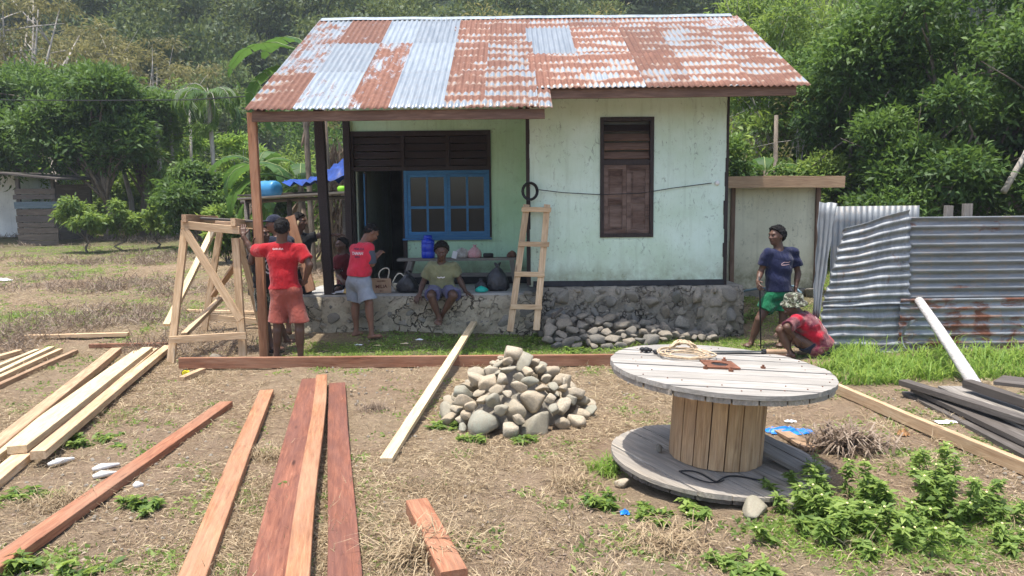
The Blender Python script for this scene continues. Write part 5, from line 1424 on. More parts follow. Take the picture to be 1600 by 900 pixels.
# 2 behind the post, black shirt with a white ring emblem
Y2 = 9.0
J = dict(head=W(409, 367, Y2), neck=W(410, 388, Y2), shL=W(398, 398, Y2 - .12), shR=W(424, 398, Y2 + .14), elL=W(397, 380, Y2 - .30), wrL=W(396, 376, Y2 - .12), elR=W(430, 426, Y2 + .12), wrR=W(438, 442, Y2),
         pelvis=W(416, 450, Y2), hipL=W(409, 458, Y2 - .05), hipR=W(424, 458, Y2 + .08), knL=W(414, 498, Y2 - .08), knR=W(432, 498, Y2 + .05), anL=W(424, 540, Y2 - .10), anR=W(447, 528, Y2 + .15), toeL=W(441, 545, Y2 - .20), toeR=W(462, 534, Y2 + .08), hem=W(412, 448, Y2))
J['elL'] = W(392, 410, Y2 - .22); J['wrL'] = W(396, 382, Y2 - .20)
t, sh, b = human('person in a black shirt with a white ring emblem standing behind the reddish post', J, SK_D, .97, (.75, -.65, 0), (.9, -.3, .25), (-.15, 0, 1),
    {'L': dict(dir=(.2, .1, 1), palm=(1, 0, 0), thumb=(0, -1, .3), curl=.6)}, dict(mat=C_BLACK, name='shirt', seed=4), dict(mat=C_CAMO, len=.7), hair=.012)
nn = Vector((.55, -.85, 0)).normalized(); rr_ = Vector((.85, .55, 0)).normalized()
ring = [(.075 * math.cos(a), .085 * math.sin(a)) for a in np.linspace(0, 6.3, 20)]
project('emblem_ring', strip2d(ring, .018), sh, t, b['chest'] - b['ax'] * .05 + nn * .25 + rr_ * .03, rr_, (0, 0, 1), INKW)
project('emblem_ring', strip2d([(x * .5, y * .5) for x, y in ring], .016), sh, t, b['chest'] - b['ax'] * .05 + nn * .25 + rr_ * .03, rr_, (0, 0, 1), INKW)
project('stripe', strip2d([(-.15, 0), (.15, 0)], .02), sh, t, b['chest'] - b['ax'] * .17 + nn * .25, rr_, (0, 0, 1), INKW)
p = J['anL']; s_ = part('flip_flop', MB().box(p + Vector((.05, -.06, -.062)), (.26, .10, .022), rz=-.5), BLK, None, label='black flip-flop on the left foot of the black-shirted person', cat='sandal')
s_['label'] = 'black flip-flop under the foot of the person behind the reddish post'
# 3 the person in a dark cap behind
Y3 = 9.55
J = dict(head=W(428, 350, Y3), neck=W(436, 368, Y3), shL=W(424, 378, Y3 - .08), shR=W(452, 378, Y3 + .08), elL=W(424, 408, Y3 - .1), wrL=W(426, 430, Y3 - .2), elR=W(457, 408, Y3 + .08), wrR=W(450, 434, Y3 - .1),
         pelvis=W(440, 436, Y3), hipL=W(433, 444, Y3), hipR=W(448, 444, Y3), knL=W(432, 480, Y3), knR=W(450, 480, Y3), anL=W(433, 515, Y3), anR=W(451, 515, Y3), toeL=W(422, 518, Y3 - .12), toeR=W(444, 520, Y3 - .14), hem=W(438, 436, Y3))
t, sh, b = human('person in a dark cap half hidden behind the person in the red T-shirt', J, SK_M, .97, (-.5, -.8, 0), (-.9, -.3, 0), (0, 0, 1), {}, dict(mat=C_DKN), dict(mat=C_BLACK, len=.8), hair=None)
hc, sx, fx, ux = b['hc'], b['sx'], b['fx'], b['ux']; RM = Matrix((sx, fx, ux)).transposed()
mesh_part('cap', [vol_part('c', [ell(hc + ux * .030 - fx * .006, (.086, .105, .095), RM), cone(hc + ux * .045 + fx * .07 - sx * .035, hc + ux * .040 + fx * .07 + sx * .035, .012, .012, k=.02), cone(hc + ux * .038 + fx * .10 - sx * .03, hc + ux * .038 + fx * .10 + sx * .03, .045, .045, tuple(ux), .18, .012), cone(hc + ux * .035 + fx * .13, hc + ux * .035 + fx * .145, .045, .04, tuple(ux), .18, .012)], None, t, .006, None, [(hc + ux * .022, -ux)])], C_DKN, t)
# 4 holding the orange plank
Y4 = 10.15
J = dict(head=W(468, 347, Y4), neck=W(466, 366, Y4), shL=W(452, 376, Y4 - .05), shR=W(480, 374, Y4 + .02), elL=W(452, 403, Y4 - .15), wrL=W(464, 420, Y4 - .28), elR=W(500, 368, Y4 + .05), wrR=W(521, 367, Y4 + .10),
         pelvis=W(468, 430, Y4), hipL=W(461, 437, Y4), hipR=W(476, 437, Y4), knL=W(461, 472, Y4), knR=W(477, 472, Y4), anL=W(462, 500, Y4), anR=W(478, 500, Y4), toeL=W(456, 505, Y4 - .15), toeR=W(484, 505, Y4 - .15), hem=W(467, 428, Y4))
t, sh, b = human('person in a black and red striped shirt reaching towards the dark porch post', J, SK_D, .97, (.35, -.9, 0), (.95, -.25, 0), (0, 0, 1), {'L': dict(dir=(.2, -.6, .3), palm=(.6, -.3, 0), thumb=(0, 0, 1), curl=.9)},
    dict(mat=C_BLACK), dict(mat=C_BLACK, len=.9), hair=.020, sleeve=.75)
for k in range(4): project('stripe', strip2d([(-.10, 0), (.0, .0), (.10, 0)], .016), sh, t, b['chest'] - b['ax'] * (-.02 + .045 * k) + Vector((.05, -.3, 0)), (1, .25, 0), (0, 0, 1), INKR if k != 1 else INKW)
board('held_plank', W(453, 338, 9.95), W(486, 455, 9.75), .13, .035, ORNG, label='orange plank held upright in front of the person in the striped shirt', cat='plank', side=(1, 0, .2))
board('held_batten', W(467, 345, 10.0), W(455, 372, 9.95), .03, .02, CREAM, label='thin pale batten beside the head of the striped-shirt person', cat='batten', side=(1, 0, .2))
# 5 sitting in the gap between the posts
Y5 = 10.75
J = dict(head=W(534, 386, Y5), neck=W(537, 402, Y5), shL=W(527, 411, Y5 - .08), shR=W(549, 411, Y5 + .08), elL=W(528, 434, Y5 - .18), wrL=W(535, 441, Y5 - .36), elR=W(551, 432, Y5 + .06), wrR=W(546, 444, Y5 - .1),
         pelvis=W(541, 456, Y5), hipL=W(535, 458, Y5), hipR=W(548, 458, Y5), knL=W(528, 456, Y5 - .36), knR=W(543, 456, Y5 - .38), anL=W(529, 487, Y5 - .32), anR=W(545, 487, Y5 - .34), toeL=W(527, 491, Y5 - .46), toeR=W(545, 491, Y5 - .48))
for k in J: J[k] = J[k] + Vector((0, 0, .03))
t, sh, b = human('person in a dark red shirt sitting behind the dark porch post', J, SK_D, .9, (-.5, -.85, 0), (-.6, -.6, -.2), (0, 0, 1), {}, dict(mat=C_DRED), dict(mat=C_BLACK, len=.8), hair=.014)
for k in range(2): project('stripe', strip2d([(-.10, 0), (.0, .0), (.10, 0)], .014), sh, t, b['chest'] - b['ax'] * (.03 + .035 * k) + Vector((-.1, -.3, 0)), (1, 0, 0), (0, 0, 1), INKW)
# 6 bent forward at the door
Y6 = 9.62
g6 = float(gh(-2.0, Y6)); z0 = lambda px, y=Y6: Vector((W(px, 500, y).x, y, g6 + .07))
J = dict(head=W(580, 364, Y6 + .02), neck=W(567, 379, Y6), shL=W(553, 390, Y6 + .10), shR=W(577, 388, Y6 - .09), elL=W(557, 413, Y6 + .20), wrL=W(578, 405, Y6 + .26), elR=W(581, 413, Y6 - .06), wrR=W(588, 402, Y6 + .08),
         pelvis=W(558, 436, Y6), hipL=W(553, 442, Y6 + .06), hipR=W(566, 442, Y6 - .05), knL=W(556, 474, Y6 + .10), knR=W(577, 474, Y6 - .08), anL=z0(556, Y6 + .10), anR=z0(580, Y6 - .10), toeL=z0(566, Y6 + .12) - Vector((0, 0, .035)), toeR=z0(596, Y6 - .12) - Vector((0, 0, .035)), hem=W(560, 431, Y6))
J['neck'] = W(568, 381, Y6); J['pelvis'] = W(560, 437, Y6)
t, sh, b = human('barefoot person in a coral red shirt and grey shorts bending over something at the doorway', J, SK_M, .98, (.6, .8, -.1), (.75, .45, -.62), (.5, .3, .8),
    {'L': dict(dir=(.5, -.4, .5), palm=(.3, -.6, -.2), thumb=(.3, 0, 1), curl=.8), 'R': dict(dir=(.45, .4, .6), palm=(.3, .6, -.2), thumb=(.3, 0, 1), curl=.8)},
    dict(mat=C_PINK, hemn=(-.05, 0, -1), seed=7, nosleeve=True), dict(mat=C_GREY, len=.86, e=.032), hair=.006, girth=1.12)
rt_ = Vector((.55, -.83, 0)).normalized(); rt_ = Vector((.72, -.69, 0)).normalized()
org = b['chest'] + Vector((-.03, -.22, .06))
project('back_print', text_mesh('PEMUDA', .040, 0, .001), sh, t, org + Vector((.02, 0, .04)), (1, .0, 0), (.12, 0, 1), INKD)
project('back_print', text_mesh('TANAH', .048, 0, .003), sh, t, org + Vector((.0, 0, -.015)), (1, .0, 0), (.12, 0, 1), INKP)
project('back_print', text_mesh('KITA', .034, 0, .002), sh, t, org + Vector((-.0, 0, -.06)), (1, .0, 0), (.12, 0, 1), INKD)
slv = [cone(J['shR'], J['shR'] + (J['elR'] - J['shR']) * .78, .066, .066, k=.02), cone(J['shL'], J['shL'] + (J['elL'] - J['shL']) * .7, .066, .064, k=.02)]
for q, S_ in ((0, 'R'), (1, 'L')):
    d = (J['el' + S_] - J['sh' + S_]).normalized(); slv[q]['clip'] = [(J['sh' + S_] + d * .20, d), (J['sh' + S_] + d * .012, -d)]
C_SLATE = m_cloth('slate_sleeve_cloth', (.075, .085, .115))
for q in slv: mesh_part('sleeve', [vol_part('s', [q], None, t, .0085, (.006, 20, 3))], C_SLATE, t)
# 7 sitting on the porch edge
Y7 = 9.98
ph = W(690, 455, 10.02)
J = dict(head=W(690, 393, Y7 - .08), neck=W(690, 411, Y7), shL=W(672, 417, Y7), shR=W(709, 417, Y7), elL=W(660, 445, Y7 + .02), wrL=W(656, 459, Y7 - .14), elR=W(719, 439, Y7 + .02), wrR=W(728, 456, Y7 + .0),
         pelvis=W(691, 450, Y7 + .06), hipL=W(682, 453, Y7 + .03), hipR=W(700, 453, Y7 + .03), knL=W(673, 462, Y7 - .38), knR=W(709, 462, Y7 - .38), anL=W(686, 497, Y7 - .32), anR=W(689, 495, Y7 - .22), toeL=W(685, 508, Y7 - .46), toeR=W(682, 506, Y7 - .40), hem=W(690, 453, Y7))
t, sh, b = human('person in an olive T-shirt sitting on the porch edge with ankles crossed', J, SK_D, .98, (0, -1, 0), (.12, -1, -.38), (.03, -.3, 1),
    {'L': dict(dir=(-.3, -.55, -.5), palm=(0, .4, -1), thumb=(1, -.2, 0), curl=.7), 'R': dict(dir=(.55, -.35, -.25), palm=(0, 0, -1), thumb=(.1, -1, 0), curl=.25)},
    dict(mat=C_OLIVE, seed=5), dict(mat=C_PURP, len=.82, e=.024), hair=.030, girth=1.13, sleeve=.62)
project('chest_print', strip2d([(-.05, .012), (-.025, .0), (0, .012), (.025, 0), (.05, .014)], .014), sh, t, b['chest'] + Vector((0, -.25, -.03)), (1, 0, 0), (0, 0, 1), INKW)
# 8 standing in blue
Y8 = 9.12; g8 = float(gh(3.0, Y8)); z8 = lambda px, y: Vector((W(px, 500, y).x, y, g8 + .07))
J = dict(head=W(1213, 369, Y8), neck=W(1217, 390, Y8), shL=W(1199, 397, Y8 - .04), shR=W(1240, 396, Y8 + .04), elL=W(1189, 424, Y8 + .02), wrL=W(1184, 440, Y8 - .13), elR=W(1247, 427, Y8 + .06), wrR=W(1243, 452, Y8 + .0),
         pelvis=W(1215, 457, Y8), hipL=W(1207, 463, Y8), hipR=W(1225, 463, Y8), knL=W(1186, 499, Y8 - .05), knR=W(1224, 499, Y8 - .02), anL=z8(1175, Y8 + .02), anR=z8(1222, Y8 + .02), toeL=z8(1166, Y8 - .12) - Vector((0, 0, .035)), toeR=z8(1218, Y8 - .14) - Vector((0, 0, .035)), hem=W(1215, 455, Y8))
t, sh, b = human('standing person in a navy T-shirt and green shorts holding a thin iron rod', J, SK_D, .97, (-.25, -1, 0), (-.9, -.4, -.08), (0, 0, 1),
    {'L': dict(dir=(-.1, -.5, -.35), palm=(.8, 0, -.2), thumb=(.3, -.5, .8), curl=1.0), 'R': dict(dir=(-.1, 0, -1), palm=(-1, 0, 0), thumb=(0, -1, 0), curl=.3)},
    dict(mat=C_NAVY, seed=9), dict(mat=C_GREEN, len=.62, e=.028, seed=6), hair=.026)
project('chest_print', strip2d([(-.05, 0), (-.02, .015), (.03, .012), (.06, .02)], .006), sh, t, b['chest'] + Vector((.05, -.25, .0)), (1, 0, 0), (0, 0, 1), INKP)
project('chest_print', strip2d([(-.05, 0), (-.055, -.02), (0, -.018), (.05, -.01)], .005), sh, t, b['chest'] + Vector((.05, -.25, .0)), (1, 0, 0), (0, 0, 1), INKP)
hpos = J['wrL'] + Vector((.01, -.045, -.035)); ft = W(1189, 541, hpos.y)
part('iron_rod', MB().tube([hpos + Vector((-.01, 0, .10)), hpos, (ft.x, ft.y, float(gh(ft.x, ft.y)) + .01)], [.010, .010, .008], 7), BLK, None, smooth=True, label='thin dark iron rod held by the person in the navy T-shirt', cat='rod')
# 9 crouching in a camouflage hat
Y9 = 8.5
J = dict(head=W(1236, 479, Y9 - .02), neck=W(1252, 493, Y9), shL=W(1243, 502, Y9 - .15), shR=W(1258, 500, Y9 + .15), elL=W(1229, 511, Y9 - .24), wrL=W(1241, 526, Y9 - .18), elR=W(1238, 515, Y9 + .2), wrR=W(1224, 520, Y9 + .05),
         pelvis=W(1281, 541, Y9), hipL=W(1276, 546, Y9 - .09), hipR=W(1278, 546, Y9 + .09), knL=W(1219, 516, Y9 - .10), knR=W(1221, 513, Y9 + .14), anL=W(1233, 552, Y9 - .13), anR=W(1234, 550, Y9 + .14), toeL=W(1213, 558, Y9 - .15), toeR=W(1215, 556, Y9 + .16), hem=W(1279, 546, Y9))
t, sh, b = human('person in a camouflage hat and red maroon jersey crouching beside the fence', J, SK_D, .96, (-.7, 0, -.8), (-.85, -.15, -.5), (-.5, 0, .85),
    {'L': dict(dir=(.35, .0, -.5), palm=(.3, 1, .2), thumb=(-1, 0, 0), curl=.6)}, dict(mat=C_SPORT, seed=8, e=.028), dict(mat=C_DKN, len=.95, e=.020), hair=None, girth=1.2, sleeve=.85)
hc, sx, fx, ux = b['hc'], b['sx'], b['fx'], b['ux']; hu = Vector((-.12, -.15, 1)).normalized(); hs, hf_, hu = basis(hu, (-1, -.1, 0)); hk = hc + Vector((.030, 0, .062)); RM = Matrix((hs, hf_, hu)).transposed()
part('hat', MB().lathe([(.155, -.035), (.150, -.022), (.120, .0), (.112, .012), (.110, .05), (.098, .082), (.055, .093), (.01, .094)], hk, 26, hu), C_HAT, t, smooth=True)
bk = Vector((.80, -.42, .35))
nb = (bk - b['ax'] * bk.dot(b['ax'])).normalized()
org = (b['neck'] + b['pel']) / 2 + nb * .22; upv = b['ax']; rv = upv.cross(nb)
project('back_emblem', strip2d([(-.03, .11), (.02, .13), (.05, .07), (-.02, -.03), (.06, -.04), (.05, -.0)], .016), sh, t, org, rv, upv, INKP)
project('back_print', text_mesh('PAPUA', .045, 0, .003), sh, t, org - upv * .10, rv, upv, INKP)
# ------------------------------------------------------------------ vegetation
LF_DARK = m_leaf('dark_green_leaves', (0.015, 0.038, 0.011), (0.042, 0.093, 0.019), (0.122, 0.200, 0.037), .30, vs=.8)
LF_MID = m_leaf('mid_green_leaves', (0.025, 0.055, 0.014), (0.075, 0.138, 0.030), (0.230, 0.311, 0.058), .35, vs=.8)
LF_BRITE = m_leaf('bright_green_leaves', (0.037, 0.089, 0.014), (0.104, 0.208, 0.031), (0.270, 0.374, 0.062), .42, vs=.8)
LF_BROWN = m_leaf('olive_brown_leaves', (.050, .050, .022), (.125, .120, .045), (.23, .21, .08), .35, vs=.5)
LF_FAR = m_leaf('far_forest_leaves', (.016, .036, .013), (.050, .088, .026), (.16, .19, .055), .25, vs=.09)
LF_FAR2 = m_leaf('far_pale_tree_leaves', (0.045, 0.083, 0.026), (0.102, 0.173, 0.051), (0.218, 0.282, 0.090), .3, vs=.2)
LF_WEED = m_leaf('weed_leaves', (.045, .085, .018), (.125, .200, .045), (.27, .36, .09), .40, vs=2.5)
LF_GRASS = m_leaf('bright_grass_blades', (0.045, 0.100, 0.014), (0.130, 0.230, 0.030), (0.320, 0.420, 0.090), .40, vs=1.5)
LF_STRAW = m_leaf('dry_straw', (.15, .10, .06), (.36, .27, .165), (.60, .49, .32), .25, .8, (.5, .4, .25), vs=1.2)
LF_DRYC = m_leaf('dry_clump_blades', (0.091, 0.062, 0.044), (0.221, 0.163, 0.120), (0.390, 0.319, 0.247), .2, .8, (.4, .3, .2), vs=6)
LF_BAN = m_leaf('banana_leaf', (0.016, 0.051, 0.011), (0.035, 0.094, 0.020), (0.094, 0.172, 0.035), .35, .6, vs=1.4)
BARK = m_plain('grey_brown_bark', (.17, .14, .11), .9, .35, 6, stretch=(3, 3, .6), bump=.8, dist=.02)
BARKP = m_plain('pale_bark', (.36, .33, .29), .9, .25, 6, stretch=(3, 3, .6), bump=.6, dist=.02)
PETAL = m_plain('pale_yellow_petals', (.74, .66, .30), .7, .1, 9, bump=0)

def cloud(rg, centers, radii, n, L, Wd, up=.5, hang=.0, shell=.55, flat=.75):
    """leaves gathered in clumps: returns verts, faces, tone"""
    k = len(centers); w = np.array(radii) ** 2; idx = rg.choice(k, n, p=w / w.sum())
    d = rg.normal(size=(n, 3)); d /= np.linalg.norm(d, axis=1)[:, None]; d[:, 2] = np.abs(d[:, 2]) * np.where(rg.random(n) < .78, 1, -1)
    rr = shell + (1 - shell) * rg.random(n) ** .6; rr = np.where(rg.random(n) < .25, rg.random(n), rr) * (1 + .22 * rg.normal(size=n))
    C = np.array(centers)[idx]; R_ = np.array(radii)[idx]
    P = C + d * (rr * R_)[:, None] * np.array([1, 1, flat])
    D = d + rg.normal(size=(n, 3)) * .8; D[:, 2] -= hang
    N = rg.normal(size=(n, 3)) * .55 + np.array([0, 0, 1.0]) * up + d * .5
    V, F = leaf_quads(P, D, N, L * rg.uniform(.6, 1.25, n), Wd * rg.uniform(.7, 1.2, n))
    ct = rg.uniform(0, 1, k)[idx]
    tone = np.clip(.25 * rg.random(n) + .35 * ct + .38 * (d[:, 2] * .5 + .5), 0, 1)  # tone rises from the underside of each clump to its top
    return V, F, tone

def limbs(rg, base, fork, centers, r0, bend=.15, nb=10):
    mb = MB(); b = Vector(base); f = Vector(fork)
    pts = [b, b.lerp(f, .35) + Vector((rg.normal() * bend, rg.normal() * bend, 0)), b.lerp(f, .7) + Vector((rg.normal() * bend, rg.normal() * bend, 0)), f]
    mb.tube(pts, [r0 * 1.25, r0, r0 * .85, r0 * .7], nb)
    for c in centers:
        c = Vector(tuple(c)); t = rg.uniform(.55, 1); s = b.lerp(f, t); m = s.lerp(c, .5) + Vector((rg.normal() * .12, rg.normal() * .12, rg.uniform(.0, .12) * (c - s).length))
        L = (c - s).length; r = r0 * .42 * min(1, .35 + L / 4); mb.tube([s, s.lerp(m, .5) + Vector((0, 0, .02)), m, c], [r, r * .75, r * .5, r * .18], 6)
        for _ in range(2):
            q = m.lerp(c, rg.uniform(0, .8)); e = q + Vector(tuple(rg.normal(size=3))) * L * .22; mb.tube([q, q.lerp(e, .5) + Vector((0, 0, .03)), e], [r * .35, r * .25, r * .08], 5)
    return mb

def tree(name, pos, h, cr, n, L, Wd, leaf, bark, label, seed, cb=.45, k=16, trunk=.14, flat=.8, group=None, cat='tree', lean=(0, 0), up=.5, hang=0., rad=.34, shell=.55, zsq=1.0):
    n = int(n * 1.9); L = L * .68; Wd = Wd * .70
    rg = np.random.default_rng(seed); x, y, z = pos; fork = (x + lean[0], y + lean[1], z + h * cb)
    cs = []; rs = []
    cz = z + h * (1 + cb) / 2; ch = h * (1 - cb) / 2
    for i in range(k):
        d = rg.normal(size=3); d /= np.linalg.norm(d); q = rg.uniform(.35, .92)
        cs.append((x + lean[0] * 1.4 + d[0] * cr * q, y + lean[1] * 1.4 + d[1] * cr * q, cz + d[2] * ch * q * zsq)); rs.append(cr * rad * rg.uniform(.65, 1.2))
    T_ = thing(name, (x, y, z), label, cat, group)
    off = np.array([x, y, z])
    part('trunk', limbs(rg, pos, fork, cs, trunk), bark, T_, smooth=True)
    V, F, tn = cloud(rg, cs, rs, n, L, Wd, up, hang, shell, flat)
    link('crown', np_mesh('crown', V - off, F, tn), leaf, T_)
    return T_
def gp(px, py, Y):
    p = W(px, py, Y); return (p.x, Y, float(gh(p.x, Y)) - .05)
def hgt(px, py, Y): p = W(px, py, Y); return p.z - float(gh(p.x, Y))

# big dark tree on the right and its neighbours
Yr = 15.5
tree('broadleaf_tree', gp(1500, 300, Yr), hgt(1500, -70, Yr), 3.0, 20000, .24, .085, LF_DARK, BARK, 'huge dense dark green tree filling the upper right corner', 1, .12, 34, .22, rad=.27, zsq=1.05)
tree('broadleaf_tree', gp(1640, 300, 13.5), hgt(1640, 10, 13.5), 2.3, 15000, .24, .08, LF_DARK, BARK, 'dark leafy tree cut by the right edge behind the fence', 2, .15, 22, .16, rad=.3)
tree('broadleaf_tree', gp(1330, 300, 17.0), hgt(1330, 20, 17.0), 2.3, 17000, .24, .085, LF_DARK, BARK, 'dark leafy tree just right of the outbuilding roof', 3, .10, 24, .16, rad=.30)
tree('broadleaf_tree', gp(1430, 300, 14.2), hgt(1430, 180, 14.2), 1.7, 10000, .22, .08, LF_DARK, BARK, 'lower leafy tree right above the tin fence', 4, .10, 18, .10, rad=.36)
tree('young_tree', gp(1225, 300, 19), hgt(1225, 5, 19), 1.5, 4200, .30, .08, LF_MID, BARKP, 'slender light green tree behind the right end of the roof', 5, .35, 18, .09, rad=.34)
tree('young_tree', gp(1185, 300, 22), hgt(1190, -20, 22), 2.2, 5200, .32, .08, LF_MID, BARKP, 'yellow-green tree rising above the right roof corner', 6, .45, 18, .10, rad=.34)
tree('shrub', gp(1170, 300, 15.5), hgt(1170, 195, 15.5), 1.0, 3800, .20, .07, LF_DARK, BARK, 'dark bush between the house wall and the outbuilding roof', 7, .1, 10, .05, rad=.45, cat='bush')
tree('shrub', gp(1260, 300, 16), hgt(1260, 235, 16), 1.1, 3000, .2, .07, LF_MID, BARK, 'light bush behind the outbuilding roof', 8, .1, 9, .05, rad=.45, cat='bush')
tree('twiggy_tree', gp(1240, 300, 18), hgt(1240, 120, 18), 1.7, 1600, .18, .05, LF_BROWN, BARKP, 'sparse grey twiggy tree right of the roof end', 9, .25, 26, .06, rad=.3)
mb = MB(); p = W(1213, 180, 16.5); part('bare_pole_tree', mb.tube([gp(1212, 300, 16.5), (p.x, 16.5, p.z)], [.06, .045], 8), BARK, None, smooth=True, label='bare pale trunk standing behind the outbuilding roof', cat='tree')
mb = MB(); part('fallen_branch', mb.tube([W(1568, 300, 12.5), W(1600, 245, 12.7), W(1625, 190, 13)], [.055, .05, .03], 8), BARKP, None, smooth=True, label='grey slanting branch at the right edge above the fence', cat='branch')

# left: dense mango-like trees
for (px, py, Y, cr, n, lf, lb, sd_, cb) in [
    (40, 95, 27, 2.4, 8500, LF_DARK, 'dark round tree at the left edge behind the old shed', 11, .42),
    (165, 118, 24, 2.2, 10500, LF_DARK, 'large dark leafy tree left of the areca palms', 12, .42),
    (225, 150, 26, 1.6, 4200, LF_MID, 'lighter leafy tree at the right side of the large dark one', 13, .42),
    (105, 130, 30, 2.4, 6500, LF_BRITE, 'bright yellow-green tree between the two dark ones', 14, .45),
    (-60, 150, 24, 2.2, 5000, LF_DARK, 'dark tree cut by the left edge', 15, .42)]:
    tree('broadleaf_tree', gp(px, 300, Y), hgt(px, py, Y), cr, n, .34, .11, lf, BARK, lb, sd_, cb, 22, .17, rad=.34)
# tall pale-trunked thin trees with drooping brownish leaves
for (px, py, Y, cr, n, lf, lb, sd_, tr_) in [
    (35, -60, 34, 4.2, 6000, LF_BROWN, 'tall tree with a thick pale trunk in the upper left corner', 21, .30),
    (120, 0, 40, 4.0, 6500, LF_BROWN, 'olive brown tree behind the dark trees on the left', 22, .14),
    (235, -5, 36, 3.4, 5200, LF_BROWN, 'brownish half bare tree with pale forked limbs', 23, .12),
    (-20, 0, 42, 4.0, 6000, LF_BROWN, 'brownish tree at the top left edge', 24, .14),
    (300, 110, 34, 2.0, 2400, LF_MID, 'thin light tree right of the brownish half bare one', 25, .07)]:
    tree('tall_tree', gp(px, 300, Y), hgt(px, py, Y), cr, int(n * .62), .42, .10, lf, BARKP, lb, sd_, .30, 34, tr_, rad=.20, hang=.9, up=.1)
# bushes along the left back
for (px, py, Y, cr, n, lf, lb, sd_) in [
    (310, 232, 21, 1.05, 4200, LF_DARK, 'round dark bush with large drooping leaves behind the timber stand', 31),
    (258, 225, 24, .8, 1700, LF_MID, 'light bush left of the round dark bush', 32),
    (365, 255, 22, .8, 1900, LF_BRITE, 'bright bush right of the round dark bush', 33),
    (350, 320, 17.5, .62, 2400, LF_MID, 'low bright feathery bush behind the timber stand', 34),
    (30, 240, 29, 1.2, 1800, LF_MID, 'light bush above the shed roof', 35),
    (190, 262, 27, .9, 1500, LF_MID, 'light bush under the large dark tree', 36),
    (440, 225, 20, 1.2, 3600, LF_DARK, 'dark bush behind the banana plants', 37),
    (560, 260, 19, 1.2, 3600, LF_MID, 'light bush behind the porch end', 38)]:
    tree('bush', gp(px, 300, Y), hgt(px, py, Y), cr, n, .26, .10, lf, BARK, lb, sd_, .08, 12, .05, rad=.42, hang=.4, cat='bush')
for (px, py, Y, cr, n, lb, sd_) in [(285, 175, 29, .9, 1300, 'slender light tree between the large dark tree and the palms', 44), (210, 205, 31, 1.1, 1400, 'small light green tree seen through the gap under the large dark tree', 45), (75, 215, 32, 1.2, 1300, 'small light tree behind the plank shed', 46), (385, 195, 27, 1.0, 1400, 'light loose tree right of the areca palms', 47)]:
    tree('young_tree', gp(px, 300, Y), hgt(px, py, Y), cr, n, .32, .10, LF_BRITE, BARKP, lb, sd_, .35, 12, .07, rad=.36, hang=.3)
for (px, Y, x2, py, r, lb) in [(205, 26, 190, 255, .09, 'bent brown trunk left of the straight pale one'), (140, 27, 160, 235, .10, 'leaning trunk under the large dark tree'), (95, 25, 78, 245, .08, 'crooked trunk just right of the plank shed'), (290, 28, 296, 160, .06, 'very thin pale trunk behind the round dark bush')]:
    a = Vector(gp(px, 300, Y)); b = W(x2, py, Y); part('trunk', MB().tube([a, a.lerp(b, .5) + Vector((.12, 0, 0)), b], [r * 1.2, r, r * .7], 8), BARKP, None, smooth=True, label=lb, cat='tree')
# saplings in the field
for (px, pyb, pyt, cr, n, lb, sd_) in [(137, 396, 305, .75, 1000, 'broad sapling with yellowish green leaves beside the old shed', 41), (195, 392, 312, .50, 600, 'slim sapling in the middle of the three field saplings', 42), (245, 388, 318, .45, 420, 'smallest field sapling left of the timber stand', 43)]:
    g_ = G(px, pyb); tree('sapling', (g_.x, g_.y, g_.z - .03), hgt(px, pyt, g_.y), cr, n, .24, .085, LF_MID, BARK, lb, sd_, .32, 12, .03, rad=.30, hang=.7, cat='sapling')
# rough grass-topped trunk at the left
for (px, Y, pyt, r, lb) in [(242, 25, 165, .075, 'straight pale trunk between the saplings and the dark bush'), (398, 21, 180, .06, 'thin trunk behind the reddish post')]:
    p = W(px, pyt, Y); part('trunk', MB().tube([gp(px, 300, Y), (p.x + .05, Y, (p.z + gp(px, 300, Y)[2]) / 2), (p.x, Y, p.z)], [r * 1.2, r, r * .9], 8), BARKP, None, smooth=True, label=lb, cat='tree')

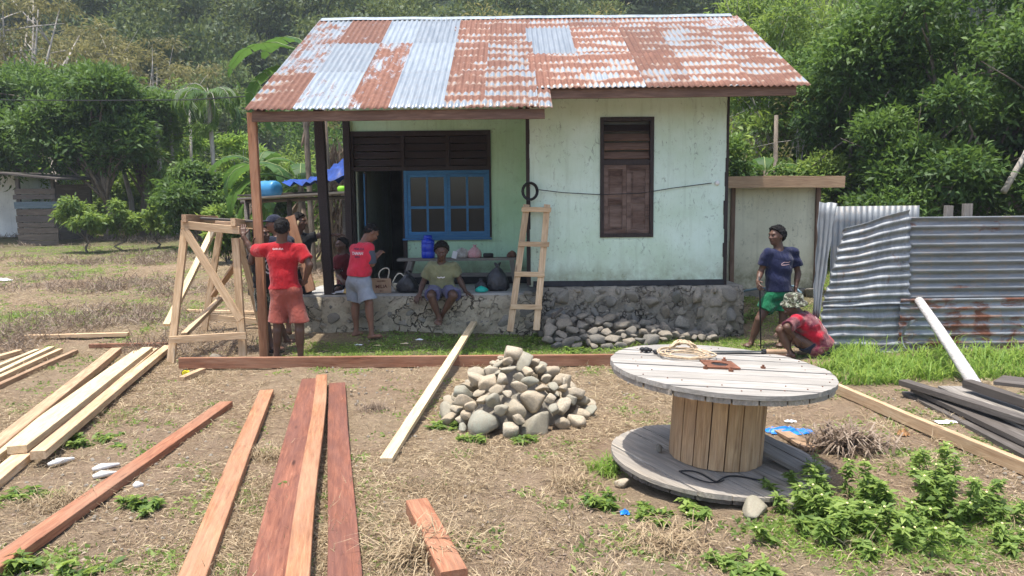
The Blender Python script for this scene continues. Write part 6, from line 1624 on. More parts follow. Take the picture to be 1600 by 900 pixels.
# banana plants
m_rib = m_plain('pale_leaf_rib', (.22, .27, .10), .6, .2, 9)
def banana(pos, h, seed, label, fronds, dry=2):
    rg = np.random.default_rng(seed); T_ = thing('banana_plant', pos, label, 'banana plant'); b = Vector(pos)
    part('stem', MB().tube([b, b + Vector((.03, 0, h * .5)), b + Vector((.0, 0, h))], [.13, .10, .06], 10), BARK if dry > 2 else m_bst, T_, smooth=True)
    n = len(fronds)
    for i in range(n + dry):
        isd = i >= n; a = math.radians(fronds[i][0]) if not isd else rg.uniform(0, 6.28); L = fronds[i][2] if not isd else rg.uniform(1, 1.5); w = rg.uniform(.23, .30) * (1 if not isd else .45)
        d = Vector((math.cos(a), math.sin(a) * .8, 0)); el = fronds[i][1] if not isd else -.8
        V = []; F = []; tn = []; rib = []; m = 26; s0 = b + Vector((0, 0, h * (.97 if not isd else .85)))
        p = s0.copy(); ang = el; sd2 = d.cross(Vector((0, 0, 1))).normalized(); tear = rg.uniform(-.02, .02, m + 1)
        for j in range(m + 1):
            t = j / m; dirv = d * math.cos(ang) + Vector((0, 0, 1)) * math.sin(ang)
            nrm = sd2.cross(dirv).normalized(); ww = w * (math.sin(min(1, t * 1.25 + .02) * math.pi * .52) * (1 - max(0, t - .75) ** 1.5 * 6.5)) if t > .12 else .02
            ww = max(ww, .012)
            for q in (-1, 0, 1):
                V.append(p + sd2 * q * ww - nrm * (-.18 * ww * abs(q)) * (1 if not isd else -2) - Vector((0, 0, abs(q) * ww * (.35 + abs(tear[j]) * 6))))
            if j % 4 == 0: rib.append(p + nrm * .012)
            p = p + dirv * L / m; ang -= (2.0 if not isd else .6) / m * (1 + t) * .85
        for j in range(m):
            gap = (j % 3 == 2) and rg.random() < .5
            for q in (0, 1):
                k0 = len(F) * 4; a_ = [V[j * 3 + q], V[j * 3 + q + 1], V[j * 3 + 3 + q + 1], V[j * 3 + 3 + q]]
                if gap: a_[3 if q == 0 else 2] = a_[3 if q == 0 else 2].lerp(a_[0 if q == 0 else 1], .45)
                F.append(a_); tn.append(np.clip(.35 + .25 * (q) + rg.uniform(-.12, .12), 0, 1))
        VV = np.array([[tuple(x - b) for x in f] for f in F]).reshape(-1, 3); FF = np.arange(len(VV)).reshape(-1, 4)
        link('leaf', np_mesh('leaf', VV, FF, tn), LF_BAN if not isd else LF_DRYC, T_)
        if not isd: part('midrib', MB().tube(rib, [.014, .012, .010, .008, .006, .004, .003, .003][:len(rib)], 5), m_rib, T_, smooth=True)
    return T_
m_bst = m_plain('banana_stem', (.22, .21, .09), .7, .3, 7, stretch=(3, 3, .4))
banana(gp(470, 300, 16.5), hgt(470, 285, 16.5), 1, 'banana plant with broad arching leaves left of the porch', [(178, 1.05, 2.1), (172, .7, 2.3), (186, .35, 2.1), (160, .1, 1.8), (100, 1.2, 1.7), (45, .9, 1.6), (20, .5, 1.4), (300, .9, 1.5), (240, .5, 1.4)], 5)
banana(gp(508, 300, 15.6), hgt(508, 104, 15.6), 2, 'tall banana plant whose leaves rise above the left roof edge', [(180, 1.05, 2.5), (174, .62, 2.2), (184, .15, 2.0), (150, 1.35, 2.2), (30, .6, 1.2), (330, .4, 1.2)], 3)
banana(gp(1195, 300, 15.8), hgt(1195, 262, 15.8), 3, 'small yellowing banana plant behind the outbuilding', [(200, .9, 1.0), (0, .7, 1.4), (330, .5, 1.3), (160, .5, .8), (80, 1.2, 1.1)], 3)
banana(gp(405, 300, 19), hgt(405, 255, 19), 4, 'banana plant farther back behind the reddish post', [(190, .9, 1.5), (150, .6, 1.5), (20, .8, 1.5), (330, .4, 1.4), (80, 1.2, 1.4), (220, .3, 1.4)], 2)
# coconut-like trunk and dry palm skirt
p = W(486, 150, 15.5); tz = gp(486, 300, 15.5)
pc2 = thing('coconut_palm', tz, 'thin ringed pale palm trunk behind the porch end', 'palm')
part('trunk', MB().tube([Vector(tz).lerp(Vector((W(477, 190, 15.5).x, 15.5, 4.2)), t) for t in np.linspace(0, 1, 26)], [.055 + .006 * (i % 2) for i in range(26)], 10), BARK, pc2, smooth=False)

def palm(pos, h, n, seed, label, L=1.6, tr=.07, dead=2):
    rg = np.random.default_rng(seed); T_ = thing('palm_tree', pos, label, 'palm'); b = Vector(pos); top = b + Vector((rg.uniform(-.2, .2), 0, h))
    part('trunk', MB().tube([b.lerp(top, t) for t in np.linspace(0, 1, 16)], [tr * (1 + .08 * (i % 2)) for i in range(16)], 8), BARKP, T_, smooth=False)
    P = []; D = []; N = []; LL = []; W_ = []; tn = []; rib = MB()
    for i in range(n + dead):
        a = 6.283 * i / n + rg.uniform(-.2, .2); d = Vector((math.cos(a), math.sin(a), 0)); ang = rg.uniform(.3, 1.3) if i < n else -.9; p = top.copy(); pts = [p.copy()]; sd2 = d.cross(Vector((0, 0, 1)))
        m = 22; Lf = L * rg.uniform(.85, 1.15)
        for j in range(m):
            t = j / m; dv = d * math.cos(ang) + Vector((0, 0, 1)) * math.sin(ang); p = p + dv * Lf / m; ang -= .11 * (1 + t * .6); pts.append(p.copy())
            for q in (-1, 1):
                P.append(p); dd = sd2 * q * .9 + dv * .5 - Vector((0, 0, .35 + .3 * rg.random())); D.append(dd); N.append(Vector((0, 0, 1)) + sd2 * q * .3); LL.append(.42 * L / 1.6 * math.sin(math.pi * (.15 + t * .8)) + .05); W_.append(.07); tn.append(rg.uniform(.2, .7) if i < n else 1.3)
        rib.tube(pts[::3], [.018, .015, .012, .01, .008, .006, .005, .004][:len(pts[::3])], 4)
    V, F = leaf_quads(np.array([tuple(x) for x in P]), np.array([tuple(x) for x in D]), np.array([tuple(x) for x in N]), np.array(LL), np.array(W_))
    part('ribs', rib, BARKP, T_, kind='stuff')
    link('crown', np_mesh('crown', V - np.array(tuple(b)), F, tn), LF_DARK, T_)
    return T_
palm(gp(272, 300, 26), hgt(272, 155, 26), 13, 1, 'areca palm left of the other one, behind the long wire', 1.7)
palm(gp(338, 300, 25), hgt(338, 150, 25), 13, 2, 'areca palm with a dry hanging frond left of the roof', 1.7, dead=3)
palm(gp(1208, 300, 24), hgt(1208, 62, 24), 14, 3, 'palm with feathery fronds rising over the right roof corner', 2.2)
# dead trailing leaves round the trunks near the porch
rg = np.random.default_rng(77); n = 900; P = np.stack([rg.uniform(W(495, 250, 16).x, W(512, 250, 16).x + .5, n), rg.uniform(15.8, 16.8, n), rg.uniform(.8, 3.4, n)], 1)
D = rg.normal(size=(n, 3)) * .25 + np.array([0, 0, -1.0]); V, F = leaf_quads(P, D, rg.normal(size=(n, 3)), rg.uniform(.3, .7, n), .05)
o = link('dry_palm_skirt', np_mesh('skirt', V, F, rg.random(n)), LF_DRYC, kind='stuff'); tag(o, 'hanging dry brown leaf skirt behind the dark porch post', 'dry leaves')

# undergrowth band closing the view between the field and the hill
def mass(name, n, xr, yr, hf, L, Wd, leaf, seed, label, cat):
    n = int(n * 1.2); L = L * .75; Wd = Wd * .75
    rg = np.random.default_rng(seed); k = n // 90; cx = rg.uniform(*xr, k); cy = rg.uniform(*yr, k); cz = gh(cx, cy) + rg.uniform(.1, 1, k) * hf(cx, cy)
    V, F, tn = cloud(rg, np.stack([cx, cy, cz], 1), rg.uniform(.35, 1.0, k), n, L, Wd)
    o = link(name, np_mesh(name, V, F, tn), leaf, kind='stuff'); return tag(o, label, cat)
mass('undergrowth', 42000, (-22, -1.5), (26.5, 36), lambda x, y: 1.7 + .16 * (y - 26), .30, .11, LF_MID, 51, 'tangled green undergrowth behind the field on the left', 'undergrowth')
mass('undergrowth', 26000, (3.0, 16), (17, 27), lambda x, y: 2.6 + .15 * (y - 17), .28, .10, LF_MID, 52, 'tangled green undergrowth behind the fence on the right', 'undergrowth')
mass('thicket', 30000, (-26, 22), (33, 44), lambda x, y: 5.5 + 0 * x, .5, .16, LF_DARK, 53, 'dark thicket at the foot of the hill', 'thicket')
mass('scrub', 10000, (1.5, 10), (26, 33), lambda x, y: 7.6 + 0 * x, .34, .08, LF_BROWN, 54, 'tall brownish scrub behind the right half of the roof', 'scrub')
mass('scrub', 8000, (-8, 2), (30, 38), lambda x, y: 8.4 + 0 * x, .36, .09, LF_BROWN, 55, 'olive scrub just above the roof ridge', 'scrub')

# hillside forest
rg = np.random.default_rng(5)
protos = []
for s_ in range(5):
    k = 9; cs = []; rs = []
    for i in range(k):
        d = rg.normal(size=3); d /= np.linalg.norm(d); cs.append((d[0] * 1.9 * rg.uniform(.3, 1), d[1] * 1.9 * rg.uniform(.3, 1), 5.2 + d[2] * 1.9 * rg.uniform(.3, 1))); rs.append(rg.uniform(.7, 1.3))
    V, F, tn = cloud(rg, cs, rs, 700, .46, .22, flat=.6)
    V2, F2, tn2 = cloud(rg, cs, rs, 2700, .24, .11, flat=.6)
    protos.append((V, tn, V2, tn2))
VV = []; TT = []; cnt = 0
pts = []
for _ in range(9000):
    y = rg.uniform(48, 170); x = rg.uniform(-.80 * y - 4, .80 * y + 4); r_ = 2.5 + y * .012
    ok = True
    for (a, b_) in pts:
        if (a - x) ** 2 + (b_ - y) ** 2 < r_ * r_: ok = False; break
    if not ok: continue
    pts.append((x, y))
    if len(pts) >= 780: break
for (x, y) in pts:
    pr_ = protos[rg.integers(5)]; V, tn = (pr_[2], pr_[3]) if y < 78 else (pr_[0], pr_[1]); s_ = rg.uniform(.8, 1.5) * (1 + .004 * y); a = rg.uniform(0, 6.28); c_, sn = math.cos(a), math.sin(a)
    keep = slice(None) if y < 90 else slice(0, None)
    Q = V * np.array([s_, s_, s_ * rg.uniform(.9, 1.3)]); Q = np.stack([Q[:, 0] * c_ - Q[:, 1] * sn + x, Q[:, 0] * sn + Q[:, 1] * c_ + y, Q[:, 2] + float(gh(x, y)) - .5], 1)
    VV.append(Q); TT.append(np.clip(tn * .8 + rg.uniform(-.25, .3), 0, 1))
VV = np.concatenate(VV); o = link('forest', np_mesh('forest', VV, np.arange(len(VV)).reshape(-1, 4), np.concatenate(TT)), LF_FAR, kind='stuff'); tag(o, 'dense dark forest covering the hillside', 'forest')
# trees that stand out on the slope
k = 0
for (px, pyt, Y, cr, lb) in [(318, 78, 62, 3.2, 'flat-topped pale green tree on the slope above the palms'), (352, 100, 55, 2.6, 'slim pale-trunked tree nearest the roof on the slope'), (300, 28, 75, 4.0, 'round green tree high on the slope left of the roof'), (345, 45, 80, 4.0, 'bushy tree on the slope above the slim pale-trunked one'),
                        (385, 20, 85, 4.5, 'tree near the top edge above the banana leaf'), (372, 62, 66, 3.0, 'pale tree on the slope beside the banana leaf tip'), (425, 40, 80, 4, 'dull green tree on the slope left of the ridge end'), (290, 150, 50, 2.5, 'small slope tree behind the areca palms'), (1330, 20, 70, 4, 'hazy slope tree in the gap left of the huge dark tree'), (1290, 40, 60, 3, 'paler slope tree in the gap above the right roof corner')]:
    k += 1; tree('slope_tree', gp(px, 300, Y), hgt(px, pyt, Y), cr, 2600, .55, .2, LF_FAR2, BARKP, lb, 60 + k, .55, 13, .12, rad=.42, flat=.45)

# old plank shed and white house at the far left
SY = 22.5; g_ = W(60, 378, SY); g_.z = float(gh(g_.x, SY)); _dz = g_.z - W(60, 378, SY).z
shed = thing('plank_shed', (g_.x, SY, g_.z), 'old grey plank shed with gaps between its boards', 'shed')
sx0, sx1 = W(27, 350, SY).x, W(88, 350, SY).x; zt_ = W(60, 273, SY).z + _dz
BRNW = m_wood('brown_grey_board', (.07, .055, .042), (.15, .12, .095), (.24, .20, .16), .85, weather=(.10, .085, .07))
BLUEG = m_wood('faded_blue_grey_board', (.09, .12, .14), (.14, .19, .215), (.2, .25, .27), .85, knots=False)
zz = g_.z; rr = random.Random(3); i = 0
while zz < zt_ - .25:
    hh = rr.uniform(.14, .24)
    if i not in (9, ): board('wall_plank', (sx0 + rr.uniform(-.06, .02), SY - rr.uniform(0, .03), zz + hh / 2), (sx1 + rr.uniform(-.03, .1), SY - rr.uniform(0, .03), zz + hh / 2), hh - .015, .03, rr.choice([BRNW, DARKW, BRNW]) if i != 6 else BLUEG, shed, side=(0, 0, 1))
    zz += hh if i != 6 else hh + .06; i += 1
for x in (sx0 + .08, sx1 - .05):
    for y in (SY + .05, SY + 2.0): board('post', (x, y, g_.z - .05), (x, y, zt_), .10, .09, DARKW, shed, side=(1, 0, 0))
part('back_wall', MB().span(sx0 + .1, sx1, SY + 1.9, SY + 1.95, g_.z, zt_ - .1), DARKW, shed)
board('wall_plank', (sx1 + .02, SY + .1, g_.z + .3), (sx1 + .02, SY + 1.9, g_.z + .3), .25, .03, DARKW, shed, side=(0, 0, 1)); 
m = MB(); n0 = len(m.v)
for (x, y, z) in ((sx0 - .45, SY - .35, zt_ + .16), (sx1 + .35, SY - .35, zt_ - .06), (sx1 + .35, SY + 2.3, zt_ + .05), (sx0 - .45, SY + 2.3, zt_ + .25)): m.v += [(x, y, z), (x, y, z + .05)]
m.f = [(0, 2, 4, 6), (1, 7, 5, 3), (0, 1, 3, 2), (2, 3, 5, 4), (4, 5, 7, 6), (6, 7, 1, 0)]; part('roof', m, DARKW, shed)
wh = thing('white_house', (-15, 27, .8), 'white rendered house mostly cut by the left edge behind the plank shed', 'house')
wx = W(24, 300, 26).x; part('wall', MB().span(wx - 5, wx, 26, 31, .2, W(20, 274, 26).z), PLA_W, wh)
m = MB(); m.span(wx - 5.2, wx + .3, 25.6, 31.4, W(20, 272, 26).z, W(20, 268, 26).z); part('roof', m, GREYW, wh)

# raised pole shelf with a blue drum and tarpaulin behind the porch
TY = 12.6
tbz = W(460, 306, TY).z
tab = thing('pole_table', (W(460, 306, TY).x, TY, .4), 'raised rough pole table behind the porch end', 'table')
board('table_board', W(380, 311, TY), W(545, 301, TY), .55, .03, GREYW, tab, side=(0, 1, 0))
board('table_board', W(378, 306, TY + .5), W(545, 299, TY + .5), .45, .03, DARKW, tab, side=(0, 1, 0))
for px in (385, 452, 538): 
    p = W(px, 312, TY + .1); part('leg', MB().tube([(p.x, TY + .1, .2), (p.x, TY + .1, p.z)], .045, 7), DARKW, tab, smooth=True)
part('bearer', MB().tube([W(376, 316, TY + .1), W(545, 308, TY + .1)], .03, 7), DARKW, tab, smooth=True)
m_ = Mat('light_blue_drum_plastic', .4, .4); m_.col((.035, .20, .40)); BDR = m_.m
dp = W(420, 296, TY + .1); drm = thing('plastic_drum', dp - Vector((0, 0, .12)), 'light blue plastic drum lying on the pole table', 'drum')
part('body', MB().lathe([(.05, -.2), (.13, -.19), (.145, -.15), (.15, -.05), (.145, -.03), (.145, .03), (.15, .05), (.145, .15), (.13, .19), (.05, .2)], dp, 22, (.9, -.45, 0)), BDR, drm, smooth=True)
part('cap', MB().lathe([(.05, -.225), (.05, -.2)], dp, 12, (.9, -.45, 0)), BLUEPL, drm)
tarp = MB(); n = 16; rgt = np.random.default_rng(4); a0 = W(445, 300, TY - .1); a1 = W(545, 296, TY - .1)
for i in range(n + 1):
    for j in range(9):
        u, v = i / n, j / 8; hh = .04 + (.10 + .55 * max(0, u - .35)) * (1 - abs(v - .5) * 1.5) + .10 * rgt.random()
        tarp.v.append((a0.x + (a1.x - a0.x) * u, TY - .25 + .6 * v, a0.z + (a1.z - a0.z) * u + max(.0, hh)))
for i in range(n):
    for j in range(8): a = i * 9 + j; tarp.f.append((a, a + 9, a + 10, a + 1))
TARP = m_plain('dark_blue_tarpaulin', (.012, .045, .22), .4, .4, 7)
part('tarpaulin', tarp, TARP, None, smooth=True, origin=a0, label='crumpled dark blue tarpaulin heaped on the pole table', cat='tarpaulin')
part('green_pot', MB().lathe([(.03, 0), (.07, .02), (.075, .07), (.05, .10)], W(534, 300, TY - .2), 14), m_plain('lime_plastic', (.25, .6, .05), .5, .1, 5), None, smooth=True, label='small lime green pot at the right end of the pole table', cat='pot')
part('overhead_wire', MB().tube([W(-30, 156, 20), W(150, 157, 19), W(300, 156, 18), W(395, 150, 17)], .012, 5), BLK, None, label='thin black wire strung across the trees on the left', cat='wire')
part('blue_hose', MB().tube([W(1150, 462, 11.6), W(1165, 454, 11.6), W(1185, 451, 11.4), W(1215, 449, 11.2), W(1240, 447, 11.0), W(1252, 458, 10.8)], .018, 7), m_plain('pale_blue_hose', (.16, .25, .30), .5, .1, 9), None, smooth=True, label='pale blue hose lying behind the person in the navy T-shirt', cat='hose')
for (px, py, s_, lb) in ((1264, 455, .16, 'grey boulder at the foot of the upright tin sheet'), (1156, 448, .15, 'dark boulder at the right end of the stone base'), (342, 558, .10, 'flat stone under the timber stand')):
    q = G(px, py + 8); stone((q.x, q.y, q.z + s_ * .4), (s_, s_ * .8, s_ * .7), ST_RUB, None, R, 'boulder', label=lb, cat='stone')

# ------------------------------------------------------------------ low growth on the ground
def scatter(rg, n, xr, yr, prob, p_near=None):
    """random ground spots, denser towards the camera"""
    out = []
    while sum(map(len, out)) < n:
        u = rg.random(n * 2); y = yr[0] * (yr[1] / yr[0]) ** u; x = rg.uniform(-1, 1, n * 2) * (y * .74 + .5)
        k = (x > xr[0]) & (x < xr[1]) & (rg.random(n * 2) < prob(x, y)); out.append(np.stack([x[k], y[k]], 1))
    P = np.concatenate(out)[:n]; return P[:, 0], P[:, 1]
def blocked(x, y):
    b = (((x - 1.28) / .80) ** 2 + ((y - 4.76) / .80) ** 2 < 1)
    b |= (x > -3.05) & (x < 3.15) & (y > 9.8)
    b |= (((x - pc.x) / .62) ** 2 + ((y - pc.y) / .62) ** 2 < 1)
    return b
rg = np.random.default_rng(8)
# matted straw
N_ = 120000; x, y = scatter(rg, N_, (-16, 16), (3.0, 20), lambda x, y: np.clip(.95 - .5 * green_field(x, y), .15, 1) * np.clip(.45 + .9 * fnoise(x, y, 19, (1.3, 3.1), (.6, .5)), .12, 1) * ~blocked(x, y))
z = gh(x, y) + .004; a = rg.uniform(0, 6.283, N_); el = np.abs(rg.normal(0, .16, N_)); el = np.where(rg.random(N_) < .06, rg.uniform(.3, 1.0, N_), el)
D = np.stack([np.cos(a) * np.cos(el), np.sin(a) * np.cos(el), np.sin(el)], 1); sc = 1 + y * .05
V, F = leaf_quads(np.stack([x, y, z], 1), D, frames(N_, rg, .8), rg.uniform(.02, .10, N_) * sc ** .5, rg.uniform(.0020, .0046, N_) * sc)
o = link('straw', np_mesh('straw', V, F, rg.random(N_) ** 1.1), LF_STRAW, kind='stuff'); tag(o, 'matted dry straw lying on the ground', 'straw')
# leaf litter and wood chips
N_ = 9000; x, y = scatter(rg, N_, (-16, 16), (3.0, 22), lambda x, y: np.clip(.35 + fnoise(x, y, 71, (1.0, 2.6), (.6, .5)), .06, 1) * ~blocked(x, y)); a = rg.uniform(0, 6.283, N_)
V, F = leaf_quads(np.stack([x, y, gh(x, y) + .008], 1), np.stack([np.cos(a), np.sin(a), rg.normal(0, .15, N_)], 1), frames(N_, rg, 1.5), rg.uniform(.01, .04, N_), rg.uniform(.006, .018, N_), .25)
o = link('leaf_litter', np_mesh('leaf_litter', V, F, rg.random(N_)), LF_DRYC, kind='stuff'); tag(o, 'small dead leaves and bark bits strewn over the yard', 'leaf litter')
N_ = 1500; x, y = scatter(rg, N_, (-16, 16), (3.0, 26), lambda x, y: np.clip(.2 + fnoise(x, y, 72, (1.0, 2.6), (.7, .5)), .03, 1) * ~blocked(x, y)); mb = MB()
for i in range(N_):
    s_ = rg.uniform(.006, .018); mb.lathe([(s_ * .6, -.004), (s_, s_ * .3), (s_ * .7, s_ * .8), (s_ * .2, s_)], (x[i], y[i], float(gh(x[i], y[i]))), 5)
part('pebbles', mb, ST_RUB, None, origin=(0, 0, 0), kind='stuff', label='small pebbles scattered over the yard', cat='pebbles')
# small weeds and short green grass
def blades(name, n, xr, yr, prob, Lr, w, leaf, seed, label, cat, tuft=12, el0=.5, tspread=.05):
    rg = np.random.default_rng(seed); nt = n // tuft; x, y = scatter(rg, nt, xr, yr, prob); x = np.repeat(x, tuft) + rg.normal(0, tspread, nt * tuft); y = np.repeat(y, tuft) + rg.normal(0, tspread, nt * tuft)
    m = len(x); a = rg.uniform(0, 6.283, m); el = np.clip(rg.normal(el0, .35, m), .05, 1.5); L = rg.uniform(*Lr, m) * np.repeat(rg.uniform(.6, 1.3, nt), tuft)
    D = np.stack([np.cos(a) * np.cos(el), np.sin(a) * np.cos(el), np.sin(el)], 1); P = np.stack([x, y, gh(x, y)], 1); ww = w * (1 + y * .04)
    # two bent pieces per blade
    V1, F1 = leaf_quads(P, D, frames(m, rg, .5), L, ww, .0)
    V1 = V1.reshape(m, 4, 3); V1[:, 2, 2] -= L * rg.uniform(.0, .45, m) ; V1 = V1.reshape(-1, 3)
    tone = np.clip(np.repeat(rg.random(nt), tuft) * .6 + rg.random(m) * .5, 0, 1)
    o = link(name, np_mesh(name, V1, F1, tone), leaf, kind='stuff'); return tag(o, label, cat)
gm = lambda x, y: np.clip(green_field(x, y) - .30, 0, 1) * ~blocked(x, y)
blades('short_grass', 90000, (-14, 14), (3.0, 22), lambda x, y: gm(x, y) * .9, (.03, .10), .007, LF_GRASS, 31, 'short green grass in patches and along the porch', 'grass', 14)
blades('ground_weeds', 80000, (-14, 14), (3.0, 18), lambda x, y: np.clip(green_field(x, y) - .14, 0.05, 1) * ~blocked(x, y) * np.clip(.4 + fnoise(x, y, 44, (3, 7), (.6, .6)), 0, 1), (.02, .05), .017, LF_WEED, 32, 'low leafy weeds creeping over the soil', 'weeds', 24, .35, .06)
blades('dry_tufts', 17000, (-14, 14), (3.0, 14), lambda x, y: np.clip(.25 + fnoise(x, y, 57, (2, 5), (.6, .5)), 0, 1) * ~blocked(x, y) * (1 - .9 * sst(8.2, 9, y) * sst(-3.4, -2.6, x) * (1 - sst(3, 3.4, x))), (.04, .13), .0042, LF_STRAW, 33, 'wispy dry grass tufts', 'grass', 26, .55, .04)
blades('dry_brush', 20000, (-20, -2.8), (8.8, 26), lambda x, y: np.clip(.15 + fnoise(x, y, 91, (1.1, 2.7), (.7, .5)), 0, 1), (.08, .30), .008, LF_DRYC, 34, 'dead reddish brown brush across the field on the left', 'dry brush', 22, .7, .12)
# clumps
def clump(px, py, n, Lr, w, leaf, seed, name, label, cat, el0=1.0, spr=.05, droop=.4, nz=None):
    rg = np.random.default_rng(seed); p = G(px, py); seg = 3; a = rg.uniform(0, 6.283, n); el = np.clip(rg.normal(el0, .28, n), .1, 1.5); L = rg.uniform(*Lr, n); V = []; F = []
    x = p.x + rg.normal(0, spr, n); y = p.y + rg.normal(0, spr * .7, n); P = np.stack([x, y, gh(x, y) - .01], 1); tn = []
    sd2 = np.stack([-np.sin(a), np.cos(a), 0 * a], 1); off = 0
    prevL = P - sd2 * w / 2; prevR = P + sd2 * w / 2; q = P.copy()
    for s_ in range(seg):
        D = np.stack([np.cos(a) * np.cos(el), np.sin(a) * np.cos(el), np.sin(el)], 1); q = q + D * (L / seg)[:, None]; ww = w * (1 - (s_ + 1) / seg * .92)
        nl = q - sd2 * ww / 2; nr = q + sd2 * ww / 2; V.append(np.stack([prevL, prevR, nr, nl], 1).reshape(-1, 3)); prevL, prevR = nl, nr; el = el - droop * (1 + s_ * .6); tn.append(np.clip(rg.random(n) * .5 + .2 * s_, 0, 1))
    V = np.concatenate(V); F = np.arange(len(V)).reshape(-1, 4); o = link(name, np_mesh(name, V - np.array(tuple(p)), F, np.concatenate(tn)), leaf); o.location = p
    return tag(o, label, cat)
clump(1325, 700, 300, (.16, .36), .024, LF_DRYC, 1, 'dead_clump', 'big dead brown leafy clump right of the cable drum', 'dead plant', .9, .10, .55)
clump(660, 868, 260, (.15, .38), .010, LF_STRAW, 2, 'grass_tuft', 'large half dry grass tuft at the bottom between the dark plank and the offcut', 'grass tuft', .8, .08, .5)
clump(585, 640, 160, (.08, .22), .006, LF_DRYC, 3, 'grass_tuft', 'dark dry tuft between the dark stained plank and the batten', 'grass tuft', .8, .07, .5)
clump(420, 715, 200, (.1, .25), .006, LF_STRAW, 4, 'grass_tuft', 'pale dry tuft between the orange plank and the doubled planks', 'grass tuft', .8, .08, .5)
clump(90, 790, 260, (.10, .28), .006, LF_STRAW, 5, 'grass_tuft', 'pale dry tuft at the lower left beside the long red plank', 'grass tuft', .8, .10, .5)
clump(890, 760, 160, (.08, .24), .007, LF_STRAW, 6, 'grass_tuft', 'dry tuft left of the drum foot', 'grass tuft', .8, .08, .5)
clump(1040, 850, 240, (.1, .28), .008, LF_STRAW, 7, 'grass_tuft', 'straw coloured tuft in front of the cable drum', 'grass tuft', .7, .12, .5)
clump(950, 735, 150, (.1, .26), .010, LF_GRASS, 8, 'grass_tuft', 'grey-green tuft against the left rim of the drum foot', 'grass tuft', .8, .06, .5)
k = 0
for (px, py) in [(1310, 560), (1335, 575), (1365, 566), (1400, 575), (1440, 568), (1475, 560), (1505, 575), (1540, 560), (1575, 570), (1598, 562), (1355, 590), (1385, 600), (1330, 600), (1420, 590), (1545, 590), (1590, 590), (1300, 580), (1460, 590), (1600, 545), (1345, 552)]:
    k += 1; clump(px, py, 60 + (k * 37) % 50, (.12, .34 + .05 * (k % 4)), .017, LF_GRASS, 100 + k, 'tall_grass', ['bright tall grass clump growing along the tin fence'][0], 'grass tuft', 1.15, .10, .45)
    o = SC.objects[-1]
for o in [o for o in SC.objects if o.name.startswith('tall_grass')]: o['group'] = 'tall bright grass along the fence'
# leafy weed plants with small pale flowers, bottom right
def weed(px, py, h, cr, n, seed, label, leaf=LF_WEED, fl=3, L=.060, Wd=.028, grp=None):
    rg = np.random.default_rng(seed); p = G(px, py); st_ = MB(); P = []; D = []; N = []; tips = []
    ns = max(5, int(cr * 70)); cr = cr * 1.35; L = L * .78; Wd = Wd * .85; n = int(n * .95); h = h * .82
    for i in range(ns):
        bx, by = rg.normal(0, cr * .42, 2); hh = h * rg.uniform(.25, 1.1) * (1 - .4 * min(1, math.hypot(bx, by) / cr)); e = Vector((p.x + bx * 1.25, p.y + by * 1.2, p.z + hh)); b0 = Vector((p.x + bx * .8, p.y + by * .8, float(gh(p.x + bx, p.y + by)) - .01))
        m_ = b0.lerp(e, .5) + Vector((rg.normal() * .02, rg.normal() * .02, 0)); st_.tube([b0, m_, e], [.004, .003, .0018], 4); tips.append(e)
        for q in range(max(3, n // ns)):
            t = rg.uniform(.12, 1.0) ** .8; pt = b0.lerp(m_, t * 2) if t < .5 else m_.lerp(e, t * 2 - 1); a = rg.uniform(0, 6.28); P.append(tuple(pt)); D.append((math.cos(a), math.sin(a), rg.uniform(-.35, .5))); N.append((rg.normal() * .3, rg.normal() * .3, 1))
    P = np.array(P); m = len(P); V, F = leaf_quads(P, np.array(D), np.array(N), L * rg.uniform(.4, 1.6, m), Wd * rg.uniform(.6, 1.4, m))
    T_ = thing('weed_plant', p, label, 'weed', grp); off = np.array(tuple(p))
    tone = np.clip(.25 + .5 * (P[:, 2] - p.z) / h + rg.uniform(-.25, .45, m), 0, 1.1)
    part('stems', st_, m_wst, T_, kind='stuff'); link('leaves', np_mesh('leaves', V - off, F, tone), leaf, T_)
    for i in range(fl):
        e = tips[rg.integers(len(tips))]; part('flower', MB().lathe([(.002, 0), (.0065, .002), (.005, .005), (.002, .006)], e, 7, tuple(rg.normal(size=3) * .3 + np.array([0, -.3, 1]))), PETAL, T_)
    return T_
m_wst = m_plain('green_stem', (.10, .15, .05), .7, .2, 9)
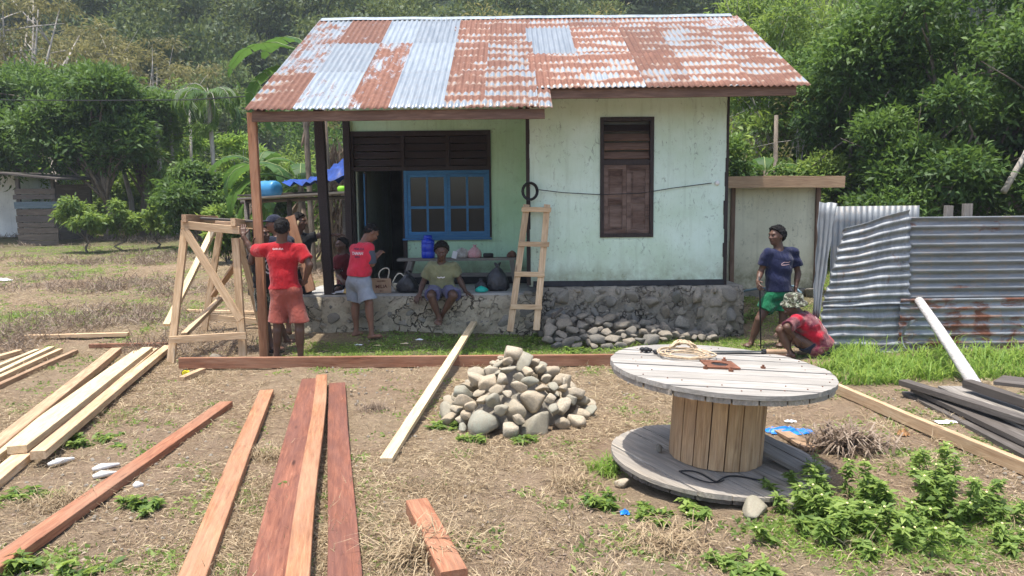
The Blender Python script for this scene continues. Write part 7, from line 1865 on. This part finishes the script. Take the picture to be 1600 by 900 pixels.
for (px, py, h, cr, n, fl, lb) in [
    (1285, 810, .34, .22, 1500, 6, 'leafy weed bush touching the right rim of the drum foot'), (1345, 800, .34, .22, 1400, 6, 'leafy weed bush right of the one at the drum foot'), (1310, 850, .26, .18, 900, 4, 'low leafy weed in front of the two bushy ones'),
    (1395, 845, .26, .18, 850, 7, 'flowering weed in the middle of the lower right patch'), (1470, 805, .40, .20, 1100, 7, 'tallest weed of the lower right patch'), (1455, 760, .42, .10, 450, 3, 'upright yellowish weed near the long batten'), (1520, 810, .32, .20, 1000, 6, 'leafy weed at the right side of the lower right patch'),
    (1270, 760, .36, .05, 120, 2, 'single thin weed sprouting beside the drum foot'), (1570, 860, .18, .18, 420, 5, 'sparse low weed near the right edge'), (1130, 885, .07, .13, 260, 1, 'creeping weed at the bottom right of centre'), (940, 790, .11, .10, 300, 0, 'dark green weed left of the drum foot'),
    (1100, 803, .08, .12, 260, 1, 'creeping weed right below the drum foot front'), (1030, 808, .06, .10, 170, 0, 'small creeping weed in front of the drum foot'), (1180, 905, .09, .14, 300, 1, 'weed cut by the bottom edge right of centre'), (30, 895, .10, .12, 360, 0, 'bright weed at the bottom left under the red plank'),
    (150, 690, .08, .18, 420, 0, 'low weed patch right of the large pale stack'), (35, 780, .08, .16, 380, 0, 'low weed patch at the left edge'), (218, 800, .10, .12, 300, 0, 'weed touching the long red plank'), (120, 900, .10, .12, 300, 0, 'weed beside the bottom end of the long red plank'),
    (440, 775, .12, .05, 120, 0, 'slender weed leaning over the doubled planks'), (690, 670, .07, .10, 220, 0, 'little weed left of the stone heap'), (742, 690, .07, .10, 220, 0, 'little weed in front of the big green stone'), (812, 690, .07, .12, 240, 0, 'little weed at the foot of the stone heap'),
    (900, 520 + 30, .10, .16, 380, 0, 'yellow-green weed between the rubble and the red beam'), (830, 535, .12, .16, 380, 0, 'yellow-green weed in front of the rubble heap'), (1000, 530, .12, .18, 380, 0, 'weed before the stone base behind the cable drum'), (1300, 530, .30, .10, 300, 2, 'leafy weed behind the crouching person'),
    (1170, 500, .25, .22, 500, 0, 'weeds between the stone base and the standing person'), (870, 515, .14, .08, 200, 0, 'sprig growing out of the rubble heap'), (1515, 515, .75, .14, 260, 3, 'tall thin weed in front of the tin fence')]:
    k += 1; weed(px, py, h, cr, n, 300 + k, lb, LF_WEED if fl or h > .15 else LF_MID, fl)

# haze between here and the hill
HZ = bpy.data.materials.new('haze_air'); HZ.use_nodes = True; nt = HZ.node_tree; nt.nodes.clear()
ov = nt.nodes.new('ShaderNodeOutputMaterial'); pv = nt.nodes.new('ShaderNodeVolumePrincipled'); pv.inputs['Color'].default_value = (.80, .88, 1, 1); pv.inputs['Density'].default_value = .0008; pv.inputs['Anisotropy'].default_value = .0
nt.links.new(pv.outputs[0], ov.inputs['Volume'])
hz = part('haze', MB().span(-265, 265, -30, 340, -2.5, 200), HZ, None, origin=(0, 0, 0), kind='stuff', label='thin pale air haze over the whole place', cat='haze')
